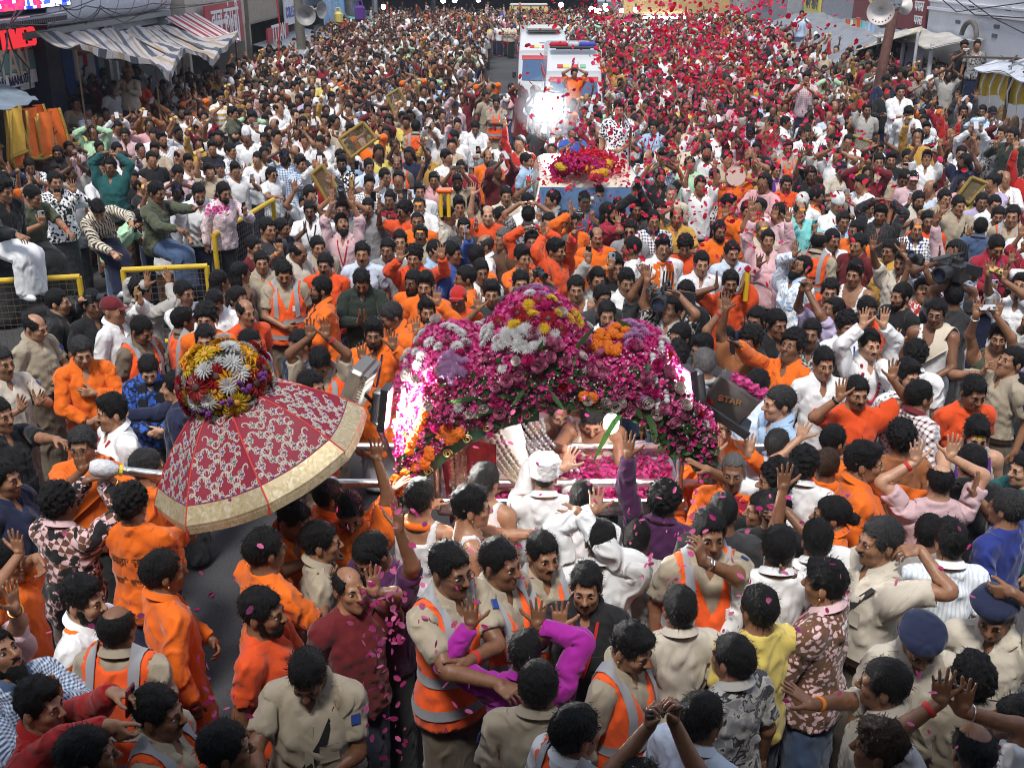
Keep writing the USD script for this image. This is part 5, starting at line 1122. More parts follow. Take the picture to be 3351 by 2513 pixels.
# ---- barricades and railings
def barricade(label, A, B, h, lean=0.0, base=0.0, tilt=0.0, legs=True, cells=.075, name='barricade', group=None):
 """A police barricade from A to B (x, y), h tall: tube frame, wire mesh and feet."""
 A, B = E(*A, base), E(*B, base); d = unit(B - A); L = np.linalg.norm(B - A); n = E(d[1], -d[0], 0); up = unit(UZ * math.cos(lean) + n * math.sin(lean)); C = (A + B) / 2
 Rt = rotm(n, tilt); tf = lambda p: C + Rt @ (np.asarray(p) - C)
 s = thing(name, label, 'barricade', group=group); z0 = .28 if legs else 0.0
 pt = lambda t_, z: tf(A + d * L * t_ + up * z); m = yellow_paint
 mesh('top_rail', rod(pt(-.01, h), pt(1.01, h), .035, 10), m, s); mesh('bottom_rail', rod(pt(0, z0), pt(1, z0), .03), m, s)
 for t_ in (0, 1):
  mesh('upright', rod(pt(t_, z0 if not legs else .0), pt(t_, h), .034, 10), m, s)
  if legs:
   mesh('foot', rod(pt(t_, .03) - n * .35, pt(t_, .03) + n * .35, .03), m, s)
 nx, nz = int(L / cells), int((h - z0) / cells); W = []
 for i in range(1, nx):
  W.append(rod(pt(i / nx, z0), pt(i / nx, h), .0035, 3))
 for i in range(1, nz):
  z = z0 + (h - z0) * i / nz; W.append(rod(pt(0, z), pt(1, z), .0035, 3))
 tag(mesh('wire_mesh', cat(W), wire_steel, s), kind='stuff'); return s
barricade('yellow barricade under the men in green and striped shirts, nearest the edge', at_z(-60, 922, 1.22)[:2], at_z(258, 906, 1.22)[:2], 1.22)
barricade('yellow barricade under the seated man in the dark green shirt', at_z(402, 884, 1.22)[:2], at_z(676, 871, 1.22)[:2], 1.22)
barricade('rusty barricade running back beside the bearded man in white', at_z(700, 770, 1.3)[:2], at_z(893, 655, 1.3)[:2], 1.3)
def tilted(label, quad, Y):
 P = [at_y(x, y + 26, Y) for x, y in quad]; s = thing('barricade', label, 'barricade'); n = len(P)
 for i in range(4):
  mesh('frame_rail', rod(P[i], P[(i + 1) % 4], .028, 8), plain('paint_ochre', (.26, .17, .03), .6, var=.3, scale=9), s)
 W = [rod(P[0] * (1 - t_) + P[3] * t_, P[1] * (1 - t_) + P[2] * t_, .004, 3) for t_ in np.linspace(0, 1, 18)[1:-1]] + [rod(P[0] * (1 - t_) + P[1] * t_, P[3] * (1 - t_) + P[2] * t_, .004, 3) for t_ in np.linspace(0, 1, 26)[1:-1]]
 tag(mesh('wire_mesh', cat(W), wire_steel, s), kind='stuff')
tilted('tilted yellow barricade among raised phones near the white barricade hat', [(1265, 290), (1305, 265), (1335, 320), (1290, 345)], 23.5)
tilted('tilted yellow barricade before the officer with the selfie stick', [(1110, 430), (1188, 375), (1232, 428), (1150, 490)], 17.5)
tilted('tilted yellow barricade beside the man in plaid with a peach phone', [(1020, 545), (1055, 515), (1115, 610), (1075, 640)], 15.0)
tilted('leaning yellow barricade beneath the men in white at the eastern crowd', [(2790, 418), (2895, 455), (2870, 510), (2765, 475)], 20.0)
tilted('small leaning barricade under the man in the patterned cardigan', [(3180, 555), (3230, 575), (3170, 640), (3130, 620)], 15.5)
tilted('brown barricade in the petal cloud right of the ambulances', [(2080, 120), (2118, 135), (2110, 190), (2070, 170)], 36.0)
def railing(label, a, b_, h=1.05, n=3):
 A, B = E(*a, 0), E(*b_, 0); s = thing('railing', label, 'railing')
 for z in (h, h * .5):
  mesh('rail', rod(A + [0, 0, z], B + [0, 0, z], .035, 8), steel_grey, s)
 for i in range(n):
  q = A + (B - A) * i / (n - 1); mesh('post', rod(q, q + [0, 0, h], .035, 8), steel_grey, s)
railing('grey pipe railing beside the officers in orange vests near the floodlight', at_z(1330, 620, 1.05)[:2], at_z(1530, 505, 1.05)[:2])
railing('grey pipe railing holding back the eastern crowd', at_z(2296, 452, 1.05)[:2], at_z(2530, 520, 1.05)[:2], n=4)
railing('grey pipe railing near the man in the white polo', at_z(2545, 525, 1.05)[:2], at_z(2705, 538, 1.05)[:2])
railing('short white railing left of the far ambulance', at_z(1715, 160, 1.05)[:2], at_z(1745, 235, 1.05)[:2])

# ---- vehicles
car_white = plain('car_white', (.50, .51, .52), .3, coat=.5); car_cream = plain('car_cream', (.66, .60, .47), .25, coat=.5); glass_blue = plain('glass_tinted', (.05, .11, .22), .06, spec=.8); trim_black = plain('trim_black', (.02, .02, .022), .5); tyre = plain('tyre_rubber', (.02, .02, .02), .85); chrome = plain('chrome', (.6, .6, .62), .15, 1.0); red_band = plain('band_red', (.45, .02, .03), .4)
def prism(side, x0, x1, top_in=0.0, nx=7):
 """A vehicle body: the side outline [(y, z)] extruded across, its upper edge drawn in; chamfered edges."""
 side = np.array(side, float); zmin, zmax = side[:, 1].min(), side[:, 1].max(); cols = []
 for x, k in zip(np.concatenate([[x0, x0 + .05], np.linspace(x0 + .12, x1 - .12, nx), [x1 - .05, x1]]), [.95, .985] + [1] * nx + [.985, .95]):
  c = side.mean(0); s_ = c + (side - c) * k; inn = top_in * np.clip((s_[:, 1] - zmin - .55 * (zmax - zmin)) / (.45 * (zmax - zmin)), 0, 1); xm = (x0 + x1) / 2
  cols.append(np.stack([xm + (x - xm) * (1 - inn / ((x1 - x0) / 2)), s_[:, 0], s_[:, 1]], 1))
 G = np.stack(cols); m, n = G.shape[:2]; v = G.reshape(-1, 3); f = []
 for i in range(m - 1):
  for k in range(n):
   k2 = (k + 1) % n; f += [[i * n + k, (i + 1) * n + k, (i + 1) * n + k2], [i * n + k, (i + 1) * n + k2, i * n + k2]]
 ear = trimesh.creation.triangulate_polygon(sg.Polygon(side), engine='earcut')
 vt, tri = ear; near = np.array([np.argmin(((side - q_) ** 2).sum(1)) for q_ in vt]); tri = near[tri]
 f += [[a, b_, c] for a, b_, c in tri] + [[(m - 1) * n + a, (m - 1) * n + c, (m - 1) * n + b_] for a, b_, c in tri]
 out = trimesh.Trimesh(v, np.array(f), process=False); trimesh.repair.fix_normals(out); return out
def wheels(s, xs, ys, r=.34):
 for x in xs:
  for y in ys:
   w = mesh('wheel', lathe([(0, -.1), (r * .6, -.11), (r, -.09), (r, .09), (r * .6, .11), (0, .1)], 20, (x, y, r), rotm((0, 1, 0), math.pi / 2)), tyre, s, 40); mesh('rim', lathe([(0, -.115), (r * .55, -.117), (r * .55, .117), (0, .115)], 14, (x, y, r), rotm((0, 1, 0), math.pi / 2)), chrome, w)
def ambulance(label, x, y, w, hgt, beacon):
 s = thing('ambulance', label, 'ambulance', (x, y, 0)); h = w / 2; L = 4.6
 mesh('body', prism([(0, .35), (-.02, .85), (.08, 1.05), (.42, 1.86), (.44, 1.98), (.80, hgt - .22), (1.25, hgt), (L, hgt), (L + .05, .35)], -h, h, .10), car_white, s, 30)
 ws = lambda x_, t_: E(x_, .08 + .34 * t_ - .015, 1.05 + .81 * t_)
 mesh('windscreen', sheet(np.array([[ws(-h * .86 * (1 - .08 * t_), t_) for t_ in (.06, .5, .80)], [ws(0, t_) + E(0, -.03, 0) for t_ in (.06, .5, .80)], [ws(h * .86 * (1 - .08 * t_), t_) for t_ in (.06, .5, .80)]]), .01), glass_blue, s, True)
 mesh('red_band', sheet(np.array([[ws(-h * .84, t_) + E(0, -.006, 0) for t_ in (.82, .97)], [ws(0, t_) + E(0, -.034, 0) for t_ in (.82, .97)], [ws(h * .84, t_) + E(0, -.006, 0) for t_ in (.82, .97)]]), .006), red_band, s, True)
 for sx in (-1, 1):
  mesh('side_band', ybox(*sorted((sx * (h + .004), sx * (h - .02))), .9, L - .2, hgt - .78, hgt - .60), red_band, s); mesh('side_window', ybox(*sorted((sx * (h + .006), sx * (h - .02))), .75, 1.7, 1.15, hgt - .82), glass_blue, s); mesh('mirror', box((sx * (h + .12), .35, 1.25), (.12, .08, .22), None, .03), trim_black, s); mesh('headlight', ball((sx * h * .72, -.01, .72), (.14, .05, .09), 1), plain('lens_lamp', (.6, .6, .62), .1), s, True)
 mesh('grille', box((0, -.03, .68), (w * .5, .03, .14), None, .01), trim_black, s); mesh('bumper', box((0, -.05, .42), (w, .16, .2), None, .05), trim_black, s)
 if beacon:
  bb = mesh('beacon_bar', box((0, 1.05, hgt + .08), (w * .82, .26, .05), None, .02), trim_black, s)
  for k, (c, nm) in enumerate([((.38, .015, .03), 'lens_red'), ((.45, .47, .52), 'lens_white'), ((.05, .06, .34), 'lens_violet')]):
   ww = (.32, .2, .30)[k] * w; xc = (-.245, .005, .25)[k] * w; mesh('beacon_lens', box((xc, 1.05, hgt + .15), (ww, .24, .13), None, .04), plain(nm, c, .2), bb)
 else:
  mesh('roof_vent', box((.02, 1.2, hgt + .10), (w * .7, .35, .16), None, .06), plain('vent_grey', (.42, .41, .38), .5), s); mesh('roof_box', box((0, 1.9, hgt + .09), (w * .55, .5, .18), None, .05), car_white, s)
 mesh('roof_light', box((.0, .70, hgt - .32), (.26, .05, .05), rotm((1, 0, 0), -.6), .02), trim_black, s)
 for k, (xx, c) in enumerate([(-.36, 'badge_red'), (-.2, 'letter_yellow'), (.03, 'cross_red'), (.24, 'sticker_green')]):
  mesh('sticker', box((xx, .555, 2.09), (.15, .014, .12), rotm((1, 0, 0), -.82), .004), MATS.get(c) or plain(c, (.15, .35, .2), .5), s)
 mesh('rail', beam((-h * .6, 1.0, hgt + .04), (h * .6, 1.0, hgt + .04), .03, .03), trim_black, s); wheels(s, (-h + .1, h - .1), (.85, L - .9)); return s
ambulance('white ambulance with red and blue beacon bar and red windscreen band', 1.62, 28.6, 1.52, 2.45, True)
ambulance('second white ambulance behind the one with the beacon bar', 1.0, 35.2, 1.62, 2.5, False)
sv = thing('white_car', 'cream white car with flowers on its roof and a wide blue windscreen', 'car', (1.10, 14.55, 0))
mesh('body', prism([(-.75, .45), (-.8, .85), (-.6, 1.02), (.30, 1.12), (.62, 1.76), (1.0, 1.84), (2.6, 1.84), (2.95, 1.70), (3.1, 1.05), (3.1, .45)], -.86, .86, .17), car_cream, sv, 30)
wsl = lambda x_, t_: E(x_, .30 + .32 * t_ - .03, 1.12 + .64 * t_)
mesh('windscreen', sheet(np.array([[wsl(sx * (.80 - .10 * t_), t_) + E(0, -.05 * (1 - abs(sx)), 0) for t_ in (.04, .35, .65, .94)] for sx in np.linspace(-1, 1, 7)]), .012), glass_blue, sv, True)
mesh('bonnet', sheet(np.array([[(x_, y_, 1.03 + .10 * (y_ + .6) / .9 + .03 * (1 - (x_ / .8) ** 2)) for y_ in np.linspace(-.6, .28, 4)] for x_ in np.linspace(-.82, .82, 7)]), .02), car_cream, sv, True)
for sx in (-1, 1):
 mesh('side_window', ybox(*sorted((sx * .83, sx * .80)), .75, 2.7, 1.15, 1.62), glass_blue, sv); mesh('wiper', rod(wsl(sx * .35, .03) + E(0, -.05, 0), wsl(sx * .05, .40) + E(0, -.06, 0), .01, 5), trim_black, sv); mesh('mirror', box((sx * .98, .45, 1.2), (.18, .1, .16), None, .05), trim_black, sv)
mesh('hand_rail', tube([(.62, 1.3, 1.84), (.62, 1.2, 2.45), (.62, 2.3, 2.5), (.62, 2.4, 1.84)], .022, 8), chrome, sv); wheels(sv, (-.78, .78), (.05, 2.4))
mesh('windscreen_sticker', cat([ball(wsl(x_, t_) + E(0, -.055, 0), .035, 1) for x_, t_ in ((-.05, .72), (.03, .72), (-.01, .62), (-.03, .5), (.03, .4), (-.02, .3))]), plain('sticker_pink', (.6, .5, .3), .6), sv)
s = thing('autorickshaw', 'yellow tempo van with a white roof parked far up the street', 'van', (*at_z(1730, 115, 0)[:2], 0)); s_y = at_z(1730, 115, 0)[1]
mesh('body', prism([(0, .35), (0, .9), (.3, 1.75), (2.6, 1.75), (2.6, .35)], -1.35, 1.35, .1), plain('van_yellow', (.45, .33, .10), .5), s, 30); mesh('roof', box((0, 1.4, 1.85), (2.5, 2.3, .18), None, .08), car_white, s); mesh('windscreen', box((-.1, -.0, 1.3), (2.2, .35, .5), rotm((1, 0, 0), .0), .02), glass_blue, s); mesh('number_plate', box((.35, -.18, .75), (.5, .02, .25)), board_white, s); wheels(s, (-1.2, 1.2), (.4, 2.2))

b = thing('wooden_platform', 'rough wooden platform of planks beside the yellow tarpaulin stall', 'platform', (9.0, 24.8, 0))
for i in range(8):
 mesh('plank', box((0, -1.2 + i * .34, 1.08), (2.0, .32, .05), None, .008), wood_dark, b)
for x_ in (-.9, .9):
 for y_ in (-1.2, 1.2):
  mesh('leg', box((x_, y_, .53), (.1, .1, 1.05)), wood_dark, b)
# ---- air: the street's dust and incense smoke
mat('air', {'v': ('principled_volume', {'color': (.80, .86, .96), 'density': .0007, 'anisotropy': .35})}, surface=None, volume='v.volume')
tag(mesh('haze', box((0, 61, 5.6), (130, 150, 13.4)), MATS['air']), kind='stuff')

# ------------------------------------------------------------------ flowers
def petal_fan(n, r0, r1, w, z0, z1, off=0.0, jit=0.0, rs=None):
 """A ring of n pointed petals from radius r0 to r1."""
 v, f = [], []
 for k in range(n):
  a = 2 * math.pi * (k + off) / n + (rs.uniform(-jit, jit) if rs is not None else 0); d = np.array([math.cos(a), math.sin(a), 0]); t = np.array([-d[1], d[0], 0]); i = len(v)
  rm = r0 + (r1 - r0) * .62; zm = z0 + (z1 - z0) * .5 + abs(r1 - r0) * .14
  v += [d * r0 + [0, 0, z0], d * rm + t * w + [0, 0, zm], d * r1 + [0, 0, z1], d * rm - t * w + [0, 0, zm]]
  f += [[i, i + 3, i + 2], [i, i + 2, i + 1]]
 return np.array(v), np.array(f)
FLOWER = {}
def flower(kind):
 if kind in FLOWER:
  return FLOWER[kind]
 rs = np.random.RandomState(len(kind) * 7 + 3)
 if kind == 'mum':
  m = cat([petal_fan(15, .15, 1.0, .10, 0, .12, 0, .1, rs), petal_fan(13, .12, .82, .10, .06, .30, .5, .1, rs), petal_fan(10, .1, .60, .10, .12, .42, 0, .1, rs), petal_fan(7, .03, .34, .09, .20, .48, .3, .1, rs)])
 elif kind == 'daisy':
  m = cat([petal_fan(15, .2, 1.0, .115, .02, .0, 0, .12, rs), petal_fan(13, .2, .86, .11, .07, .12, .5, .12, rs)])
 elif kind == 'marigold':
  s = trimesh.creation.icosphere(2); v = np.asarray(s.vertices); v = v * (1 + (noise(v * 5 + 9, 3)[:, None] - .5) * .55) * [1, 1, .72]; m = (v, np.asarray(s.faces))
 elif kind == 'rose':
  p = []
  for n_, r_, h_, o_ in ((5, 1.0, .75, 0), (4, .72, .95, .4), (3, .42, 1.05, .1)):
   for k in range(n_):
    a = 2 * math.pi * (k + o_) / n_; th = np.linspace(-.75, .75, 4) * (6.5 / n_ / 1.2)
    g = np.array([[[r_ * q * math.cos(a + t), r_ * q * math.sin(a + t), z] for t in th] for q, z in ((.35, 0), (.85, h_ * .5), (1.0 if r_ > .5 else .8, h_))]); p.append(sheet(g))
  m = cat(p)
 elif kind == 'sprig':
  m = cat([moved(ball((0, 0, 0), .3, 0), rs.uniform(-.8, .8, 3) * [1, 1, .5] + [0, 0, .3]) for _ in range(7)])
 FLOWER[kind] = m; return m
def petal_mat(key, col, trans=.25):
 c = np.array(col)
 return mat('petal_' + key, {'d': ('principled_bsdf', {'roughness': .55, 'specular_ior_level': .3}), 'oi': ('geometry', {}), 'r': ('rgb_ramp', {'ramp': [(0, tuple(c * .62)), (.6, tuple(c)), (1, tuple(np.minimum(c * 1.35 + .01, .95)))]}), 't': ('translucent_bsdf', {'color': tuple(c)}), 'm': ('mix_closure', {'fac': trans})},
               [('oi.random_per_island', 'r.fac'), ('r.color', 'd.base_color'), ('d.BSDF', 'm.closure1'), ('t.BSDF', 'm.closure2')], 'm.closure')
PM = dict(white=petal_mat('white', (.72, .71, .70)), yellow=petal_mat('yellow', (.78, .52, .02)), golden=petal_mat('golden', (.88, .44, .008)), red=petal_mat('red', (.36, .006, .012)), lilac=petal_mat('lilac', (.45, .24, .45)), orange=petal_mat('orange', (.82, .19, .004)), pink=petal_mat('pink', (.66, .20, .34)), paleroses=petal_mat('pale', (.72, .60, .56)),
          magenta=petal_mat('magenta', (.70, .022, .22)), hot=petal_mat('hot', (.82, .09, .36)), wine=petal_mat('wine', (.34, .005, .06)), violet=petal_mat('violet', (.25, .06, .32)), leaf=petal_mat('leaf', (.035, .095, .022)), palm=petal_mat('palm', (.075, .14, .055)), scarlet=petal_mat('scarlet', (.80, .018, .055)))
heart = plain('flower_heart', (.45, .22, .02), .8); heart_dark = plain('flower_heart_dark', (.06, .02, .015), .8)
def put_flower(parent, name, kind, m, p, n, size, spin=0.0, heart_m=None):
 a, b_, d = frame_of(n, (0.13, .2, 1.0)); R = np.stack([a, b_, d], 1) @ rotm((0, 0, 1), spin)
 q = mesh(name, moved(flower(kind), p, R, size), m, parent)
 if heart_m is not None:
  mesh('flower_heart', moved(ball((0, 0, .10), (.27, .27, .16), 1), p, R, size), heart_m, q, True)
def petal_cloud(pts, nrm, size, rs, flat=.55):
 """Loose rose petals: cupped ovals of six triangles each at the points, lying roughly along the normals."""
 n = len(pts); d = unit_rows(nrm + rs.normal(0, flat, (n, 3))); h = unit_rows(np.cross(d, rs.normal(0, 1, (n, 3)))); w = np.cross(d, h); s = np.asarray(size) * rs.uniform(.7, 1.3, n); s = s[:, None]
 ring_ = [(1.0, 0, .12), (.45, .62, .16), (-.5, .52, .14), (-.95, 0, .05), (-.5, -.52, .14), (.45, -.62, .16)]
 V = [pts - d * s * .15] + [pts + h * s * a + w * s * b_ + d * s * c for a, b_, c in ring_]
 v = np.stack(V, 1).reshape(-1, 3); base = (np.arange(n) * 7)[:, None, None]
 f = (np.array([[0, k, k % 6 + 1] for k in range(1, 7)])[None] + base).reshape(-1, 3)
 return v, f

# ------------------------------------------------------------------ the palanquin
PC = np.array([.30, 7.0, 0.0]); RS = np.random.RandomState(21)
pal = thing('palanquin', 'silver palanquin under a curved canopy heaped with pink petals, chrysanthemums and marigolds', 'palanquin', PC)
silver = plain('silver_work', (.66, .65, .62), .28, 1.0, var=.1, scale=30, bump=.5); red_cloth = plain('cloth_red_sequin', (.36, .012, .03), .5, var=.3, scale=60, bump=.3); green_cloth = plain('cloth_green', (.012, .07, .035), .6); gold_line = plain('gold_scroll', (.70, .52, .2), .35, .9)
def z_eave(x): return 2.0 - np.where(x < .08, .66, .42) * np.abs((x - .08) / 1.12) ** 2.5
def z_top(x):
 g = lambda c, w, h: h * np.exp(-np.abs((x - c) / w) ** 2.7)
 return np.maximum(z_eave(x) + .05, 1.72 + .02 * x + smax(smax(g(-.14, .47, .86), g(-.72, .40, .64), .26), g(.55, .36, .60), .2) - .30 * np.clip(np.abs(x) - .95, 0, 1))
def canopy(x, u):
 """The canopy's surface: u from -1 (rear eave) over 0 (ridge) to 1 (front eave)."""
 a = np.abs(u); e, t_ = z_eave(x), z_top(x); y = -.50 * np.sign(u) * np.clip(np.sin(a * math.pi / 2), 0, 1) ** .9 * (1 - .15 * np.clip(np.abs(x) - .7, 0, 1))
 return np.stack([x, y, e + (t_ - e) * np.clip(np.cos(a * math.pi / 2), 0, 1) ** .75], -1)
xs_, us_ = np.meshgrid(np.linspace(-1.09, 1.07, 54), np.linspace(-1, 1, 34), indexing='ij'); G = canopy(xs_, us_); G[..., 2] += (fbm(G * 6, 3, 3) - .5) * .10
mesh('canopy', sheet(G[:, ::-1], .03), plain('canopy_magenta', (.30, .012, .10), .8, var=.5, scale=30, bump=1.0), pal, True)
e = canopy(np.linspace(-1.09, -.12, 40), np.full(40, 1.0)); band = np.stack([e + [0, -.012, .02], e + [0, -.016, -.09]], 0); mesh('eave_band', sheet(band, .012), green_cloth, pal)
sc = []
for x in np.linspace(-1.0, -.2, 7):
 c = canopy(np.array([x]), np.array([1.0]))[0] + [0, -.032, -.035]; t = np.linspace(0, 3.4 * math.pi, 20); r = .034 * (1 - t / 14); sc.append(tube(c + np.stack([r * np.cos(t), 0 * t, r * np.sin(t)], 1), .005, 4))
tag(mesh('gold_scrolls', cat(sc), gold_line, pal), kind='stuff')
mesh('deck', box((.05, 0, 1.16), (1.75, .82, .08), None, .02), silver, pal); mesh('tray_rim', box((.22, .41, 1.27), (1.0, .03, .12), None, .01), silver, pal); mesh('tray_rim', box((.05, -.42, 1.22), (1.7, .03, .10), None, .01), silver, pal)
for sx in (-.82, .86):
 for sy in (-.36, .36):
  zt = float(z_eave(np.array([sx]))[0]) + .12; prof = [(.02, 1.16), (.045, 1.18), (.02, 1.24)] + [(.022 + .010 * (k % 2), 1.24 + (zt - 1.24) * k / 8) for k in range(1, 8)] + [(.03, zt)]
  mesh('post', lathe(prof, 12, (sx, sy, 0)), silver, pal, 40)
for sy in (-.30, .30):
 mesh('carrying_pole', rod((-1.55, sy, 1.33), (1.75, sy, 1.33), .032, 12), silver, pal); mesh('pole_end', ball((-1.56, sy, 1.33), .05, 2), silver, pal, True); mesh('pole_end', ball((1.76, sy, 1.33), .05, 2), silver, pal, True)
mesh('back_drape', sheet(np.array([[[x, .47 + .03 * math.sin(14 * x), z] for z in np.linspace(1.80, 1.95, 3)] for x in np.linspace(-.8, -.1, 16)]), .01), plain('cloth_white', (.7, .69, .66), .8), pal, True)
mesh('side_drape', sheet(np.array([[[-.80 + .10 * (1.9 - z) + .02 * math.sin(20 * y), y, z] for z in np.linspace(1.68, 1.05, 8)] for y in np.linspace(-.38, .38, 16)]), .01), red_cloth, pal, True)
mesh('hanging_cloth', sheet(np.array([[[-.62 + a + .02 * (z - 1), -.34 + .02 * math.sin(24 * a), z] for z in np.linspace(1.66, .95, 8)] for a in np.linspace(0, .20, 10)]), .01), red_cloth, pal, True)
mesh('seat_cushion', box((-.35, .05, 1.26), (.75, .55, .14), None, .05), plain('cloth_ivory', (.66, .62, .52), .8, var=.15, scale=12), pal)
bead_cream = plain('bead_cream', (.60, .50, .36), .6)
def strand(a, b_, sag, r, n, m, name='bead_strand'):
 a, b_ = E(*a), E(*b_); t = np.linspace(0, 1, n)[:, None]; p = a * (1 - t) + b_ * t; p[:, 2] -= sag * 4 * (t * (1 - t))[:, 0]
 mesh(name, cat([ball(q, r, 1 if r > .012 else 0) for q in p]), m, pal, True)
for i in range(5):
 strand((-.72 + .035 * i, -.32, 1.60), (-.70 + .03 * i, -.34, 1.10), .0, .015, 18, bead_cream)
for i in range(4):
 strand((-.52 + .045 * i, -.30, 1.72), (-.28 + .05 * i, -.33, 1.36), .05, .017, 16, bead_cream)
for i in range(5):
 strand((-.35 + .05 * i, .10, 1.66), (-.02 + .05 * i, -.05, 1.30), .03, .014, 22, PM['white'], 'garland')
strand((-.50, .0, 1.60), (-.30, -.05, 1.36), .05, .028, 9, PM['yellow'], 'garland')
mesh('deity_drape', sheet(np.array([[[-.42 + .22 * math.cos(a) * (1.2 - .5 * k), .08 - .16 * math.sin(a) * (1.2 - .5 * k), 1.30 + .34 * k + .02 * math.sin(9 * a)] for k in np.linspace(0, 1, 6)] for a in np.linspace(0, math.pi, 14)]), .02), plain('cloth_white', (.7, .69, .66)), pal, True)
# petals on the deck and all over the canopy
N = 2200; pts = np.stack([RS.uniform(-.72, .88, N), RS.uniform(-.40, .38, N), 1.205 + RS.uniform(0, .05, N)], 1); tag(mesh('deck_petals', petal_cloud(pts[:1400], np.tile([0, 0, 1.], (1400, 1)), .022, RS), PM['hot'], pal), kind='stuff'); tag(mesh('deck_petals', petal_cloud(pts[1400:], np.tile([0, 0, 1.], (800, 1)), .022, RS), PM['magenta'], pal), kind='stuff')
def canopy_pts(n, lo=-.25):
 x, u = RS.uniform(-1.08, 1.06, n), RS.uniform(lo, 1, n); p = canopy(x, u); px = canopy(x + .01, u) - p; pu = canopy(x, u + .01) - p; nn = unit_rows(np.cross(pu, px)); nn *= np.sign(nn[:, 2:] * .6 - nn[:, 1:2] * (u[:, None] > 0) + 1e-6); return p, nn, x, u
for m, n, sz in (('magenta', 4600, .020), ('hot', 4400, .021), ('wine', 1500, .019), ('pink', 1900, .019)):
 p, nn, x, u = canopy_pts(n, -.55); tag(mesh('rose_petals', petal_cloud(p + nn * RS.uniform(-.005, .05, (n, 1)), nn, sz, RS, .8), PM[m], pal), kind='stuff')
p, nn, x, u = canopy_pts(2600); k = (u > .55) & (RS.rand(2600) < (u - .45) * 1.6); tag(mesh('small_leaves', petal_cloud(p[k] + nn[k] * .035, nn[k] - [0, 0, .4], .030, RS, .6), PM['leaf'], pal), kind='stuff')
for m, n, sz in (('leaf', 900, .034), ('magenta', 700, .024), ('pink', 260, .024), ('white', 160, .016)):
 x = RS.uniform(-.45, 1.07, n); q = canopy(x, np.full(n, 1.0)) + np.stack([0 * x, RS.uniform(-.07, .03, n), .04 - RS.uniform(0, .21, n) * (.10 + .9 * np.clip((np.abs(x - .1) - .25) / .5, 0, 1)) * (.5 + noise(np.stack([x * 9, 0 * x, 0 * x], 1), 5))], 1)
 tag(mesh('eave_greenery' if m == 'leaf' else 'eave_petals', petal_cloud(q, np.tile([0, -1.0, -.2], (n, 1)), sz, RS, .7), PM[m], pal), kind='stuff')
p, nn, x, u = canopy_pts(1600); k = u > .35; pp = p[k] + nn[k] * RS.uniform(.02, .075, (k.sum(), 1)); tag(mesh('gypsophila', petal_cloud(pp, nn[k], .007, RS), PM['white'], pal), kind='stuff')
# single flowers, set where the photograph shows their clusters
CX, CU = np.meshgrid(np.linspace(-1.08, 1.06, 240), np.linspace(-.5, 1, 170)); CG = canopy(CX.ravel(), CU.ravel()); CPX, CPY = project(CG + PC)
CN = None
def on_canopy(px, py):
 i = int(np.argmin((CPX - px) ** 2 + (CPY - py) ** 2)); x, u = CX.ravel()[i], CU.ravel()[i]
 a = np.array([x]), np.array([u]); p0 = canopy(*a)[0]; n = np.cross(canopy(a[0], a[1] + .01)[0] - p0, canopy(a[0] + .01, a[1])[0] - p0); n = unit(n); n = n if n[2] - n[1] > 0 else -n
 return p0, unit(n + [0, -.15, .1]), math.hypot(CPX[i] - px, CPY[i] - py)
def cluster(name, kind, m, size, spots, heart_m=None, lift=.058):
 for px, py in spots:
  p0, n, far = on_canopy(px, py)
  if far < 26:
   put_flower(pal, name, kind, PM[m], p0 + n * (lift + RS.uniform(-.008, .012)), unit(n + RS.normal(0, .22, 3)), size * RS.uniform(.85, 1.15), RS.uniform(0, 6), heart_m)
def blob(cx, cy, rx, ry, n, rot=0.0):
 out = []
 while len(out) < n:
  a, b_ = RS.uniform(-1, 1, 2)
  if a * a + b_ * b_ < 1:
   q = (cx + a * rx * math.cos(rot) - b_ * ry * math.sin(rot), cy + a * rx * math.sin(rot) + b_ * ry * math.cos(rot))
   if all(math.hypot(q[0] - o[0], q[1] - o[1]) > 17 for o in out) or RS.rand() < .06:
    out.append(q)
 return out
cluster('chrysanthemum', 'mum', 'yellow', .043, [(1717, 1035), (1733, 1022), (1752, 1050), (1700, 1078), (1778, 1090), (1818, 1044), (1845, 1062), (1870, 1050), (1872, 1072), (1905, 1022), (1922, 1060), (1742, 1045), (1688, 1082), (1795, 1005), (1858, 1040)])
cluster('chrysanthemum', 'mum', 'white', .047, blob(1620, 1112, 48, 40, 12) + blob(1720, 1120, 55, 34, 14) + blob(1935, 1095, 22, 45, 8) + [(1384, 1128), (1398, 1108), (1418, 1098), (1440, 1094), (1462, 1092), (1484, 1100), (1502, 1114), (1518, 1140), (1498, 1152), (1440, 1150), (1420, 1142), (1380, 1165), (1398, 1180), (1384, 1205), (1412, 1228), (1560, 1080), (1770, 972), (1735, 985), (1345, 1160), (1335, 1180), (2140, 1105), (2155, 1130)])
cluster('chrysanthemum', 'mum', 'lilac', .044, blob(1480, 1210, 44, 44, 15) + blob(2082, 1118, 24, 42, 9) + blob(1735, 972, 40, 16, 6) + blob(1790, 985, 30, 14, 4) + [(2050, 1085), (2062, 1080)])
cluster('gerbera', 'daisy', 'red', .060, [(1728, 1068), (1812, 1018), (1826, 1090), (1900, 1085), (1760, 1004), (1385, 1142), (1355, 1110), (1860, 1010), (1700, 1045), (1790, 1058), (1660, 1010), (1650, 1065)], heart_dark)
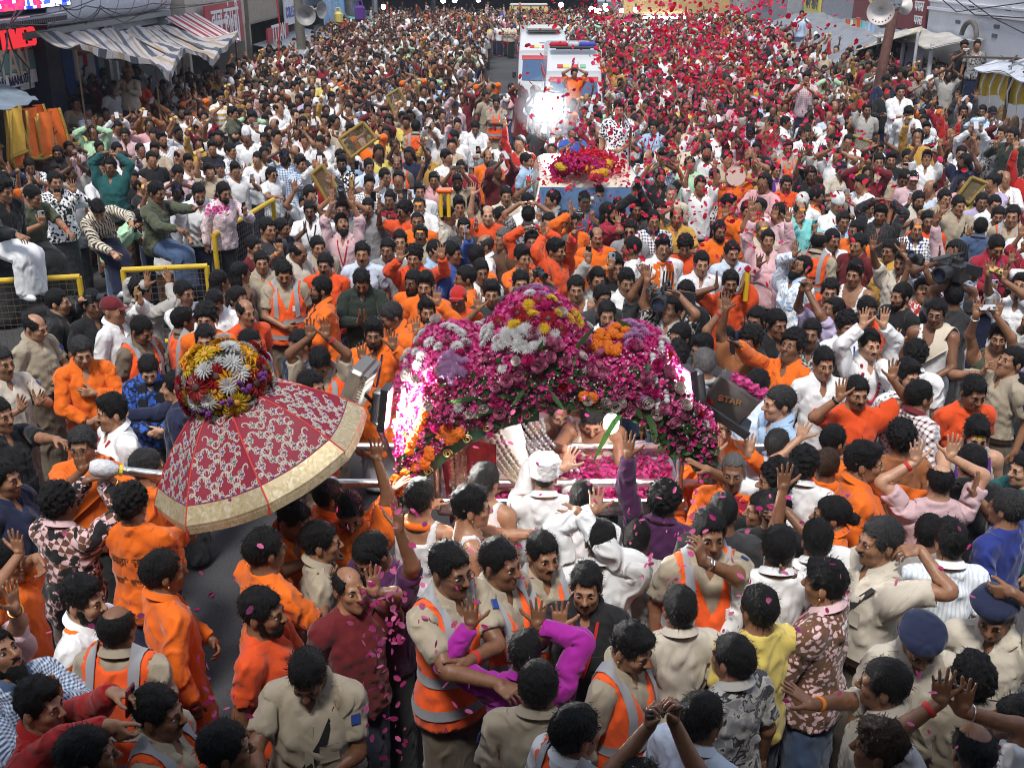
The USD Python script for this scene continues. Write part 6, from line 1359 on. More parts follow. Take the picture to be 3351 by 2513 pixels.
cluster('marigold', 'marigold', 'orange', .036, blob(2010, 1110, 44, 22, 14) + blob(1950, 1142, 44, 22, 12) + blob(2015, 1165, 20, 18, 6) + blob(1475, 1412, 34, 16, 8) + [(1400, 1350), (1388, 1372), (1376, 1395), (1366, 1420), (1358, 1445), (1350, 1470), (1905, 1290), (1935, 1300), (1330, 1540), (1342, 1560), (1318, 1575), (1352, 1585), (1310, 1600), (1335, 1608), (1372, 1590), (1390, 1600), (1362, 1612), (1402, 1560), (1380, 1540), (1300, 1560), (1395, 1505), (1410, 1465), (1412, 1480)])
cluster('rose', 'rose', 'pink', .042, [(1696, 1225), (1885, 1130), (1798, 1172), (1760, 1195), (1934, 1210), (1930, 1168), (1660, 1240), (1632, 1262), (1636, 1340), (1990, 1180), (2000, 1350), (2055, 1330), (2080, 1345), (2200, 1370), (2220, 1400), (2190, 1370), (1950, 1250), (1912, 1225), (2110, 1240), (2160, 1330)], None, .06)
cluster('rose', 'rose', 'paleroses', .042, [(1886, 1178), (1495, 1020), (2012, 1322), (2040, 1310), (1920, 1305), (2110, 1310), (2148, 1345), (1540, 1345), (1580, 1330), (1430, 1062)], None, .06)
cluster('rose', 'rose', 'red', .032, [(2270, 1365), (2300, 1340), (1470, 1395), (2255, 1420), (1840, 1260), (2170, 1180)], None, .05)
for px, py, L in [(2050, 1330, .30), (2075, 1330, .26), (2020, 1335, .22), (2110, 1340, .27), (1640, 1330, .2), (1870, 1150, .2), (1950, 1040, .22), (2085, 1100, .2), (1760, 1160, .18), (1570, 1300, .22), (1690, 1300, .2), (1790, 1270, .2), (1850, 1240, .2), (1720, 1265, .2)]:
 p0, n, _ = on_canopy(px, py); d = unit(n + RS.normal(0, .5, 3) - [0, 0, .9 if L > .28 else .1]); p0 = p0 + n * .03; t = np.linspace(0, 1, 6); c = p0 + d * L * t[:, None] + [0, 0, -1] * (L * .6 * t[:, None] ** 2) * (L > .28); w = unit(np.cross(d, (0, -1, .2)))
 wid = np.sin(math.pi * np.clip(t * .92 + .08, 0, 1))[:, None] * L * .07 + .002; mesh('leaf', sheet(np.stack([c - w * wid, c + [0, 0, .004], c + w * wid], 1)), PM['leaf'], pal, True)
for _ in range(62):
 x, u = RS.uniform(-1.0, 1.0), RS.uniform(.15, .97); p0 = canopy(np.array([x]), np.array([u]))[0]; n = unit(E(.2 * x, -.5 - .5 * u, 1 - .6 * u)); k = RS.choice(['pink', 'lilac', 'white', 'magenta', 'paleroses'], p=[.38, .16, .14, .22, .10])
 put_flower(pal, 'chrysanthemum' if k in ('lilac', 'white') else 'rose', 'mum' if k in ('lilac', 'white') else 'rose', PM[k], p0 + n * .052, unit(n + RS.normal(0, .25, 3)), RS.uniform(.034, .048), RS.uniform(0, 6))
for k, (px0, py0, px1, py1) in enumerate([(2150, 1140, 2172, 1310), (2130, 1180, 2150, 1330), (1318, 1160, 1340, 1330)]):
 a, n, _ = on_canopy(px0, py0); b_, n2, _ = on_canopy(px1, py1); strand(a + n * .05, b_ + n2 * .06, .0, .022, 14, PM['white'], 'jasmine_string')

# ------------------------------------------------------------------ flood lamps: the three lit lamps of the photograph
lamp_black = plain('lamp_black', (.02, .02, .022), .4); fin_grey = plain('lamp_fins', (.25, .235, .21), .45, .7)
def floodlamp(label, face, n, w, h, body_dir, strength, stand=None, body=(.30, .34, .16), fins=True):
 face, n = E(*face), unit(n); s = thing('flood_lamp', label, 'lamp'); a, b_, d = frame_of(n); R = np.stack([a, b_, d], 1)
 mesh('lit_panel', box(face, (w, h, .012), R, .005) if fins is not None else lathe([(0, -.006), (w / 2, -.006), (w / 2, .006), (0, .006)], 28, face, R), glow(f'flood_{int(strength)}', (1.0, .97, .93), strength), s); mesh('bezel', cat([box(face + R @ E(0, sy * (h / 2 + .012), -.01), (w + .05, .024, .05), R) for sy in (-1, 1)] + [box(face + R @ E(sx * (w / 2 + .012), 0, -.01), (.024, h, .05), R) for sx in (-1, 1)]), lamp_black, s)
 mesh('housing', box(face - n * .06, (w * .92, h * .92, .08) if fins is not None else (w + .06, h + .06, .08), R, .015), lamp_black, s)
 if body_dir is not None:
  c = face - n * .10 + E(*body_dir); R2 = R @ rotm((1, 0, 0), .25); hs = mesh('driver_box', box(c, body, R2, .02), lamp_black if not fins else fin_grey, s); mesh('bracket', rod(face - n * .08, c, .014), lamp_black, s)
  if fins:
   for k in range(16):
    mesh('cooling_fin', box(c + R2 @ E(0, (k - 7.5) * body[1] / 16, body[2] / 2 + .012), (body[0] * .96, .006, .03), R2), fin_grey, hs)
 if stand:
  mesh('stand', rod(face - n * .12 + [0, 0, -.02], E(*stand), .02), steel_grey, s)
 return s, R
fl = floodlamp('lit flood lamp with a ribbed grey housing on the umbrella side of the palanquin', at_y(1266, 1335, 6.55), (.97, -.20, -.14), .09, .26, (-.10, .0, .14), 620.0, (-.78, 6.75, 1.33), (.30, .34, .10))
fr, Rr = floodlamp('lit flood lamp with a black box housing heaped with petals', at_y(2258, 1272, 6.75), (-.95, -.26, -.18), .10, .26, None, 621.0, (1.25, 6.85, 1.33))
c = at_y(2395, 1300, 6.85); Rb = rotm((0, 0, 1), -.25) @ rotm((0, 1, 0), .55) @ rotm((1, 0, 0), .2)
mesh('driver_box', box(c, (.32, .12, .27), Rb, .012), plain('lamp_charcoal', (.045, .042, .04), .45), fr); mesh('hood', box(c + Rb @ E(.03, -.02, -.135), (.42, .22, .03), Rb, .008), lamp_black, fr); mesh('hood_lip', box(c + Rb @ E(.03, -.12, -.11), (.42, .02, .06), Rb, .004), lamp_black, fr); mesh('bracket', rod(c - Rb @ E(.16, 0, 0), at_y(2270, 1275, 6.77), .015), lamp_black, fr)
v, f = sign_text(latin('STAR', .045, .003), c + Rb @ E(-.01, -.063, .01), Rb @ E(.9, 0, .42), Rb @ E(-.42, 0, .9)); mesh('lettering', (v, f), gold_line, fr)
pp = c + (Rb @ (RS.uniform(-1, 1, (130, 3)) * [.13, .05, .03] + [.03, -.0, .15]).T).T; tag(mesh('petal_heap', petal_cloud(pp, np.tile([0, 0, 1.], (130, 1)), .022, RS), PM['hot'], fr), kind='stuff')
floodlamp('brilliant white floodlight on a stand before the first ambulance', at_y(1795, 352, 19.4), (.02, -1, -.12), .50, .50, None, 60.0, tuple(at_y(1795, 352, 19.6)[:2]) + (0,), fins=None)
mat('smoke_air', {'v': ('principled_volume', {'color': (.78, .88, 1.0), 'density': .16, 'anisotropy': .2})}, surface=None, volume='v.volume')
tag(mesh('smoke', ball(at_y(1797, 350, 19.25), (.62, .40, .56), 3), MATS['smoke_air'], None, True), 'pale bluish smoke hanging around the brilliant floodlight', kind='stuff')

gb = thing('globe_bulb', 'lit white globe bulb hanging under the palanquin canopy beside the young priest', 'bulb', at_y(2000, 1385, 6.72)); mesh('glass', ball((0, 0, 0), (.055, .055, .075), 2), glow('bulb_globe', (1.0, .98, .95), 90.0), gb, True); mesh('cap', rod((0, 0, .07), (0, 0, .13), .022, 10), lamp_black, gb); mesh('flex', rod((0, 0, .13), (0, 0, .30), .006, 5), lamp_black, gb)

# ------------------------------------------------------------------ the ceremonial umbrella
UO = at_z(852, 1490, 1.93); Raxis = rotm((0, 1, 0), -math.radians(20)) @ rotm((1, 0, 0), math.radians(4)); UR, UH = .685, .47
um = thing('umbrella', 'large maroon ceremonial umbrella with silver embroidery and a wide gold border', 'umbrella', UO)
NP = 8
def upt(ang, u, lift=0.0):
 """A point of the cover: ang in rib units, u from the crown 0 to the rim 1; the cloth dips between ribs."""
 ang, u = np.asarray(ang, float), np.asarray(u, float); fr_ = ang - np.floor(ang); a = (ang + .35) * 2 * math.pi / NP
 ch = math.cos(math.pi / NP) / np.cos((fr_ - .5) * 2 * math.pi / NP); k = ch * (1 - u * .0) + .012 * np.sin(math.pi * fr_) * 0
 r = UR * u * k; z = UH * (1 - u ** 1.85) - .018 * np.sin(math.pi * fr_) * u * 1.2
 p = np.stack([r * np.cos(a), r * np.sin(a), z + lift], -1)
 return p @ Raxis.T
velvet = mat('velvet_maroon', {'p': ('principled_bsdf', {'base_color': (.185, .0025, .02), 'roughness': .7, 'sheen_weight': .08, 'sheen_tint': (.9, .2, .3)}), 'g': ('geometry', {}), 'n': ('noise_texture', {'scale': 9.0, 'detail': 3.0}), 'b': ('bump', {'strength': .25, 'distance': .02})}, [('g.position', 'n.vector'), ('n.fac', 'b.height'), ('b.normal', 'p.normal')])
brocade = mat('brocade_gold', {'p': ('principled_bsdf', {'roughness': .42, 'metallic': .45}), 'g': ('geometry', {}), 'v': ('voronoi_texture', {'scale': 55.0}), 'n': ('noise_texture', {'scale': 22.0, 'detail': 3.0, 'distortion': 1.5}), 'r': ('rgb_ramp', {'ramp': [(.3, (.38, .29, .15)), (.55, (.50, .41, .25)), (.7, (.60, .53, .38))]}), 'b': ('bump', {'strength': .35, 'distance': .004})}, [('g.position', 'v.vector'), ('g.position', 'n.vector'), ('n.fac', 'r.fac'), ('r.color', 'p.base_color'), ('n.fac', 'b.height'), ('b.normal', 'p.normal')])
sil = plain('thread_silver', (.46, .42, .37), .45, .5, var=.25, scale=180, bump=.5); tealj = plain('jewel_teal', (.02, .22, .18), .2); violetj = plain('jewel_violet', (.10, .06, .35), .2); cord_red = plain('cord_red', (.45, .03, .02), .7)
for i in range(NP):
 ag, ug = np.meshgrid(i + np.linspace(0, .9999, 17), np.linspace(.02, .905, 26), indexing='ij'); mesh('cover_panel', sheet(upt(ag, ug), .004), velvet, um, True)
 ag, ug = np.meshgrid(i + np.linspace(0, .9999, 9), np.linspace(.902, 1.0, 4), indexing='ij'); P = upt(ag, ug, .002); dz = np.array([0, 0, -.075]) @ Raxis.T; P2 = P.copy(); P2[:, -1] = P[:, -2] + (P[:, -1] - P[:, -2]) * 1.0
 P = np.concatenate([P, P[:, -1:] + dz * .8], 1); mesh('gold_border', sheet(P, .004), brocade, um, False)
 fr_b = upt(i + np.linspace(0, .9999, 30), np.full(30, 1.0)) + dz * .25; tag(mesh('bead_fringe', cat([ball(q, .006, 0) for q in fr_b]), bead_cream, um), kind='stuff')
 c = [upt(i, u, .006) for u in np.linspace(.1, 1.0, 12)]; mesh('rib_cord', tube(c, .0055, 6), cord_red, um, True)
 c = upt(i, 1.0) + dz; mesh('tassel', tube([upt(i, 1.0), upt(i, 1.0) + [0, 0, -.07]], [.006, .009], 6), cord_red, um)
 # embroidery: scrolls and flowers laid on the panel, in metres (s across, t outwards)
 V = []; J = [[], []]
 def lay(S, T):
  u = np.clip(T / .80, .06, .90); half = UR * u * math.tan(math.pi / NP); return upt(i + np.clip(.5 + S / (2 * half) * .998, .01, .99), u, .008)
 def ribbon(S, T, w):
  Sg, Tg = np.gradient(S), np.gradient(T); L_ = np.maximum(np.hypot(Sg, Tg), 1e-9); n0, n1 = -Tg / L_ * w, Sg / L_ * w; wv = np.linspace(1, .55, len(S))
  V.append(sheet(np.stack([lay(S - n0 * wv, T - n1 * wv), lay(S, T) + [0, 0, .003], lay(S + n0 * wv, T + n1 * wv)], 1)))
 rj = np.random.RandomState(40 + i); row = 0
 for T0 in np.arange(.135, .715, .072):
  half = T0 / .80 * UR * math.tan(math.pi / NP); nn_ = max(1, int(2 * half / .080)); row += 1
  for j in range(nn_):
   S0 = (j - (nn_ - 1) / 2) * .080 + (.02 if row % 2 else -.02) * (nn_ > 1)
   if abs(S0) > half - .03:
    continue
   sgn = 1 if (j + row) % 2 else -1
   for k in range(5):
    a = 2 * math.pi * k / 5 + rj.uniform(0, .3); th = np.linspace(0, 2 * math.pi, 7); ribbon(S0 + .0165 * math.cos(a) + .0085 * np.cos(th), T0 + .0165 * math.sin(a) + .0085 * np.sin(th), .0042)
   J[rj.randint(2)].append(moved(ball((0, 0, 0), .0075, 0), lay(np.array([S0 + .008]), np.array([T0 + .004]))[0]))
   for q in (-1, 1):
    th = np.linspace(.2, 4.2, 17); r = .031 * np.exp(-.27 * th); ribbon(S0 + sgn * q * .040 + sgn * q * r * np.cos(th * 1.15 + 2.2), T0 + q * .020 + r * np.sin(th * 1.15 + 2.2), .0052)
   th = np.linspace(0, 1, 6); ribbon(S0 + sgn * (.022 + .03 * th), T0 + .036 + .012 * np.sin(3 * th), .0062)
 tag(mesh('embroidery', cat(V), sil, um), kind='stuff'); tag(mesh('stitched_jewels', cat(J[0] or [ball((0, 0, .3), .004, 0)]), tealj, um), kind='stuff'); tag(mesh('stitched_jewels', cat(J[1] or [ball((0, 0, .3), .004, 0)]), violetj, um), kind='stuff')
ax = Raxis @ E(0, 0, 1); mesh('pole', rod(ax * .42, ax * -.95, .016, 10), plain('pole_wood', (.25, .14, .07), .5), um)
for i in range(NP):
 mesh('stretcher', rod(upt(i, .95, -.012), ax * .12, .005, 5), steel_grey, um)
# the bouquet on its crown
BC = UO + ax * (UH + .045) + E(.03, 0, 0); bo = thing('bouquet', 'round bouquet of golden daisies, red gerberas and white chrysanthemums crowning the umbrella', 'bouquet', BC)
mesh('foliage', moved(ball((0, 0, 0), 1.0, 3), (0, 0, 0), None, .225), plain('foliage_dark', (.012, .022, .010), .8), bo)
taken = []
gold_ang = math.pi * (3 - math.sqrt(5))
for k in range(80):
 z = 1 - 1.45 * (k + .5) / 80; r = math.sqrt(max(0, 1 - z * z)); d = E(r * math.cos(k * gold_ang), r * math.sin(k * gold_ang), z); d = unit(d + RS.normal(0, .07, 3)); d = Raxis @ d
 kind = ['golden', 'red', 'white', 'yellow', 'golden', 'red', 'white', 'golden', 'violet', 'white', 'yellow', 'red', 'white'][(k * 5 + k // 6) % 13]
 sz = {'golden': .082, 'red': .084, 'white': .066, 'violet': .05, 'yellow': .074}[kind] * RS.uniform(.9, 1.15)
 put_flower(bo, {'golden': 'golden_daisy', 'red': 'gerbera', 'white': 'chrysanthemum', 'violet': 'statice', 'yellow': 'golden_daisy'}[kind], {'white': 'mum', 'violet': 'sprig'}.get(kind, 'daisy'), PM[kind], d * RS.uniform(.205, .28), d, sz, RS.uniform(0, 6), {'golden': heart, 'yellow': heart, 'red': heart_dark}.get(kind))
pts = unit_rows(RS.normal(0, 1, (260, 3))) * RS.uniform(.20, .24, (260, 1)); tag(mesh('statice_sprays', petal_cloud(pts, pts, .010, RS), PM['violet'], bo), kind='stuff')
for a, L in [(2.6, .26), (2.9, .22), (3.2, .25), (-.15, .26), (.1, .28), (.35, .24), (-.4, .22), (-1.2, .22), (-1.6, .2), (-1.45, .22), (4.0, .2), (1.2, .2), (2.3, .2)]:
 d = Raxis @ unit(E(math.cos(a), math.sin(a), -.35)); w = unit(np.cross(d, ax)); o = d * .17 - ax * .10
 for q in np.linspace(-1, 1, 7):
  dd = unit(d + w * q * .55); t = np.linspace(0, 1, 4)[:, None]; c = o + dd * L * t - ax * (.10 * t ** 2); mesh('palm_leaflet', sheet(np.stack([c - w * .006 * (1 - t * .8), c + w * .006 * (1 - t * .8)], 1)), PM['palm'], bo)

# ---- the heap of garlands on the car's roof
gr = thing('flower_garland', 'heap of crimson rose garlands with yellow flowers on the cream car roof', 'garland', (1.05, 15.5, 1.85))
for i in range(7):
 a = np.array([RS.uniform(-.55, .1), RS.uniform(-.5, .5), .07]); b_ = a + [RS.uniform(.4, .7), RS.uniform(-.4, .2), RS.uniform(0, .1)]; t = np.linspace(0, 1, 9)[:, None]; c = a * (1 - t) + b_ * t; c[:, 2] += .10 * np.sin(math.pi * t[:, 0])
 tg, f = tube(c, .085, 10); n = np.repeat(tg, 3, 0) + RS.normal(0, .02, (len(tg) * 3, 3)); mesh('rose_rope', petal_cloud(n, unit_rows(n - np.repeat(c.mean(0)[None], len(n), 0)), .035, RS), PM[['scarlet', 'wine', 'scarlet', 'magenta'][i % 4]], gr)
for px, py, m in [(1830, 545, 'yellow'), (1842, 548, 'yellow'), (1852, 535, 'leaf'), (1865, 530, 'yellow'), (1880, 520, 'paleroses'), (1950, 530, 'paleroses'), (1962, 528, 'yellow'), (1985, 540, 'yellow'), (1930, 552, 'golden'), (1950, 570, 'golden'), (1975, 565, 'golden'), (1958, 583, 'red'), (1945, 580, 'scarlet'), (1900, 512, 'paleroses'), (1990, 535, 'yellow')]:
 p0 = at_z(px, py, 2.0) - [1.05, 15.5, 1.85]; put_flower(gr, 'marigold', 'marigold', PM[m], p0, E(0, -.4, 1), .075, RS.uniform(0, 6))
n = RS.uniform(-1, 1, (220, 3)) * [.68, 1.0, 0] + [0, 0, .012]; tag(mesh('roof_petals', petal_cloud(n, np.tile([0, 0, 1.], (220, 1)), .03, RS), PM['scarlet'], gr), kind='stuff')

# ---- things raised in the crowd
s = thing('ceremonial_staff', 'silver ceremonial staff wrapped in clear plastic at the tip, held level beside the umbrella', 'staff'); a, b_ = at_y(292, 1528, 6.0), at_y(560, 1556, 6.15)
mesh('shaft', rod(a + (b_ - a) * .3, b_, .028, 12), silver, s, 40); mesh('wrapped_tip', tube([a, a + (b_ - a) * .08, a + (b_ - a) * .22, a + (b_ - a) * .34], [.035, .058, .06, .034], 12), plain('plastic_wrap', (.60, .60, .63), .2, var=.2, scale=40, bump=.6), s, True); mesh('ribbon', tube([a + (b_ - a) * .36, a + (b_ - a) * .40], .036, 10), plain('ribbon_yellow', (.7, .5, .03), .7), s)
c = at_y(2407, 577, 15.6); s = thing('drum', 'round frame drum with pink petals around its rim held overhead', 'drum', c); Rd = rotm((1, 0, 0), math.radians(78)); mesh('skin', lathe([(0, .03), (.135, .03)], 24, (0, 0, 0), Rd), plain('drum_skin', (.55, .40, .34), .7), s); mesh('hoop', lathe([(.135, -.03), (.145, -.03), (.145, .034), (.135, .034), (.135, -.03)], 24, (0, 0, 0), Rd), plain('drum_hoop', (.5, .35, .3), .6), s)
for lab, px, py, Y, m in (('orange headed prop on twin yellow sticks raised by the white car', 1455, 645, 13.6, 'paint_flame'), ('red headed prop on a yellow stick raised among the devotees in orange', 2445, 905, 10.6, 'paint_scarlet')):
 c = at_y(px, py, Y); s = thing('raised_prop', lab, 'prop', c); mm = plain(m, (.75, .10, .01) if 'flame' in m else (.55, .02, .01), .4)
 for k in ((-1, 1) if 'flame' in m else (0,)):
  mesh('stick', rod((k * .05, 0, -.26), (k * .05, 0, .05), .026, 10), plain('stick_yellow', (.70, .42, .01), .4), s)
 mesh('head', box((0, 0, .08), (.22 if 'flame' in m else .07, .08, .08), None, .03), mm, s)
c = at_y(706, 688, 11.6); n = c + RS.normal(0, 1, (46, 3)) * [.09, .08, .045]; tag(mesh('tossed_petals', petal_cloud(n, RS.normal(0, 1, n.shape), .026, RS), PM['hot']), 'handful of pink petals tossed by the seated man in dark green', kind='stuff')

# ------------------------------------------------------------------ the people near enough to tell apart
HSH = {'s': 'short:0', 's1': 'short:1', 's2': 'short:2', 'q': 'quiff:0', 'q1': 'quiff:1', 'c': 'curly:0', 'c1': 'curly:1', 'b': 'bald:0', 'z': 'shaved:0', 'l': 'long:0', 'm': 'mane:0', 'm1': 'mane:1', 'u': 'bun:0', '-': 'none'}
TSH = {'V': 'vest:x+tuck:khaki', 'VD': 'vest:x+tuck:darkkhaki', 'K': 'tuck:khaki', 'KS': 'tuck:sand', 'OK': 'kurta:orange', 'RK': 'kurta:redorange', 'WK': 'kurta:white', 'W': 'short:white', 'WL': 'rolled:white', 'WR': 'long:white', 'B': 'short:black', 'OT': 'tee:orange', 'RT': 'tee:redorange'}
POLICE = ['epaulette:1/{}', 'epaulette:-1/{}', 'badge:1/badge_blue']
ROWS = []
TILE = [0, 0, 1, 0]
def tile(col, row):
 TILE[:] = [(0, 840, 1680, 2510)[col - 1], {'A': 0, 'B': 600, 'C': 1200, 'D': 1800}[row], 840 / (1955 if row == 'D' else 2212), {'A': 2, 'B': 1, 'C': 0, 'D': 0}[row]]
def tp(x, y): return TILE[0] + x * TILE[2], TILE[1] + y * TILE[2]
def p(x, y, yaw, top, hair, arms, label, skin='c', beard='', legs=None, h=1.69, base=0.0, head=(0, 0, 0), lean=0.0, roll=0.0, fat=1.0, ex='', hat='', rh=None, lh=None, hold=(), hip=0, knee=0, cat='man', shoes=False, lod=None, shift=0.0):
 px, py = tp(x, y); tg = {}
 for s, q in ((-1, rh), (1, lh)):
  if q:
   tg[s] = (*tp(q[0], q[1]), q[2])
 ROWS.append(dict(px=px, py=py, yaw=yaw, top=TSH.get(top, top), hair=hair, arms=arms, label=label, skin=skin, beard=beard, legs=legs, h=h, base=base, head=head, lean=lean, roll=roll, fat=fat, ex=ex, hat=hat, tg=tg, hold=hold, hip=hip, knee=knee, cat=cat, shoes=shoes, lod=TILE[3] if lod is None else lod, shift=shift))
EXS = {'ln': ['lanyard/navy'], 'lr': ['lanyard/red'], 'lb': ['lanyard/royal'], 'lv': ['lanyard:v/navy'], 'nk': ['necklace/bead_brown'], 'ng': ['necklace/gold'], 'tr': ['thread:-1/thread_orange'], 'tl': ['thread:1/thread_red'], 'wr': ['watch:1/steel'], 'wl': ['watch:-1/plastic_black'], 'bg': ['bangle:-1/steel'], 'bgd': ['bangle:1/gold'],
       'gl': ['glasses/plastic_black'], 'sg': ['glasses/plastic_black', 'lenses/plastic_black'], 'tk': ['tikka/tikka_red'], 'mk': ['mark/mark_orange'], 'my': ['mark/mark_yellow'], 'sc': ['scarf/crimson'], 'so': ['scarf/orange'], 'sw': ['scarf/white'], 'sm': ['scarf/purple'], 'sh': ['shawl/cream'], 'so2': ['shawl/orange'], 'gd': ['garland/rose_red'], 'gw': ['garland/bead_white'], 'st': ['strap/black'], 'er': ['earring:1/gold', 'earring:-1/gold'], 'gk': ['scarf/black'], 'gf': ['garland/marigold']}
plain('letter_brown', (.16, .05, .01), .8)
EXS.update(vb=['backtext:shahi:.17:v:1.22:1/letter_black', 'backtext:DRP LINE:.18:v:1.00:1/letter_black'], kb=['backtext:mahakal:.26:s:1.28:1/letter_brown', 'backtext:shahi:.24:s:1.14:1/letter_brown'], pb=['backtext:PRESS:.09:s:1.40:1/letter_white'])
PLATE = ['patch:.06:.115:1.20:1.26:-1:v/card_white']
PHONE_COL = {'k': ('black', (.012, .012, .014)), 'w': ('white', (.62, .62, .64)), 'b': ('pale blue', (.25, .42, .55)), 'g': ('gold', (.50, .34, .10)), 'p': ('peach', (.62, .30, .22)), 'r': ('dark red', (.22, .015, .02)), 't': ('teal', (.10, .36, .34)), 's': ('silver', (.42, .42, .44)), 'l': ('lime green', (.25, .55, .08))}
def place(r):
 """A row's pose and the place of its figure, so that the head's centre falls on its pixel."""
 P = Pose(r['arms'][0], r['arms'][1], r['yaw'], r['h'], r['head'], r['lean'], r['roll'], r['fat'], r['hip'], r['knee'], r['seed'])
 hc = P.point(HC + [0, -.01, 0]); a = math.radians(r['yaw']); R = rotm((0, 0, 1), a)
 w = at_z(r['px'], r['py'], r['base'] + hc[2]); off = R @ hc; loc = np.array([w[0] - off[0], w[1] - off[1], r['base']]); return P, loc, R, w
def settle():
 for i, r in enumerate(ROWS):
  r['seed'] = i + 1; r['w'] = place(r)[3]; r['d'] = 0.0; r['h0'] = r['h']
 for _ in range(60):
  W = np.array([r['w'] for r in ROWS]); D = np.linalg.norm(W[:, None, :2] - W[None, :, :2], axis=2); moved_ = False
  for i, j in np.argwhere((D < .36) & (D > 0)):
   if i < j and abs(ROWS[i]['base'] - ROWS[j]['base']) < .3 and not (ROWS[i]['hip'] or ROWS[j]['hip']):
    n, f = (i, j) if W[i, 1] < W[j, 1] else (j, i)
    for k, s in ((n, -1), (f, 1)):
     r = ROWS[k]; q = r['d'] + s * .02
     if abs(q) <= .20:
      r['d'] = q; moved_ = True; u = np.array([r['w0'][0], r['w0'][1]]) if 'w0' in r else r['w'][:2]; r.setdefault('w0', r['w'].copy())
      dirn = unit(r['w0'] - [0, 0, CAM_H]); hz = dirn / np.linalg.norm(dirn[:2]); r['w'] = r['w0'] + hz * r['d']
  if not moved_:
   break
 for r in ROWS:
  if r['d']:
   r['h'] = r['h0'] * (r['w'][2] - r['base']) / (r['w0'][2] - r['base'])
def phone(label, o, up, back, col='k', parent=None):
 s = thing('phone', label, 'phone', o); up = unit(up); back = unit(back - up * np.dot(back, up)); R = np.stack([np.cross(up, back), up, back], 1)
 nm, c = PHONE_COL[col]; mesh('case', box((0, 0, 0), (.074, .152, .009), R, .004), plain('phone_' + nm.replace(' ', '_'), c, .3), s); mesh('screen', box(R @ E(0, 0, -.0052), (.068, .144, .001), R), plain('phone_screen', (.02, .022, .03), .1), s); mesh('lens_block', box(R @ E(.018, .052, .006), (.026, .032, .005), R, .002), plain('phone_lens', (.01, .01, .012), .15), s)
def camera_thing(label, o, fwd, big=False):
 s = thing('video_camera' if big else 'camera', label, 'camera', o); a, b_, d = frame_of(fwd); R = np.stack([a, b_, d], 1); k = 1.9 if big else 1.0; m = lamp_black
 mesh('camera_body', box((0, 0, 0), (.13 * k, .09 * k, .07 * k * (1.8 if big else 1)), R, .012), m, s); mesh('lens', lathe([(.0, .03), (.036 * k, .03), (.036 * k, .07 * k), (.042 * k, .08 * k), (.042 * k, .15 * k), (.035 * k, .152 * k), (.033 * k, .13 * k), (0, .13 * k)], 18, (0, 0, 0), R), m, s, 40); mesh('viewfinder', box(R @ E(0, .055 * k, -.005), (.05 * k, .03 * k, .05 * k), R, .008), m, s)
 mesh('lens_glass', lathe([(0, .134 * k), (.032 * k, .131 * k)], 16, (0, 0, 0), R), plain('lens_front', (.03, .04, .07), .05), s)
 if big:
  mesh('handle', tube([R @ E(0, .09, -.12), R @ E(0, .17, -.10), R @ E(0, .17, .10), R @ E(0, .09, .12)], .014, 8), m, s); mesh('side_screen', box(R @ E(.22, .06, .05), (.17, .10, .015), R, .004), m, s)
  for i in range(4):
   mesh('antenna', rod(R @ E(-.06 + .03 * i, .12, -.1), R @ E(-.06 + .03 * i, .26, -.12), .009, 6), m, s)
  mesh('microphone', rod(R @ E(-.12, .12, -.05), R @ E(-.12, .12, .26), .022, 10), fur('mic_foam', (.012, .012, .012), 80), s)
LABELS = set()
def subject(t, n=9):
 w = t.split()[:n]
 while w[-1] in ('a', 'an', 'the', 'in', 'with', 'and', 'of', 'on', 'his', 'her', 'at', 'by', 'to', 'from', 'both', 'one', 'near', 'beside', 'behind', 'before', 'under', 'below', 'above', 'who', 'up', 'between'):
  w.pop()
 return ' '.join(w)
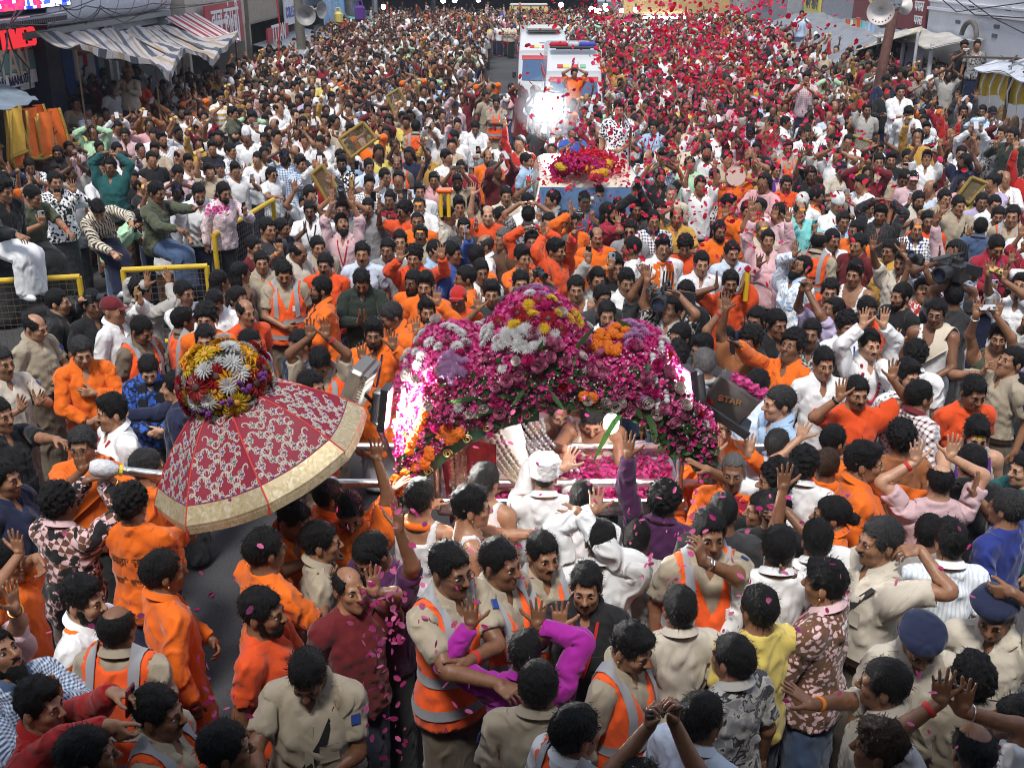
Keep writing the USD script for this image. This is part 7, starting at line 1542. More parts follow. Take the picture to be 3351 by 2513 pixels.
def build_people():
 settle()
 for r in ROWS:
  P, loc, R, w = place(r); inv = R.T
  if r['tg']:
   t = {}
   for s, (qx, qy, dd) in r['tg'].items():
    g = at_y(qx, qy, w[1] - dd); q = inv @ (g - loc) / P.scale; c = np.array([0, 0, .93]); q = rotm((0, 1, 0), -math.radians(r['roll'])) @ (q - c); q = rotm((1, 0, 0), -math.radians(r['lean'])) @ q + c; t[s] = q
   P = Pose(r['arms'][0], r['arms'][1], r['yaw'], r['h'], r['head'], r['lean'], r['roll'], r['fat'], r['hip'], r['knee'], r['seed'], t)
  assert r['label'] not in LABELS, r['label']
  LABELS.add(r['label']); th = thing('person', r['label'], r['cat'], loc, r['yaw']); kinds = r['top'].split('+'); col = kinds[-1].split(':')[1]
  hk = r['hair'].split('/'); hs = HSH[hk[0]]; hc = hk[1] if len(hk) > 1 else 'black'
  legs = r['legs'] or ('darkkhaki' if 'khaki' in col or 'sand' in col else 'white' if 'kurta' in r['top'] else ('navy', 'black', 'denim', 'charcoal', 'navy', 'brown')[r['seed'] % 6])
  ex = [x for k in r['ex'].split() for x in EXS[k]]
  if ('khaki' in col or 'sand' in col) and 'tuck' in r['top'] and r['lod'] < 2:
   ex += [x.format(col) for x in POLICE]
  if 'vest' in r['top'] and r['lod'] < 2:
   ex += PLATE
  tot = abs((r['yaw'] + r['head'][0] + 180) % 360 - 180); fine = tot < 118
  add_person(th.GetPath().pathString if hasattr(th, 'GetPath') else th, P, r['lod'], r['top'], legs, r['skin'], hs, hc, r['beard'], ex, r['hat'], fine, r['shoes'])
  for k in r['hold']:
   kind, col_, who = k.split(':'); sides = {'r': [-1], 'l': [1], 'b': [-1, 1]}[who]; gs = [P.grip(s) for s in sides]
   o = loc + R @ np.mean([g[0] for g in gs], 0); hp = loc + R @ P.point(HC); out = unit(o - hp); sub = subject(r['label'])
   if kind == 'phone':
    up = E(0, 0, 1) if len(gs) == 1 else unit(R @ (gs[1][0] - gs[0][0])); lab = f'{PHONE_COL[col_][0]} phone held by the {sub}'
    phone(lab, o, unit(up + .15 * out), out, col_)
   elif kind in ('camera', 'video'):
    camera_thing(f'black {"video camera" if kind == "video" else "camera"} held by the {sub}', o + out * .03, unit(out * E(1, 1, .3)) if col_ == 'f' else unit(at_y(1800, 1250, 7) - o), kind == 'video')
   LABELS.add(k)
# ---- row B, first tile: on and below the barricades
tile(1, 'B')
p(40, 70, 60, 'long:black', 'q', 'rd', 'man in black jacket and white trousers perched on the barricade edge', 'c', legs='white', base=.78, hip=80, knee=85, shoes='w', lod=0, h=1.7, lean=15)
p(285, 120, 55, 'tee:olive', 's', 'qr', 'man in dark olive tee filming from atop the barricade beside the black jacket', 'c', legs='black', base=.52, hip=70, knee=60, lod=0, lean=18, hold=['phone:s:r'], ex='tl', head=(15, 0, 0))
p(480, 0, 40, 'long:floral_white_black', 's1', 'qH', 'man in black and white floral shirt filming above the striped shirt', 'c', 'stub', base=.35, hold=['phone:k:r'], lod=0)
p(850, 215, 45, 'long:wavy_cream_charcoal', 'q', 'rR', 'young man in cream shirt with wavy stripes sitting on the barricade leaning out', 'b', '', legs='navy', base=.42, hip=65, knee=50, lod=0, lean=35, roll=-18, head=(-25, 12, 0), hold=['phone:k:l'], shoes='w')
p(1355, 95, 65, 'long:olive', 's', 'rR', 'man in dark green shirt sitting on the barricade tossing pink petals', 'd', 'mous', legs='denim', base=.42, hip=75, knee=70, lod=0, lean=8, lh=(1780, 240, .2))
p(1715, 100, 25, 'rolled:white', 's', 'bf', 'heavily bearded man with glasses in white shirt leaning over the barricade', 'b', 'beard', lean=22, fat=1.15, ex='gl tk', base=.25)
p(1930, 90, 45, 'long:dots_white_rose', 'm', 'dq', 'long haired bearded man in white patterned shirt holding his phone forward', 'c', 'beard', lean=12, hold=['phone:k:l'], ex='bg', base=.25)
p(1185, 320, 100, 'tee:mint', 's', 'dr', 'person in mint green tee crouching between the two seated men', 'd', lean=40, h=1.6)
p(510, 1040, 95, 'long:black', 's1', 'dR', 'young man in black tee raising an action camera beneath the barricade', 'b', 'stub', lh=(710, 1010, .1), hold=['camera:f:l'])
p(805, 1060, 40, 'short:black', 'q1', 'dd', 'young man with glasses in dark shirt behind the maroon cap', 'd', 'stub', ex='gl')
p(985, 1110, 75, 'long:white', '-', 'dQ', 'man in maroon cap and white shirt raising a gold phone', 'c', '', hat='cap:maroon', lh=(1215, 1040, .05), hold=['phone:g:l'], ex='tl')
p(1225, 930, 150, 'long:stone', 'c', 'UU', 'man in pale grey shirt stretching both arms up beside the maroon cap', 'c', rh=(1440, 850, .0), lh=(1270, 880, .1))
p(1595, 960, 55, 'long:white', 's', 'NN', 'man in white shirt praying with a petal on his hair', 'd', 'stub')
p(1850, 1010, 15, 'short:white', 's2', 'nn', 'man in white shirt with blue collar bowing his head', 'd', head=(0, 25, 0))
p(285, 1240, 70, 'K', 'b', 'df', 'balding policeman in khaki watching beside the yellow barricade', 'b', '', lod=0, fat=1.15, head=(5, 14, 0))
p(20, 1570, 60, 'tuck:sand', 's/salt', 'cc', 'older policeman in pale khaki clapping at the picture edge', 'c', 'mous', lod=0)
p(700, 1450, 32, 'OK', 's/salt', 'ft', 'bearded man in orange kurta with his hand on his belly', 'b', 'stub', lod=0, legs='orange', ex='tr', head=(0, 12, 0), fat=1.05)
p(1195, 1260, 60, 'VD', 's1', 'dd', 'officer in orange vest looking down beside the orange kurta', 'd', 'mous', lod=0, head=(0, 22, 0))
p(1275, 1580, 15, 'long:floral_navy_blue', 'l', 'ff', 'woman with long dark hair in blue dress and black scarf', 'a', '', lod=0, h=1.58, ex='gk', cat='woman', head=(5, 26, 0))
p(1590, 1190, 130, 'VD', 's', 'dd', 'officer in orange vest and brown sleeves seen from behind', 'd', lod=0)
p(1775, 1190, 5, 'OT', 'c', 'dd', 'curly haired young man in orange peering over a shoulder', 'c', h=1.72)
p(1770, 1370, 10, 'OT', 's1', 'ff', 'short haired man in orange shirt just above the bouquet', 'c', lod=0)
p(2125, 1130, 45, 'RT', 'b', 'dd', 'balding moustached man in red orange tee with a dark cord', 'c', 'mous', ex='ln')
p(2060, 1010, 60, 'VD', 'l', 'dd', 'person with long black hair wearing an orange vest and cap', 'd', h=1.62)
p(2080, 790, 130, 'tee:brown', 'm', 'dd', 'person with a big loose curly mane in brown', 'c', h=1.62)
p(1900, 860, 140, 'tee:brown', 'm1', 'dd', 'second person with curly long hair in brown seen from behind', 'd', h=1.6)
p(2195, 560, 60, 'tee:maroon', 's', 'dd', 'man in maroon tee in profile beside the running back barricade', 'c', 'stub')
p(2170, 1395, 65, 'tuck:skyblue', 's1', 'dd', 'man in light blue shirt close to the bouquet looking along the road', 'c', 'mous', lod=0, h=1.66)
tile(1, 'A')
p(950, 1450, 0, 'long:teal', 's1', 'oo', 'man with glasses in dark teal shirt arms bent above his head', 'd', 'stub', ex='gl', lod=1, base=.25, fat=1.1)
p(500, 1330, 15, 'short:black', 'm', 'rr', 'man with thick hair and dark beard in black above the floral shirt', 'e', 'beard', lod=1)
p(250, 1430, 30, 'long:floral_white_navy', 's', 'dr', 'young man with red forehead mark in floral shirt looking down', 'c', 'stub', ex='tk', lod=1, head=(0, 20, 0))
p(40, 1570, 40, 'long:navy', 'q1', 'dC', 'dark haired young man at the picture edge with navy sleeves', 'c', lod=1)
p(180, 1240, 60, 'long:navy', 's', 'CC', 'person in navy sleeves clapping above head before the orange cloths', 'd', rh=(230, 1130, .1), lh=(200, 1150, .1), lod=1)
p(1530, 1500, 20, 'tee:rose', 's1', 'rr', 'young man in pale pink tee reaching out with his head turned down', 'c', lod=1, head=(10, 18, 0))
p(1080, 1180, 5, 'short:rose', 's', 'cc', 'moustached man in pale pink shirt clapping below the clinic', 'd', 'mous', lod=1)
p(1325, 1180, 0, 'long:white', 's1', 'nn', 'man in white shirt clapping behind the pale pink shirt', 'c', 'stub', lod=2)
p(1335, 1300, 10, 'short:beige', 'q', 'cc', 'bearded man in beige shirt behind the raised phones', 'd', 'beard', lod=2)
p(1310, 1390, 30, 'tee:black', 's', 'dd', 'young man in black tee beside the teal shirt', 'c', lod=2)
p(1905, 850, 25, 'short:band_white_mustard', 'q', 'pp', 'tall young man in white shirt with mustard bands holding up his phone', 'c', 'stub', lod=1, base=.35, hold=['phone:k:b'])
p(2010, 990, 75, 'short:olive', 'q1', 'cc', 'youth in olive shirt clapping beside the mustard bands', 'c', lod=1, base=.2)
p(1990, 1310, 65, 'short:leaf_white_grey', 's', 'cc', 'boy in white leaf print shirt clapping in profile', 'c', lod=1)
p(1830, 1290, 15, 'tee:black', 'q', 'cc', 'young man in black holding his palms together in front of the leaf print', 'c', lod=2)
p(640, 1130, 35, 'short:yellow', 'u', 'rr', 'woman in yellow top with hair pulled back near the orange cloths', 'b', '', cat='woman', h=1.55, lod=2)
p(1095, 640, 0, 'long:cream', 's', 'cc', 'man in a bright saffron turban before the red cross', 'd', 'stub', hat='turban:mustard', lod=2, base=.75)
p(1190, 720, 15, 'RK', 's', 'cc', 'person in red kurta clapping at the clinic front', 'd', lod=2, base=.45)
p(960, 780, 60, 'short:white', 's/grey', 'dd', 'grey haired man in white shirt in the clinic shade', 'd', lod=2, base=.35)
# ---- row B, second tile
tile(2, 'A')
p(380, 1420, 50, 'rolled:check_paleblue_denim', 'q', 'pp', 'man in pale blue plaid shirt filming with a peach phone', 'c', 'stub', lod=1, hold=['phone:p:b'], base=.1)
p(135, 1510, 45, 'tee:white', 'l', 'rd', 'woman with sunglasses in a white top below the phones', 'c', '', ex='sg', cat='woman', h=1.56, lod=1)
p(735, 1420, 5, 'short:floral_black_white', 'q1', 'dd', 'bearded man in black floral shirt beside the tilted barricade', 'e', 'beard', lod=1)
p(970, 1450, 20, 'short:paleblue', 's', 'rd', 'man with his back half turned in pale blue holding up a selfie stick', 'd', lod=1)
p(1110, 1540, 35, 'short:white', 's1', 'yd', 'man in white shirt covering his mouth', 'd', lod=1)
p(1210, 1420, 0, 'VD', 'b', 'dd', 'bald moustached officer in orange vest facing the camera below the railing', 'd', 'mous', lod=1)
p(1195, 1270, 40, 'VD', 's', 'rd', 'officer in orange vest behind the bald officer', 'd', '', lod=1)
p(1375, 1110, 175, 'V', 's', 'dd', 'officer in orange vest with dark letters seen from behind by the railing', 'c', ex='vb', lod=1, base=.12)
p(1290, 1060, -10, 'tee:rust', 'q', 'cc', 'man in rust brown tee behind the vest with dark letters', 'd', 'stub', lod=2)
p(1600, 1010, 20, 'short:black', 's', 'dd', 'tall man in black with an orange lanyard by the railing', 'c', ex='lr', lod=2, legs='black')
p(1885, 1100, 0, 'long:white', 's', 'fw', 'man in white shirt and black trousers looking at his phone behind the railing', 'c', 'stub', legs='black', lod=1, head=(0, 22, 0), hold=['phone:k:l'])
p(2065, 900, 0, 'V', 's', 'xx', 'officer in orange vest with folded arms near the floodlight', 'd', 'mous', lod=1, legs='khaki')
p(1975, 840, 40, 'K', 's', 'dd', 'policeman in khaki with a dark cross strap beside the folded arms', 'd', lod=2, ex='st', legs='khaki')
p(2000, 1370, 0, 'tee:orange', 'b', 'dd', 'bald bearded man in peach orange tee below the phone reader', 'c', 'beard', lod=1)
p(1730, 1580, 0, 'short:beige', 's', 'PP', 'bearded man with glasses filming overhead beside the orange tool', 'd', 'beard', ex='gl', hold=['phone:k:b'], lod=1, h=1.6)
p(1530, 1560, 0, 'short:pink', 's', 'Qd', 'man raising a pale phone high behind the railing', 'd', hold=['phone:w:r'], lod=1, h=1.6)
tile(2, 'B')
p(460, 250, 5, 'short:white', 's', 'ch', 'moustached man in white shirt and navy lanyard with raised hand', 'e', 'mous', ex='ln', rh=(410, 400, .28))
p(735, 235, 5, 'tee:grey', 's', 'UU', 'smiling man with cameras held over his head', 'c', '', rh=(640, 130, .1), lh=(800, 160, .1), hold=['camera:f:b'], h=1.66)
p(740, 375, 0, 'rolled:rose', 'q', 'UU', 'bearded man in pale shirt raising both arms to shoot overhead, orange badge on lanyard', 'c', 'full', ex='lr bg', head=(20, -28, 0), rh=(655, 180, .05), lh=(830, 190, .05), hold=['camera:f:b'])
p(960, 215, 0, 'short:grey', 's', 'Ud', 'man in grey shirt with a mustard name tag', 'c', 'mous', hold=['phone:g:r'], ex='tr')
p(1150, 150, -15, 'short:black', 's1', 'dd', 'young man in black shirt with a red fringed scarf', 'd', '', ex='sc')
p(1270, 255, -45, 'RT', 'c', 'hd', 'curly haired man in sunglasses and red tee raising a hand', 'd', 'stub', ex='sg')
p(1400, 200, -5, 'short:white', 'z', 'dw', 'shaven headed youth with orange forehead mark in white scarf', 'c', '', ex='mk sw')
p(1385, 335, 0, 'OT', 'z', 'dd', 'shaven headed man in bright orange tee below the youth in white', 'd', '')
p(1405, 85, 10, 'tee:white', 's', 'dd', 'young man half hidden behind the shaven youth', 'c')
p(1410, 460, 0, 'K', 's1', 'dd', 'dark policeman with orange forehead mark lifting his chin', 'e', 'mous', ex='mk', head=(0, -15, 0))
p(1655, 290, 80, 'KS', 's', 'dq', 'khaki man in profile raising a silver phone', 'c', '', hold=['phone:s:l'])
p(1745, 215, 10, 'tee:cream', 'q', 'dd', 'fresh faced youth between the khaki men', 'c')
p(1865, 190, -5, 'K', 's1', 'dd', 'stern dark policeman in khaki gazing ahead', 'e', '')
p(1785, 390, 0, 'short:charcoal', 'l', 'fd', 'woman with glasses and a forehead mark among the policemen', 'b', '', ex='gl', cat='woman', h=1.6)
p(1990, 285, 5, 'RT', 'b', 'Ud', 'fair balding person in red top raising a hand', 'a', '', h=1.64)
p(2150, 120, 5, 'short:cream', 's', 'cc', 'neat moustached man in cream shirt clapping by the white car', 'c', 'mous')
p(2105, 300, 35, 'short:yellow', 'c', 'cc', 'boy in pale yellow shirt clapping', 'c', '', h=1.6)
p(45, 690, 15, 'K', 's', 'dd', 'young policeman in khaki beside the vest with white badge', 'c', '', lod=1)
p(100, 410, 45, 'tee:charcoal', 's1', 'qd', 'man hidden behind the black phone he holds up', 'c', '', hold=['phone:k:r'], ex='bg tr')
p(225, 400, 65, 'tee:navy', 'm', 'dd', 'long haired man in navy tee looking across the road', 'd', 'stub')
p(335, 590, 65, 'KS', 'b', 'df', 'bald heavy policeman in khaki looking at his phone', 'd', '', fat=1.15, head=(0, 20, 0))
p(530, 560, 25, 'V', 's', 'dd', 'broad officer in orange vest with arched brows', 'c', 'mous', fat=1.1)
p(235, 770, 12, 'V', 's1', 'fd', 'officer in zipped orange vest with a white crest badge looking down', 'c', 'mous', lod=0, head=(0, 18, 0))
p(590, 710, -5, 'RT', 's', 'dd', 'heavyset man in red orange tee with a dark lanyard', 'd', 'mous', ex='ln', fat=1.2, lod=0)
p(545, 930, -75, 'OK', 's', 'df', 'heavy bearded man in orange kurta in profile', 'd', 'full', fat=1.2, lod=0, ex='ln', legs='white')
p(905, 830, 5, 'long:darkgreen', 's1', 'nn', 'man in black shirt praying with joined palms and bowed head', 'd', 'stub', lod=0, head=(0, 24, 0), ex='tr', legs='sand')
p(912, 620, 0, 'tuck:paleblue', 's', 'dd', 'moustached man in pale blue shirt behind the praying man', 'c', 'mous', ex='lb')
p(1235, 515, 5, 'long:dots_white_grey', 'm', 'nd', 'long haired young man in white printed shirt', 'b', 'stub')
p(1130, 580, -10, 'tee:grey', 's', 'dd', 'man half hidden behind the white printed shirt', 'd')
p(1355, 650, -5, 'RK', 'c', 'hh', 'curly haired man in red orange kurta lifting both hands to clap', 'c', '', lod=0, ex='bg wr', rh=(1225, 660, .3), lh=(1600, 640, .3))
p(1545, 600, 55, 'long:skyblue', 's1', 'dd', 'man in pale blue turned away behind the red kurta', 'c')
p(1690, 620, 65, 'long:blue', 's', 'dQ', 'person in bright blue long sleeve holding up a phone', 'd', '', lh=(1830, 470, .1), hold=['phone:s:l'])
p(1955, 550, -80, 'short:white', 'b/salt', 'dd', 'older balding man in white shirt in profile', 'c', '')
p(2120, 500, -60, 'tee:brown', 's/grey', 'dd', 'grey haired man in dark brown shirt', 'c', '', lod=1)
p(1790, 830, -75, 'OT', 's1', 'dd', 'man in orange tee with a shaved nape in profile', 'd', 'stub', lod=1)
p(1935, 785, 15, 'short:white', 's', 'dd', 'man in white shirt beside the orange tee profile', 'd', '')
p(1905, 650, 150, 'OT', 's', 'dd', 'man in orange with the back of his head turned', 'd')
p(2025, 960, 0, 'tee:charcoal', 'q', 'Hd', 'dark haired man peeking above the heaped flowers', 'c', 'stub')
p(1345, 870, -30, 'OK', 'm', 'dd', 'long bearded man in orange kurta behind the moustached devotee', 'e', 'full', lod=1)
p(1455, 900, -8, 'OK', 'q', 'dd', 'moustached bearded devotee in orange kurta with a lanyard', 'c', 'full', ex='ln', lod=0)
p(1470, 1110, 12, 'OK', 'q1', 'hH', 'stout bearded devotee in orange palms held out above the flowers', 'c', 'full', lod=0, fat=1.2, ex='ln', rh=(1385, 1290, .3), lh=(1560, 1040, .2))
p(1735, 1000, -5, 'RT', '-', 'dd', 'person in bright red cap behind the left dome of flowers', 'e', '', hat='cap:red', lod=0)
p(1190, 1140, -60, 'OK', 's/salt', 'dd', 'older moustached man in orange looking down', 'd', 'mous', lod=0, head=(0, 20, 0))
p(1010, 1315, 3, 'OK', 'q', 'hH', 'young bearded man in orange kurta staring at the camera', 'd', 'full', lod=0, ex='ln', rh=(920, 1510, .2), lh=(1160, 1420, .25))
p(550, 1490, 5, 'V', 's', 'UU', 'officer in orange vest raising both hands with his head bowed', 'd', '', lod=0, head=(0, 38, 0), rh=(470, 1330, .1), lh=(610, 1330, .15), ex='tl')
p(360, 1420, -40, 'tee:navy', 's', 'dd', 'dark haired person behind the vest with raised hands', 'd', lod=1)
# ---- row B, third tile
tile(3, 'A')
p(905, 960, 0, 'short:floral_white_navy', 'q', 'df', 'man in white shirt with blue print standing behind the cream car', 'b', 'mous', lod=1, base=.95)
p(1140, 920, -40, 'V', 's', 'dd', 'officer in orange vest in the petal shower behind the standing man', 'd', '', lod=2)
p(510, 1150, 10, 'short:blue', 's1', 'pp', 'man in blue shirt filming on the car side of the floodlight', 'c', '', lod=2, hold=['phone:k:b'], base=.1)
p(395, 1140, 0, 'short:white', 's', 'pd', 'man in white filming beside the blue shirt', 'c', '', lod=2)
p(120, 1400, 60, 'short:skyblue', 's', 'dP', 'man in light blue shirt with hands raised at the car', 'c', 'stub', lod=1, lh=(230, 1490, .1), hold=['camera:f:l'])
p(1210, 1110, -30, 'long:skyblue', 's', 'cd', 'smiling man in sky blue leaning behind the car', 'c', '', lod=1, ex='lr')
p(1265, 1540, 5, 'short:black', 's', 'uu', 'young bearded man in black with glasses by the car corner', 'c', 'stub', lod=1, ex='gl')
p(1520, 1430, 0, 'tee:mint', 's', 'dd', 'person in mint tee amid falling petals', 'c', '', lod=2)
p(1610, 1610, 0, 'short:white', 's', 'UU', 'man in white with both hands up beside the round drum', 'c', '', lod=2)
p(1880, 1540, 10, 'OT', 's', 'UU', 'devotee in orange holding a round drum overhead', 'c', '', lod=1, rh=(1830, 1560, .1), lh=(1990, 1540, .1))
p(1190, 730, 0, 'short:stripe_rose_plum', 's', 'dd', 'man in striped shirt amid the petal shower', 'd', '', lod=2)
p(525, 640, 0, 'OT', 's', 'CC', 'devotee in orange with arms raised before the ambulance', 'c', '', lod=2, base=.5)
tile(3, 'B')
p(250, 90, 0, 'tee:mint', 's/grey', 'UU', 'man with a striped forehead mark raising both arms by the car', 'd', '', ex='mk', rh=(120, 30, .1), lh=(370, 40, .1))
p(330, 160, -75, 'short:grey', 's1', 'cc', 'man in grey shirt clapping in profile before the car', 'c', 'stub', ex='')
p(130, 180, 35, 'long:white', 's', 'pd', 'man in white filming with a silver phone by the car', 'c', '', hold=['phone:s:r'])
p(500, 115, 20, 'short:skyblue', 's/grey', 'qd', 'older man in light blue before the windscreen', 'c', '')
p(612, 160, 5, 'short:denim', 's', 'qp', 'photographer in denim and cap holding a camera stick', 'c', 'stub', hat='cap:charcoal', ex='lr st', hold=['camera:f:r'])
p(740, 120, 5, 'tee:brown', 's1', 'dd', 'man with receding hair close to the windscreen', 'd', 'stub')
p(825, 265, 75, 'short:crimson', 'm', 'Cd', 'bearded man in crimson shirt with swept back hair clapping', 'c', 'full', lod=1, fat=1.1, rh=(900, 350, .1))
p(910, 220, 10, 'OT', 's', 'dd', 'man with glasses behind the crimson shirt', 'c', '', ex='gl')
p(1060, 235, 5, 'long:black', 's', 'UU', 'man in black raising a camera grip with both arms', 'd', 'stub', rh=(1050, 110, .1), lh=(1090, 60, .05), hold=['camera:f:b'])
p(1360, 95, -5, 'short:cream', 'z/grey', 'dd', 'fair older man in cream shirt in the petals', 'a', '')
p(1265, 245, 0, 'tee:charcoal', 's', 'dd', 'young man in black beneath a green leaf', 'c', 'stub')
p(1405, 300, -5, 'short:mustard', 'b', 'Cc', 'balding bearded man in orange yellow shirt clapping', 'c', 'stub')
p(1205, 335, 5, 'short:check_white_navy', 's1', 'dd', 'clean shaven man with black glasses looking at the camera', 'c', '', ex='gl')
p(130, 290, 175, 'short:camo_grey_charcoal_stone', 's', 'oo', 'man with his hands linked over his head seen from behind', 'c')
p(300, 350, -10, 'OT', 's1', 'dd', 'young bearded man in orange before the car bonnet', 'c', 'stub')
p(435, 340, 0, 'OT', 's', 'dd', 'man in orange behind a raised clapping hand', 'c', 'mous')
p(500, 350, 20, 'OK', 's2', 'Cd', 'man in orange clapping with hands before his face', 'c', '')
p(720, 475, 5, 'OT', 'b', 'dd', 'older moustached man in orange kurta frowning', 'c', 'mous', fat=1.1)
p(1005, 425, -15, 'tee:grey', 's', 'dd', 'man with sunglasses pushed down clapping in the middle crowd', 'c', '', ex='sg')
p(1010, 575, -100, 'tee:white', 's', 'dd', 'dark haired man in white turned to speak to his neighbour', 'd', 'stub', fat=1.1)
p(1285, 570, 5, 'rolled:white', 'q1', 'fd', 'young man with wire glasses and slick hair in a white shirt', 'b', 'mous', ex='gl so')
p(1480, 545, -10, 'RT', 'c1', 'Rd', 'curly haired person with petals on the head in red', 'd', '', head=(0, 15, 0))
p(1775, 420, 12, 'OT', 's1', 'cc', 'bearded man in orange clapping amid petals', 'd', 'full', fat=1.1)
p(1860, 195, 70, 'OT', 'q1', 'dd', 'young man in orange in profile beneath the drum', 'c', '')
p(2020, 250, 0, 'OT', 's', 'hh', 'man in orange with both palms raised', 'c', 'stub')
p(2150, 420, 0, 'short:cream', 'b/grey', 'Ud', 'older man with yellow forehead paste in cream', 'c', 'stub', ex='my')
p(2195, 515, -5, 'long:dots_pink_rose', 's1', 'UU', 'bearded man in colour stained pink shirt lifting his arms', 'c', 'stub', head=(0, -12, 0))
p(1885, 610, 5, 'tuck:paleblue', 's', 'dd', 'moustached man in white polo with a red forehead mark', 'c', 'mous', ex='tk', lod=0)
p(1620, 710, 0, 'short:white', 's1', 'dd', 'clean shaven man in white shirt looking aside', 'b', '')
p(1870, 870, -5, 'RT', 's', 'Cd', 'young man in orange red with raised clapping hands', 'd', '', lod=0, rh=(1740, 900, .15), lh=(1960, 860, .15))
p(1480, 960, -25, 'short:black', 's1', 'dd', 'bearded man with a large red forehead spot', 'c', 'stub', ex='tk')
p(1340, 1110, -35, 'short:leaf_black_stone', 's', 'UR', 'man in dark paisley sleeves looking up at the big camera', 'c', 'stub', lod=0, head=(-10, -18, 0), lh=(1400, 960, .1))
p(160, 510, 0, 'RK', 's', 'oo', 'moustached man in orange with fingers laced overhead', 'd', 'mous', rh=(110, 385, .05), lh=(210, 380, .05))
p(370, 585, 55, 'RK', 'q', 'UR', 'man in flame orange kurta with both arms raised in profile', 'c', 'stub', lod=0, rh=(260, 470, .0), lh=(520, 430, .1))
p(470, 560, 0, 'OK', 's/grey', 'dd', 'grey moustached man behind the flame orange kurta', 'c', 'mous')
p(540, 920, 0, 'tank:white', 's1', 'dd', 'bare shouldered young man in white undershirt behind the dome', 'c', '', lod=0, ex='')
p(65, 875, 5, 'short:charcoal', 's', 'dd', 'smiling man just above the tallest dome of flowers', 'c', 'stub', lod=0)
p(80, 660, 30, 'OT', 'q', 'pp', 'photographer in orange aiming a silver camera', 'c', '', hold=['camera:f:b'])
p(725, 850, 10, 'long:stone', 's1', 'Qd', 'man in grey sleeves holding a phone high', 'c', '', rh=(650, 660, .15), hold=['phone:k:r'])
p(880, 740, 10, 'tee:black', 'q', 'Qd', 'man in black tee holding a blue phone high', 'c', '', rh=(830, 720, .1), hold=['phone:b:r'], ex='tr')
p(975, 870, 8, 'short:white', 'q1', 'dq', 'young moustached man in white tilting a phone', 'c', 'mous', hold=['phone:w:l'])
p(805, 1155, 0, 'short:white', 'm', 'dn', 'long haired bearded man with eyes closed above the flowers', 'c', 'full', lod=0, ex='bgd')
p(770, 1000, 20, 'tee:charcoal', 's', 'dd', 'dark haired man behind the long haired devotee', 'd', '')
p(1130, 960, 30, 'short:charcoal', 's', 'Qr', 'cameraman carrying a big video camera on his shoulder', 'd', '', lod=0, hold=['video:v:l'], lh=(1265, 985, .25))
p(1425, 1345, -50, 'short:black', 'm', 'dd', 'young man with floppy hair looking across the flowers', 'c', 'stub', lod=0)
p(1620, 1440, -45, 'tee:charcoal', 'q', 'dd', 'bearded man with a forehead mark near the flood lamp', 'c', 'full', lod=0)
p(1410, 1500, 170, 'tee:charcoal', 'c1', 'dd', 'person with a dark curly head next to the flower dome', 'd', '', lod=0)
p(1830, 1350, 165, 'tank:stone', 's', 'dU', 'bare armed person reaching up with a phone', 'c', '', lod=0, lh=(1800, 1080, -.1), hold=['phone:k:l'], ex='tl')
p(2085, 1200, -35, 'short:navy', 's1', 'dd', 'dark profile of a man beneath raised phones', 'd', 'stub', lod=1)
p(1640, 1560, 180, 'tee:stone', 's/grey', 'dd', 'grey haired head in the glare of the flood lamp', 'c', '', lod=0)
p(2030, 1380, -40, 'tee:rust', 'c1', 'Ud', 'face half hidden under the stretched orange sleeve', 'd', '', lod=1)
# ---- row B, fourth tile
tile(4, 'A')
p(1150, 800, -8, 'rolled:white', 'm', 'xf', 'tall man in white shirt with arms crossed above the crowd', 'c', '', lod=1, base=.75, legs='denim')
p(1010, 700, 10, 'long:navy', 's', 'ff', 'man in navy sweater standing above the crowd looking down', 'c', '', lod=2, base=.8, head=(0, 25, 0), legs='denim')
p(1030, 800, -5, 'long:black', 's1', 'ww', 'man in black looking at his phone beside the white shirt', 'd', '', lod=2, base=.6, hold=['phone:w:b'])
p(845, 820, 0, 'short:red', 's', 'dd', 'boy in red shirt standing above heads', 'd', '', lod=2, h=1.45, base=.5)
p(860, 960, -5, 'short:stone', 's1', 'Ud', 'bearded man in stone shirt leaning on the eastern barricade', 'd', 'stub', lod=1, base=.4)
p(1215, 990, -20, 'long:white', 'q', 'dq', 'man in white bending with a white phone at his face', 'd', '', lod=1, base=.45, lean=22, hold=['phone:w:l'])
p(340, 680, -15, 'short:check_rose_grey', 'c', 'pp', 'man with bushy hair in checked shirt filming above the crowd', 'c', '', lod=2, base=.8, hold=['phone:r:b'])
p(300, 130, 0, 'short:dots_white_skyblue', 's', 'pp', 'man filming from the eastern shop ledge', 'c', '', lod=2, base=1.2, legs='denim')
p(565, 1220, -95, 'V', 's1', 'cc', 'officer in orange vest clapping in profile at the eastern railing', 'd', '', lod=1)
p(340, 1170, -5, 'tuck:white', 's', 'ft', 'bearded man in white polo by the eastern railing', 'd', 'full', lod=1)
p(165, 1070, 60, 'short:white', 's', 'pd', 'man in white with a backpack by the eastern railing', 'd', '', lod=1, ex='st')
p(180, 1290, 0, 'V', 's1', 'uu', 'officer in open orange vest with raised palms', 'd', '', lod=1)
p(640, 1480, -5, 'KS', 's', 'nn', 'policeman in navy peaked cap clapping', 'c', 'mous', lod=1, hat='cap:navy')
p(960, 1410, -10, 'V', 's', 'cc', 'moustached officer in orange vest with a wristwatch clapping', 'c', 'mous', lod=1, ex='wl')
p(1180, 1530, -15, 'V', 's1', 'ff', 'officer in orange vest with bowed head by the pink cap', 'd', '', lod=1, head=(0, 25, 0))
p(1255, 1560, -10, 'tee:rose', 's', 'dd', 'person in bright pink cap behind the bowed officer', 'c', '', lod=1, hat='cap:pink')
p(375, 1520, 0, 'short:black', 's1', 'Ud', 'man in black shirt raising his fist by the railing', 'e', '', lod=1)
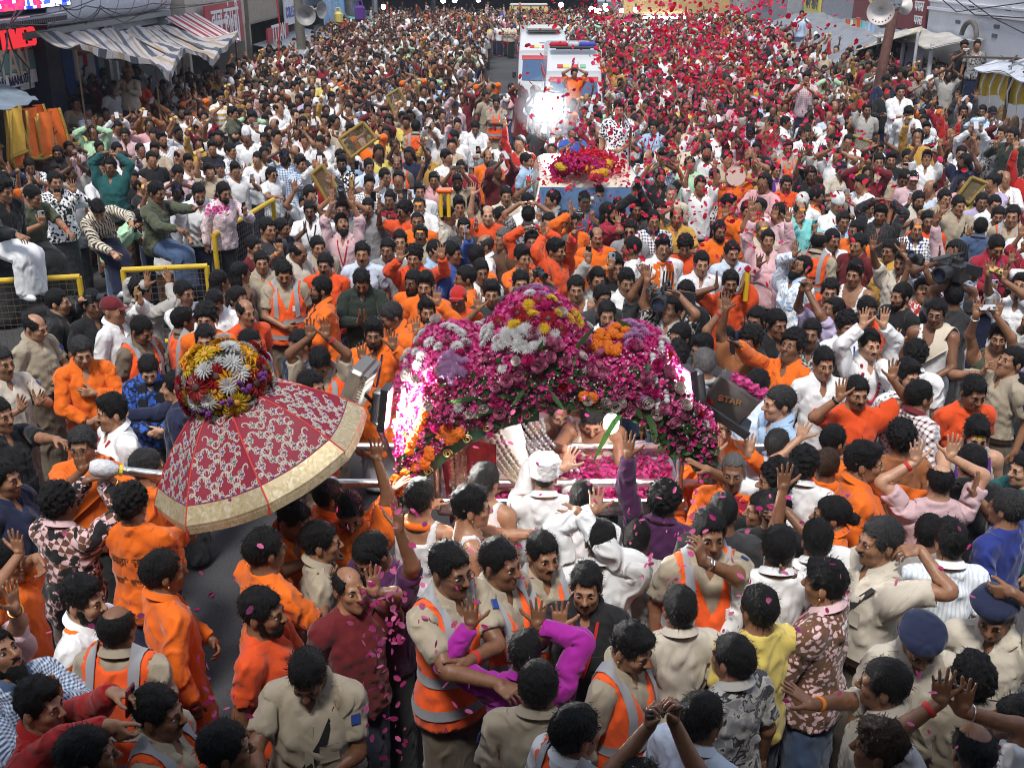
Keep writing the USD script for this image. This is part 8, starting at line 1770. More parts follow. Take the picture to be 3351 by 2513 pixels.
p(80, 1480, 10, 'short:pink', 'l', 'dd', 'woman with long black hair in a purple and pink sari', 'c', '', lod=1, cat='woman', h=1.56, ex='sm tk')
p(1070, 1390, -15, 'short:black', 'q', 'dd', 'man in black with a heavy brow among the eastern phones', 'c', 'stub', lod=1)
p(1205, 1370, -5, 'short:check_stone_brown', 's', 'qd', 'young man in checked shirt holding a small camera', 'c', '', lod=1, hold=['phone:k:r'])
p(960, 1300, -5, 'tee:black', 's1', 'CC', 'moustached man in black arms raised by the eastern crowd', 'd', 'mous', lod=1)
p(700, 1230, -20, 'short:white', 's', 'nn', 'young man in white behind the clapping vest', 'c', '', lod=2)
p(1375, 1380, -20, 'short:white', 'q', 'QQ', 'young man in white looking up with a phone overhead', 'c', '', lod=1, hold=['phone:b:b'], head=(0, -20, 0))
p(1670, 1330, -25, 'short:white', 's', 'UU', 'moustached man in pale shirt lifting both hands to the sky', 'c', 'mous', lod=1, h=1.66)
p(1940, 990, -10, 'long:dots_white_skyblue', 's', 'yd', 'man in blue print white shirt beneath the yellow stall', 'c', 'mous', lod=1, base=.2, hat='cap:black')
p(1850, 970, -30, 'long:paleblue', 's', 'pd', 'man in pale sleeves filming in front of the stall', 'd', '', lod=1, base=.2, hold=['phone:k:r'])
p(1690, 970, -10, 'long:charcoal', 's1', 'UU', 'bearded man in dark blazer with arms crossed over his head', 'd', 'full', lod=1, base=.2)
p(2110, 1180, -60, 'long:darkgreen', 's', 'pd', 'large man in bottle green shirt turned away at the east edge', 'c', '', lod=1, base=.35, fat=1.15, legs='black')
p(2020, 1160, -50, 'long:camo_charcoal_grey_stone', 'q/brown', 'dp', 'fair haired man in a patterned cardigan holding a red phone', 'b', '', lod=1, base=.2, hold=['phone:r:l'])
p(1700, 400, -10, 'tee:black', 'c', 'pp', 'man in black tee with bushy hair filming from the stall step', 'd', '', lod=2, base=1.105, hold=['phone:w:b'])
p(1810, 400, -15, 'short:camo_grey_charcoal_stone', 's1', 'dd', 'man in grey printed shirt beside the black tee on the step', 'c', 'stub', lod=2, base=1.105)
tile(4, 'B')
p(165, 15, 0, 'RT', 's1', 'cc', 'man in red orange shirt clapping near the purple sari', 'd', 'mous')
p(315, 150, -30, 'WK', 's/white', 'dd', 'white haired man with bent head in white kurta', 'c', '', head=(0, 30, 0))
p(90, 265, -70, 'tee:rose', 's', 'dd', 'man with a thread cord looking down in profile', 'd', 'stub')
p(285, 250, 8, 'long:turquoise', 'b', 'Hq', 'balding man in turquoise kurta holding up a teal phone', 'c', 'stub', fat=1.15, ex='mk', lod=0, hold=['phone:t:l'])
p(425, 125, 75, 'OT', 's', 'dd', 'man in orange in profile behind the turquoise kurta', 'd', 'stub')
p(612, 200, 8, 'WK', 's/grey', 'pp', 'man in white folded cap filming with a gold phone', 'd', 'mous', hat='topi:white', hold=['phone:g:b'])
p(655, 335, 0, 'short:skyblue', 's1', 'cc', 'man in sky blue shirt holding red roses', 'd', '')
p(450, 520, 135, 'V', 'b', 'dc', 'balding officer in orange vest with black lettering turned away', 'd', '', ex='vb', lod=0, legs='khaki')
p(565, 505, 15, 'WK', 's1', 'cc', 'broad moustached man in white kurta clapping', 'd', 'mous', fat=1.15, ex='nk')
p(780, 545, -50, 'short:maroon', 's', 'dd', 'moustached man in dark maroon shirt', 'c', 'mous')
p(760, 420, -60, 'OT', 's2', 'dd', 'short haired man in orange partly hidden by the maroon shirt', 'd')
p(975, 280, -25, 'long:check_black_charcoal', 'q', 'oo', 'man in dark plaid with arms crossed over his brow', 'd', 'stub', lod=1)
p(880, 225, 0, 'tee:white', 'u', 'dd', 'girl in white beside the dark plaid sleeves', 'd', '', cat='girl', h=1.5)
p(1060, 590, -55, 'short:mustard', 's', 'dd', 'stocky man in mustard yellow shirt looking aside', 'd', '', fat=1.15, lod=0)
p(1160, 690, -40, 'tuck:sand', 's1', 'UH', 'moustached man in pale khaki raising his palm', 'd', 'mous', lod=0, rh=(905, 560, .1), lh=(1160, 590, .1))
p(1290, 400, -15, 'rolled:check_white_navy', 'b', 'dd', 'man in black and white plaid shirt with orange forehead paste', 'c', '', ex='mk lb', lod=0)
p(1385, 335, -10, 'RT', 'm', 'dd', 'long haired man in red behind the plaid shirt', 'd', 'stub')
p(1305, 160, 0, 'tuck:sand', 's', 'pp', 'grey bearded man in khaki filming with a gold phone', 'd', 'full', hold=['phone:g:b'])
p(1530, 140, 5, 'K', 's1', 'dd', 'young policeman in khaki with a lanyard', 'c', '', ex='ln')
p(1650, 205, 5, 'K', 's', 'hc', 'policeman in khaki with black shoulder cord clapping', 'c', '', lod=0, ex='st tr')
p(1840, 390, 150, 'long:denim', 's1', 'wd', 'photographer in dark denim seen from behind', 'c', '', hold=['camera:f:r'], lod=0)
p(1990, 300, -20, 'KS', 's', 'dd', 'moustached policeman with petals on his hair at the east', 'd', 'mous', lod=0, ex='st')
p(2110, 300, -30, 'V', 's2', 'dd', 'officer in orange vest at the east picture edge', 'c', '')
p(1960, 545, 0, 'long:crimson', 's', 'ww', 'man in crimson sweater with orange forehead looking at two phones', 'd', '', fat=1.2, lod=0, ex='mk lb', hold=['phone:k:l', 'phone:s:r'], head=(0, 20, 0))
p(1850, 170, -15, 'short:lilac', 'm1', 'nd', 'woman in pale lilac clapping near the policemen', 'd', '', cat='woman', h=1.6)
p(1960, 190, 0, 'short:white', 's1', 'dd', 'man in white tee behind the east policeman', 'c')
p(2165, 920, -30, 'short:white', 'q1', 'UU', 'man with round glasses looking up at the east edge', 'c', 'stub', ex='gl', lod=0, head=(0, -25, 0), rh=(1890, 780, .1), lh=(1960, 790, .1), hold=['phone:g:b'])
p(750, 800, -35, 'tank:white', 'q', 'dd', 'slim man in white tank top with black trim', 'c', 'stub', lod=0, h=1.74)
p(540, 950, -15, 'tee:maroon', 's1', 'dd', 'round faced man below the clapping hands', 'c', '', lod=0)
p(520, 1110, -70, 'short:lilac', 's', 'pp', 'man in lilac shirt filming upward in profile', 'd', '', lod=0, lean=-8, head=(0, -15, 0), hold=['phone:k:b'], rh=(300, 930, .0), lh=(310, 900, .0))
p(245, 740, -60, 'long:leaf_white_skyblue', 's1', 'Ud', 'bearded man in white floral shirt gazing up with raised arm', 'c', 'full', lod=0, head=(0, -30, 0), rh=(240, 640, .1))
p(1145, 985, -65, 'tee:black', 's', 'dd', 'well groomed bearded man in black with a striped sash', 'c', 'full', lod=0, ex='st')
p(1345, 950, -10, 'tee:dots_white_red', 'q', 'PP', 'young man in speckled white tee looking up with a camera', 'c', '', lod=0, head=(0, -25, 0), rh=(1230, 700, .1), lh=(1360, 720, .1), hold=['camera:f:b'])
p(1455, 1140, -30, 'tank:white', 's1', 'df', 'bearded man with glasses wrapped in white and gold shawl', 'd', 'stub', lod=0, ex='gl sh', h=1.72, legs='white')
p(1600, 990, 170, 'tee:charcoal', 's', 'UU', 'videographer hidden behind a camera with a blue cable', 'd', '', lod=0, rh=(1560, 860, .0), lh=(1660, 880, .0), hold=['video:v:b'])
p(865, 1110, 10, 'RT', 's', 'dd', 'dark haired man in red behind the joined hands', 'd', '', lod=0)
p(885, 1400, 10, 'WK', 's1', 'UU', 'young moustached man in white kurta raising both hands together', 'a', 'mous', lod=0, ex='tk gd', rh=(850, 1220, .12), lh=(985, 1230, .12))
p(690, 1250, 5, 'short:white', 'c', 'dd', 'curly haired man in white shirt with a blue lanyard', 'c', 'mous', lod=0, ex='lb tk')
p(375, 1320, -20, 'short:marble_grey_charcoal_stone', 's', 'dd', 'round faced man in mottled grey shirt', 'd', 'mousstub', lod=0, head=(0, -8, 0))
p(185, 1440, -45, 'long:orange', 'c1', 'Rd', 'curly haired bearded man in orange stretching his phone forward', 'd', 'stub', lod=0, head=(0, -18, 0), rh=(-330, 1330, .2), hold=['phone:k:r'], ex='tr')
p(490, 1575, 0, 'WK', 's', 'dd', 'thin faced man in white with a forehead mark behind raised orange arms', 'c', '', lod=0, ex='tk')
p(1275, 1500, 160, 'short:white', 'c', 'dR', 'man with tousled black hair turned away in white', 'c', '', lod=0)
p(1995, 1340, -25, 'tank:olive', 'q', 'UU', 'bare shouldered man with silver bracelet arms raised to film', 'c', 'stub', lod=0, ex='bg', rh=(1810, 1130, .1), lh=(1980, 1130, .1), hold=['phone:s:b'])
p(2050, 1560, -70, 'K', 's1', 'yd', 'policeman in khaki drinking from a plastic pouch', 'c', '', lod=0, head=(0, -20, 0))
p(85, 1230, 20, 'short:black', 's1', 'qd', 'man in black tee beneath the white phone', 'd', '', lod=0, hold=['phone:w:r'])
# ---- row C
tile(1, 'C')
p(960, 420, -50, 'short:white', 'q', 'dd', 'stout moustached man in white shirt with a red lanyard', 'b', 'mous', ex='lr', fat=1.2, head=(-10, 0, 0))
p(710, 700, 5, 'OT', 's/salt', 'HH', 'man in orange shawl holding a silver staff by his chin', 'd', 'mous', ex='so2 bgd', rh=(720, 900, .25), lh=(960, 960, .25))
p(1290, 880, 120, 'OT', 's/salt', 'dd', 'man with faded grey sides in orange beside the umbrella rim', 'c', '')
p(530, 1200, 160, 'long:squares_brown_rose_black', 'c', 'Rr', 'man in brown chequered shirt and gold necklace reaching to the staff', 'd', '', ex='ng bgd', lh=(760, 960, -.2), rh=(900, 1000, -.2))
p(1150, 1200, 170, 'OT', 'c', 'rr', 'curly haired man in orange tee printed on the back', 'd', '', ex='er kb')
p(5, 440, 65, 'short:black', 's', 'dr', 'moustached man in black shirt stretching his arm out at the edge', 'c', 'mous', lh=(560, 620, .2), fat=1.05)
p(40, 985, 80, 'short:navy', 's1', 'dd', 'bearded man in slate navy shirt in profile at the edge', 'c', 'stub', fat=1.1)
p(1510, 190, -85, 'long:navy', 's1', 'rd', 'navy uniformed man behind the bouquet holding a pink petal', 'b', '')
tile(2, 'C')
p(480, 190, 60, 'V', 's1', 'dd', 'man whose hair shows above the umbrella rim', 'c', '')
p(805, 1230, 10, 'OT', 's', 'dU', 'wet haired man in orange under the umbrella', 'd', 'mous', head=(0, 22, 0), lh=(1060, 830, -.1))
p(1415, 1160, 160, 'tank:white', 's1', 'dr', 'man with an orange scarf on bare shoulders seen from behind', 'b', '', ex='so')
p(1975, 990, 150, 'tank:white', 's/salt', 'dr', 'bare shouldered man with greying hair reaching into the palanquin', 'b', '')
p(1860, 1230, 100, 'tank:white', 'q', 'dr', 'young man in white tank top and beads in profile', 'b', '', ex='nk er', h=1.74)
p(1045, 1560, -40, 'tee:plum', 's', 'dU', 'person hidden behind the large raised palm', 'd', '', lh=(1225, 1440, .3), head=(0, 30, 0))
p(570, 1530, 100, 'K', 's', 'dd', 'black haired man in khaki shouting towards the palanquin', 'c', '')
p(90, 1590, 135, 'OT', 's1', 'cr', 'man in orange clutching a tuft of fur', 'd', '')
p(330, 1330, 60, 'OK', 's', 'rd', 'orange clad umbrella bearer bent beneath the gold border', 'd', '', lean=20)
p(640, 1130, 120, 'OK', 's1', 'Rd', 'second orange clad bearer beneath the umbrella', 'd', '', h=1.6)
tile(3, 'C')
p(400, 420, 10, 'tank:white', 'b/salt', 'dr', 'priest with grey beard and red forehead mark in white vest', 'a', 'stub', lean=34, ex='tk', head=(0, -10, 0), h=1.72)
p(690, 440, -8, 'tank:cream', 's', 'rr', 'young priest in cream vest and bead strings looking down', 'c', 'mousstub', lean=28, ex='nk', head=(0, 8, 0), rh=(420, 700, .35))
p(80, 500, -50, 'tank:white', 'c', 'rr', 'bowing priest with petals in his curly hair', 'b', 'full', lean=45, head=(-10, 30, 0), ex='gw')
p(560, 310, -15, 'OT', 's', 'dd', 'man in orange half hidden between the priests', 'b', '', h=1.62)
p(265, 960, 180, 'WK', 's', 'rR', 'man in white fur cap and white kurta facing the palanquin', 'a', '', hat='furcap:white', lh=(430, 870, -.1), ex='wr')
p(1890, 930, -15, 'OK', 'z/grey', 'fd', 'grey haired man in orange with a gold lettered sash', 'd', 'stub', ex='sc gd')
p(1690, 900, 10, 'OK', 's/grey', 'rd', 'grey haired man in orange bending under the garland', 'd', '', lean=25, head=(0, 25, 0))
p(1310, 1170, 150, 'long:plum', 'c', 'dU', 'man in plum kurta with thick hair reaching a hand up', 'd', '', ex='bg', lh=(985, 720, -.05))
p(600, 1170, 170, 'short:white', 'm', 'dr', 'person with wavy black hair in white before the deck', 'c', '', h=1.62)
p(750, 1510, 178, 'long:white', 's', 'dR', 'dark haired man in white shirt with orange wrist threads', 'c', '', lh=(700, 1230, -.05), rh=(560, 1260, -.05))
p(1070, 1500, 165, 'tee:stone', 's1', 'dd', 'man in grey tee with a label patch seen from behind', 'c', '', fat=1.1)
p(1800, 1270, 175, 'tee:charcoal', 'z', 'dd', 'bald headed man seen from behind near the sash', 'd', '')
p(1690, 1470, 5, 'V', 's', 'dy', 'officer in orange vest covering his face with one hand', 'd', '', ex='wr', fat=1.1, lh=(1650, 1650, .3))
p(2130, 1250, -90, 'tee:black', 'u', 'Hd', 'woman with a low bun in profile holding a small camera', 'c', '', cat='woman', h=1.6, ex='tl')
p(1790, 530, 5, 'OK', 's', 'HH', 'brightly lit person in orange behind the hanging garland', 'a', '')
p(2080, 200, -50, 'short:paleblue', 's1', 'dd', 'man with swept hair behind the lamp with petals', 'c', 'stub')
tile(4, 'C')
p(90, 330, -80, 'short:skyblue', 's/salt', 'dd', 'salt haired man in light blue shirt in the lamp light', 'a', '', h=1.74)
p(775, 240, 3, 'RT', 's', 'hU', 'wide eyed man in orange shirt with a raised open hand', 'c', 'mousstub', rh=(640, 260, .2), lh=(1090, 100, .0), ex='wl')
p(1210, 100, 20, 'short:leaf_white_grey', 'q', 'dd', 'bearded man in white leaf shirt behind the raised arm', 'b', 'full', h=1.72)
p(1320, 270, 110, 'rolled:check_white_maroon', 's', 'dy', 'man in maroon plaid shirt with a hand at his cheek', 'c', 'stub')
p(1760, 225, 8, 'RT', 's1', 'dd', 'young man in orange red looking down with a petal on his hair', 'd', '', head=(0, 14, 0))
p(1790, 580, -8, 'tank:stone', 'q', 'rd', 'bearded man with yellow paste and a colourful scarf', 'a', 'full', ex='sm my', head=(0, 15, 0), fat=1.1)
p(1140, 640, 175, 'tee:rust', 'c', 'dd', 'curly haired devotee facing away beside the plaid shirt', 'c', '')
p(580, 660, 120, 'OT', 's1', 'dr', 'youth with wet black hair in orange turned away', 'c', '', h=1.62)
p(320, 860, 150, 'short:white', 'c1', 'dR', 'man with wet greying curls in white', 'b', '')
p(520, 860, 150, 'OT', 's/brown', 'dd', 'brown haired person in orange seen from behind', 'd', '', h=1.62)
p(840, 840, 80, 'OK', 'q', 'dr', 'tall man in bright orange kurta in sunlit profile', 'c', '', ex='er', h=1.76, fat=1.15)
p(1480, 1000, 177, 'tee:rose', 'b', 'UU', 'balding man in white tee and red beads with arms overhead', 'a', '', ex='nk tl', fat=1.1, rh=(1570, 790, -.05), lh=(1290, 800, -.05))
p(1750, 850, 178, 'short:black', 's', 'dd', 'man in black kurta with gold trimmed collar from behind', 'a', '')
p(2050, 1230, -145, 'tee:royal', 's/salt', 'Hd', 'man in royal blue polo with short grey hair', 'c', '', fat=1.1)
p(540, 1290, -105, 'OK', 'u', 'dd', 'person with hair in a bun and orange robe', 'c', '', h=1.64)
p(420, 1510, 178, 'short:white', 's1', 'dU', 'black haired man in white among falling petals', 'd', '', rh=(190, 1240, -.1))
p(60, 1000, -90, 'short:white', 'c', 'Rd', 'curly headed man in white in profile', 'c', '')
p(60, 1240, 180, 'tee:black', 's1', 'dd', 'dark haired head with a petal by the raised fist', 'd', '')
p(90, 1590, 175, 'long:white', 's', 'dd', 'dark haired person beneath the white raised sleeve', 'd', '')
p(90, 690, 150, 'short:paleblue', 's/salt', 'dd', 'grey wet haired man below the light blue shirt', 'b', '')
p(1390, 1450, 150, 'tee:stone', 's', 'dd', 'small dark head tucked behind the white tee', 'c', '', h=1.55)
p(950, 1530, -80, 'KS', 's/salt', 'dr', 'greying policeman in pale khaki with red chevrons', 'c', 'mous', ex='st', lh=(1330, 1560, .1))
p(1570, 1540, 178, 'short:stripe_white_paleblue', 'q', 'dd', 'spiky haired man in white striped shirt from behind', 'b', '', fat=1.1)
p(2215, 900, -80, 'tee:teal', 'l', 'rd', 'woman in teal top at the east edge', 'a', '', cat='woman', h=1.6)
# ---- row D
tile(1, 'D')
p(65, 110, 80, 'tee:orange', 's', 'Cd', 'boy in orange tee with blue collar clapping overhead', 'c', '', h=1.6, lh=(300, 80, .15))
p(650, 410, 80, 'long:band_white_orange', 'q', 'dd', 'bearded man in white and orange shirt with backpack', 'b', 'full', ex='st')
p(905, 610, 172, 'V', 'b', 'dd', 'balding officer in orange vest seen from behind', 'd', '', fat=1.15)
p(1260, 190, 125, 'OK', 's1', 'df', 'man in long orange kurta with earrings turned away', 'd', '', ex='er', legs='orange')
p(85, 830, 65, 'long:gingham_paleblue_denim', 's', 'NN', 'man in blue gingham gazing up in prayer', 'c', 'full', head=(0, -30, 0), ex='tl')
p(320, 1200, 82, 'long:red', 'q1', 'dr', 'youth in red shirt holding out a maroon phone', 'b', '', lh=(1130, 960, .15), hold=['phone:r:l'], rh=(860, 1290, .2))
p(1230, 1260, 82, 'V', 's', 'dd', 'officer in orange vest in profile with petals on his hair', 'd', 'mous', fat=1.1)
p(690, 1580, 110, 'tee:charcoal', 's2', 'dd', 'dark haired head at the bottom edge between red and orange', 'd', '')
p(1740, 1520, 110, 'tee:charcoal', 's1', 'dd', 'dark haired head at the bottom edge beside the phone', 'd', '')
p(-150, 640, 70, 'tee:rose', 's', 'dU', 'unseen devotee whose braceleted arm enters from the edge', 'c', '', lh=(110, 400, .1), ex='tl bgd')
tile(2, 'D')
p(405, 870, 0, 'K', 's', 'rf', 'armed policeman with moustache looking down at the crowd floor', 'd', 'mous', fat=1.2, head=(0, 32, 0), ex='st')
p(60, 490, 80, 'RT', 's', 'df', 'bearded man in red tee in profile with ringed hand', 'd', 'full')
p(730, 320, 35, 'tee:maroon', 'b', 'dU', 'bald man in maroon tee with his arm flung up', 'c', '', head=(0, -10, 0), lh=(880, 330, .25))
p(1490, 170, 45, 'V', 's', 'rf', 'tall officer with glasses in orange vest and white badge', 'd', 'mous', ex='gl tl', h=1.76, lh=(1640, 850, .3))
p(1865, 130, 55, 'V', 's1', 'dd', 'officer in orange vest with an ear stud', 'd', '')
tile(3, 'D')
p(90, 790, 175, 'long:magenta', 's', 'uu', 'man in magenta kurta with both hands raised from behind', 'd', '', fat=1.15, lh=(-300, 560, -.15), rh=(200, 560, -.15), ex='bg')
p(190, 1050, 175, 'K', 's1', 'dd', 'khaki officer from behind below the magenta kurta', 'd', '', fat=1.1)
p(490, 1400, 125, 'vest:x+short:white', 's', 'dd', 'man in orange vest with white collar at the bottom', 'c', '')
p(555, 300, -8, 'short:black', 's1', 'Hd', 'grinning man in black shirt with a red lanyard', 'c', 'mousstub', ex='lr er')
p(230, 60, 25, 'V', 's', 'dd', 'moustached officer in orange vest beside the grinning man', 'c', 'mous')
p(870, 730, 50, 'V', 'q', 'dd', 'officer with styled hair in orange vest looking down', 'c', 'mous', ex='er', head=(0, 15, 0))
p(1260, 460, -172, 'KS', 's', 'dd', 'man in pale khaki from behind with a petal on his hair', 'c', '')
p(1660, 840, -145, 'short:camo_grey_stone_charcoal', 's1', 'df', 'soldier in grey camouflage turned away', 'c', '', fat=1.1)
p(1440, 1310, 130, 'short:paleblue', 's', 'dd', 'man in bluish white shirt with petals on his head', 'd', '', ex='er', fat=1.1)
p(1860, 460, -160, 'tee:yellow', 's', 'rd', 'man in pale yellow tee from behind', 'c', '')
p(960, 1830, 175, 'tee:rose', 's', 'PP', 'unseen person below the frame raising a phone in both hands', 'c', '', hold=['phone:k:b'], rh=(1190, 1290, -.1), lh=(1060, 1260, -.1), h=1.7)
tile(4, 'D')
p(430, 270, -125, 'long:leaf_brown_rose', 'q', 'Hf', 'man in dark leaf print shirt with red press lanyard', 'c', 'stub', ex='lr er pb', fat=1.1)
p(1165, 630, -10, 'KS', 's1', 'df', 'officer in navy beret looking down', 'd', '', hat='beret:navy', head=(0, 32, 0))
p(1745, 480, -35, 'KS', 's', 'df', 'officer holding a navy beret to his head', 'd', '', head=(0, 15, 0), lh=(1890, 330, .1), hat='beret:navy')
p(870, 1040, -115, 'KS', 's', 'Rd', 'dark officer in khaki with an orange wrist thread', 'd', '', rh=(330, 1170, .1), ex='tr')
p(1550, 1000, 178, 'K', 'c', 'dd', 'curly haired officer in khaki seen from behind', 'd', '')
p(840, 1530, -120, 'tuck:sand', 'q/brown', 'dd', 'brown haired head at the bottom edge lit orange', 'd', '')
p(1870, 1340, -105, 'short:stone', 's1', 'dd', 'dark haired man at the bottom east corner with a petal', 'd', 'stub')
p(1560, 1530, 178, 'short:white', 'b', 'UU', 'balding man with orange wrist threads raising a phone', 'd', '', ex='tl bg', rh=(1500, 1230, -.1), lh=(1340, 1190, -.1), hold=['phone:b:b'])
build_people()

# ------------------------------------------------------------------ the rest of the crowd, reading as one mass
def build_crowd(seed=9):
 rs = np.random.RandomState(seed); spots = []; busy = np.array([place(r)[1][:2] for r in ROWS])
 def free(x, y):
  if .0 < x < 2.25 and 12.9 < y < 18.2 or .4 < x < 2.9 and 27.9 < y < 40.4 or -1.1 < x < 2.7 and 58 < y < 64 and False: return False
  if -.9 < x < .5 and 29 < y < 56: return False
  if -1.0 < x < 2.6 and 18.2 < y < 27.9 and rs.rand() > (.8 if x > .55 and y > 20.5 else .16): return False
  if -.95 < x < 1.45 and 6.2 < y < 8.1: return False
  if y < 8.6 or (x < -3.2 and y < 12.3) or (x < -3.4 and y < 13.9) or (-4.5 < x < -3.2 and y < 16.6): return False
  if x < -9.3 and (not (23.8 < y < 32 and x > -11.3) or rs.rand() < .7): return False
  if x < -8.8 and y < 22.3 or x < -8.9 and y > 33: return False
  if x > 10.0 and 21.4 < y < 27 or x > 12.2 and y < 34 or x > 14.5: return False
  d = busy - [x, y]; d2 = (d ** 2).sum(1); u = np.array([x, y]) / math.hypot(x, y); al = d @ u; pr = np.abs(d @ [u[1], -u[0]])
  return d2.min() > .46 ** 2 and not ((al > 0) & (al < 1.15) & (pr < .24)).any()
 y = 8.7
 while y < 73:
  half = min(15, .50 * y + 1.5); step = .56 if y < 30 else .62
  for x in np.arange(-half, half, step):
   xx, yy = x + rs.uniform(-.17, .17), y + rs.uniform(-.18, .18)
   if rs.rand() < (.93 if y < 50 else .85) and free(xx, yy):
    spots.append((xx, yy))
  y += .60 if y < 26 else .72 if y < 45 else .95
 inst = UsdGeom.PointInstancer.Define(stage, '/World/crowd'); tag(inst, kind='stuff', label='dense crowd of onlookers filling the street behind', cat='crowd'); root = '/World/crowd/kinds'
 UsdGeom.Scope.Define(stage, root)
 cols = ['white'] * 20 + ['paleblue', 'paleblue', 'skyblue', 'black', 'black', 'black', 'charcoal', 'navy', 'navy', 'grey', 'stone', 'cream', 'rose', 'pink', 'red', 'crimson', 'maroon', 'orange', 'mustard', 'yellow', 'olive', 'beige', 'stone', 'beige', 'check_white_navy', 'check_paleblue_denim', 'floral_white_navy', 'stripe_white_grey', 'floral_white_black', 'brown', 'blue', 'lilac']
 arms = ['cc', 'Qd', 'nn', 'dd', 'pp', 'CC', 'CC', 'pp', 'pp', 'PP', 'Qd', 'qd', 'uu', 'Ud', 'ff', 'dq', 'hd', 'cc']
 K = 60; paths = []
 for i in range(K):
  far = i >= 40; a = arms[i % len(arms)]; P = Pose(a[0], a[1], 0, 1.69, (rs.uniform(-25, 25), rs.uniform(-14, 10), 0), rs.uniform(-2, 6), rs.uniform(-4, 4), rs.uniform(.97, 1.12), seed=200 + i)
  g = UsdGeom.Xform.Define(stage, f'{root}/onlooker_{i:03d}').GetPath().pathString; paths.append(g); woman = i % 7 == 3; c = cols[(i * 7 + 3) % len(cols)]; k = 'kurta' if woman else ['short', 'short', 'rolled', 'tee', 'long'][i % 5]
  if woman:
   c = ['crimson', 'mustard', 'pink', 'mint', 'rose', 'olive', 'rust', 'cream', 'maroon'][i // 7 % 9]
  add_person(g, P, 2, f'{k}:{c}', ['navy', 'black', 'denim', 'charcoal', 'brown'][i % 5], 'bccddce'[i % 7], 'long:0' if woman else ['short:0', 'quiff:0', 'short:1', 'curly:0', 'short:2', 'bald:0', 'mane:0'][i % 7], 'salt' if i % 11 == 5 else 'black', ['', 'beard', 'mous', 'stub', ''][i % 5] if not woman else 'none', [f'scarf/{c}'] if woman else [], ['cap:navy', 'cap:charcoal', 'topi:white', 'cap:maroon'][i // 13 % 4] if i % 13 == 6 else '', True)
  if a[0] in 'pPqQ' or a[1] in 'q':
   s = [-1, 1] if a[0] == a[1] else [-1] if a[0] in 'qQ' else [1]; o = np.mean([P.grip(q)[0] for q in s], 0); out = unit(o - P.point(HC)); up = E(0, 0, 1) if i % 2 else E(1, 0, 0); up = unit(up - out * up.dot(out)); R = np.stack([np.cross(up, out), up, out], 1); nm, cc = PHONE_COL['wkbsgw'[i % 6]]
   mesh('phone', box(o, (.074, .152, .011), R), plain('phone_' + nm.replace(' ', '_'), cc, .3), g)
 n = len(spots); S = np.array(spots); yaw = np.degrees(np.arctan2(.3 - S[:, 0], -(7.0 - S[:, 1]))) + rs.normal(0, 22, n); sc = rs.normal(1.0, .045, n).clip(.86, 1.1)
 inst.CreatePrototypesRel().SetTargets(paths); inst.CreateProtoIndicesAttr(Vt.IntArray.FromNumpy(rs.randint(0, K, n).astype(np.int32)))
 lift = np.where((S[:, 0] < -9.0) & (S[:, 1] < 33), .15, 0) + np.where((S[:, 0] > 9.5) & (S[:, 1] > 26), .35, 0)
 inst.CreatePositionsAttr(Vt.Vec3fArray.FromNumpy(np.column_stack([S, lift]).astype(np.float32)))
 inst.CreateScalesAttr(Vt.Vec3fArray.FromNumpy(np.repeat(sc[:, None], 3, 1).astype(np.float32)))
 h = np.radians(yaw) / 2; inst.CreateOrientationsAttr(Vt.QuathArray([Gf.Quath(float(math.cos(a)), 0, 0, float(math.sin(a))) for a in h]))
 print('crowd', n)
build_crowd()

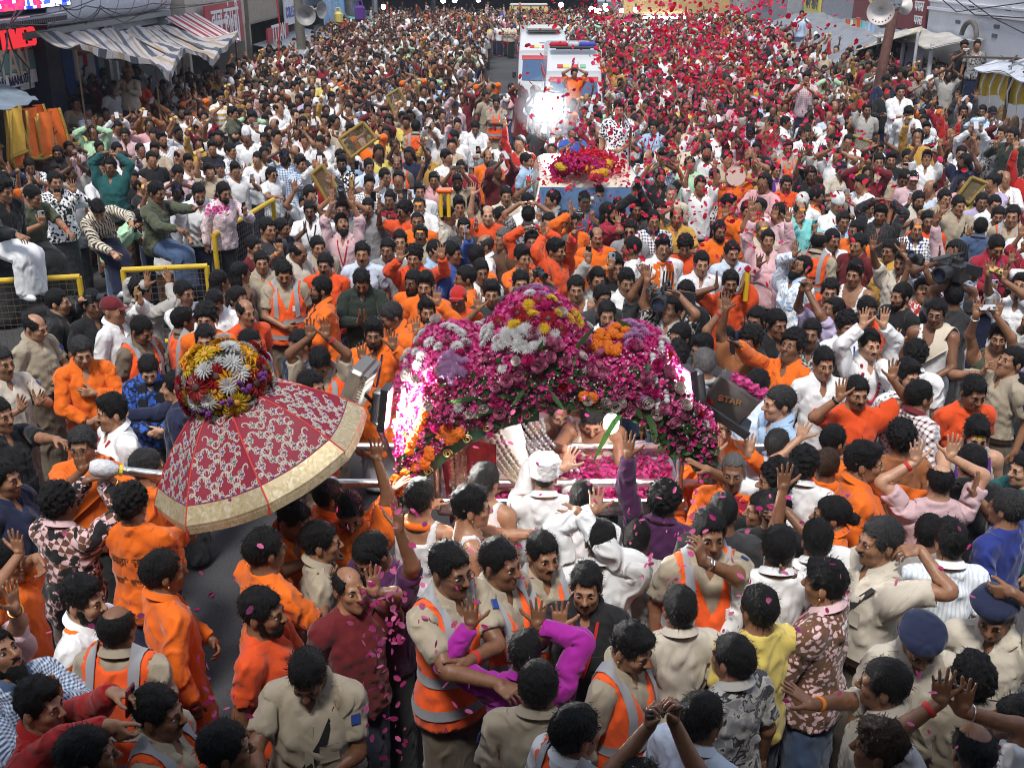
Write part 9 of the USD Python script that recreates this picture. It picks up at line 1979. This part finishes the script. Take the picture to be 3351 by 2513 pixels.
# ------------------------------------------------------------------ rose petals in the air
def air_petals():
 rs = np.random.RandomState(33); big = []
 def add(n, x0, x1, y0, y1, ya, yb):
  for _ in range(n):
   big.append(at_y(rs.uniform(x0, x1), rs.uniform(y0, y1), rs.uniform(ya, yb)))
 add(70, 1180, 1330, 1850, 2500, 3.3, 4.6); add(40, 1090, 1400, 1650, 2100, 3.6, 5.0); add(22, 640, 780, 2150, 2480, 3.4, 4.2); add(50, 2050, 2360, 1550, 1900, 4.0, 5.8); add(36, 2350, 2800, 1560, 2300, 3.6, 5.2); add(14, 2900, 3330, 1700, 2450, 3.3, 4.6); add(16, 60, 900, 1500, 2400, 3.2, 5.0); add(30, 1500, 2000, 1300, 1900, 4.6, 5.8); add(14, 1350, 1600, 1900, 2400, 3.3, 4.2)
 m = [petal_mat('air_pink', (.78, .16, .36), .3), petal_mat('air_rose', (.62, .05, .22), .3)]
 protos = []
 for k in range(6):
  q = stage.CreateClassPrim(f'/petal_kind_{k}'); v, f = petal_cloud(np.zeros((1, 3)), rs.normal(0, 1, (1, 3)), .0165, rs); mesh('petal', (v, f), m[k % 2], str(q.GetPath()), True); protos.append(str(q.GetPath()))
 for i, c in enumerate(big):
  t = thing('rose_petal', 'small pink rose petal falling through the air over the nearest people', 'petal', c, rs.uniform(0, 360), 'rose petals falling in front of the crowd')
  t.GetReferences().AddInternalReference(protos[i % 6]); t.SetInstanceable(True)
 pts = []
 for n, cx, cy, sx, sy, ya, yb in ((1000, 2260, 130, 210, 120, 7.5, 15), (520, 2150, 420, 250, 130, 8, 15), (240, 2420, 320, 220, 160, 8, 15), (260, 2250, 680, 240, 130, 8, 13), (120, 2000, 60, 180, 60, 9, 16), (110, 2650, 500, 200, 120, 8, 12)):
  for _ in range(n):
   pts.append(at_y(rs.normal(cx, sx), rs.normal(cy, sy), rs.uniform(ya, yb)))
 pts = np.array(pts); pts = pts[pts[:, 2] > .3]
 for a, mm, sz in ((pts[::2], PM['scarlet'], .027), (pts[1::2], petal_mat('air_hot', (.85, .045, .16), .3), .024)):
  tag(mesh('falling_petals', petal_cloud(a, rs.normal(0, 1, a.shape), sz, rs, 1.2), mm), kind='stuff', label='cloud of thrown red rose petals in the air')
 g = []
 while len(g) < 1500:
  x, y = rs.uniform(-6, 6), rs.uniform(3, 30); g.append((x, y, .012))
 g = np.array(g); tag(mesh('fallen_petals', petal_cloud(g, np.tile([0, 0, 1.], (len(g), 1)), .022, rs, .3), PM['magenta']), kind='stuff')
air_petals()
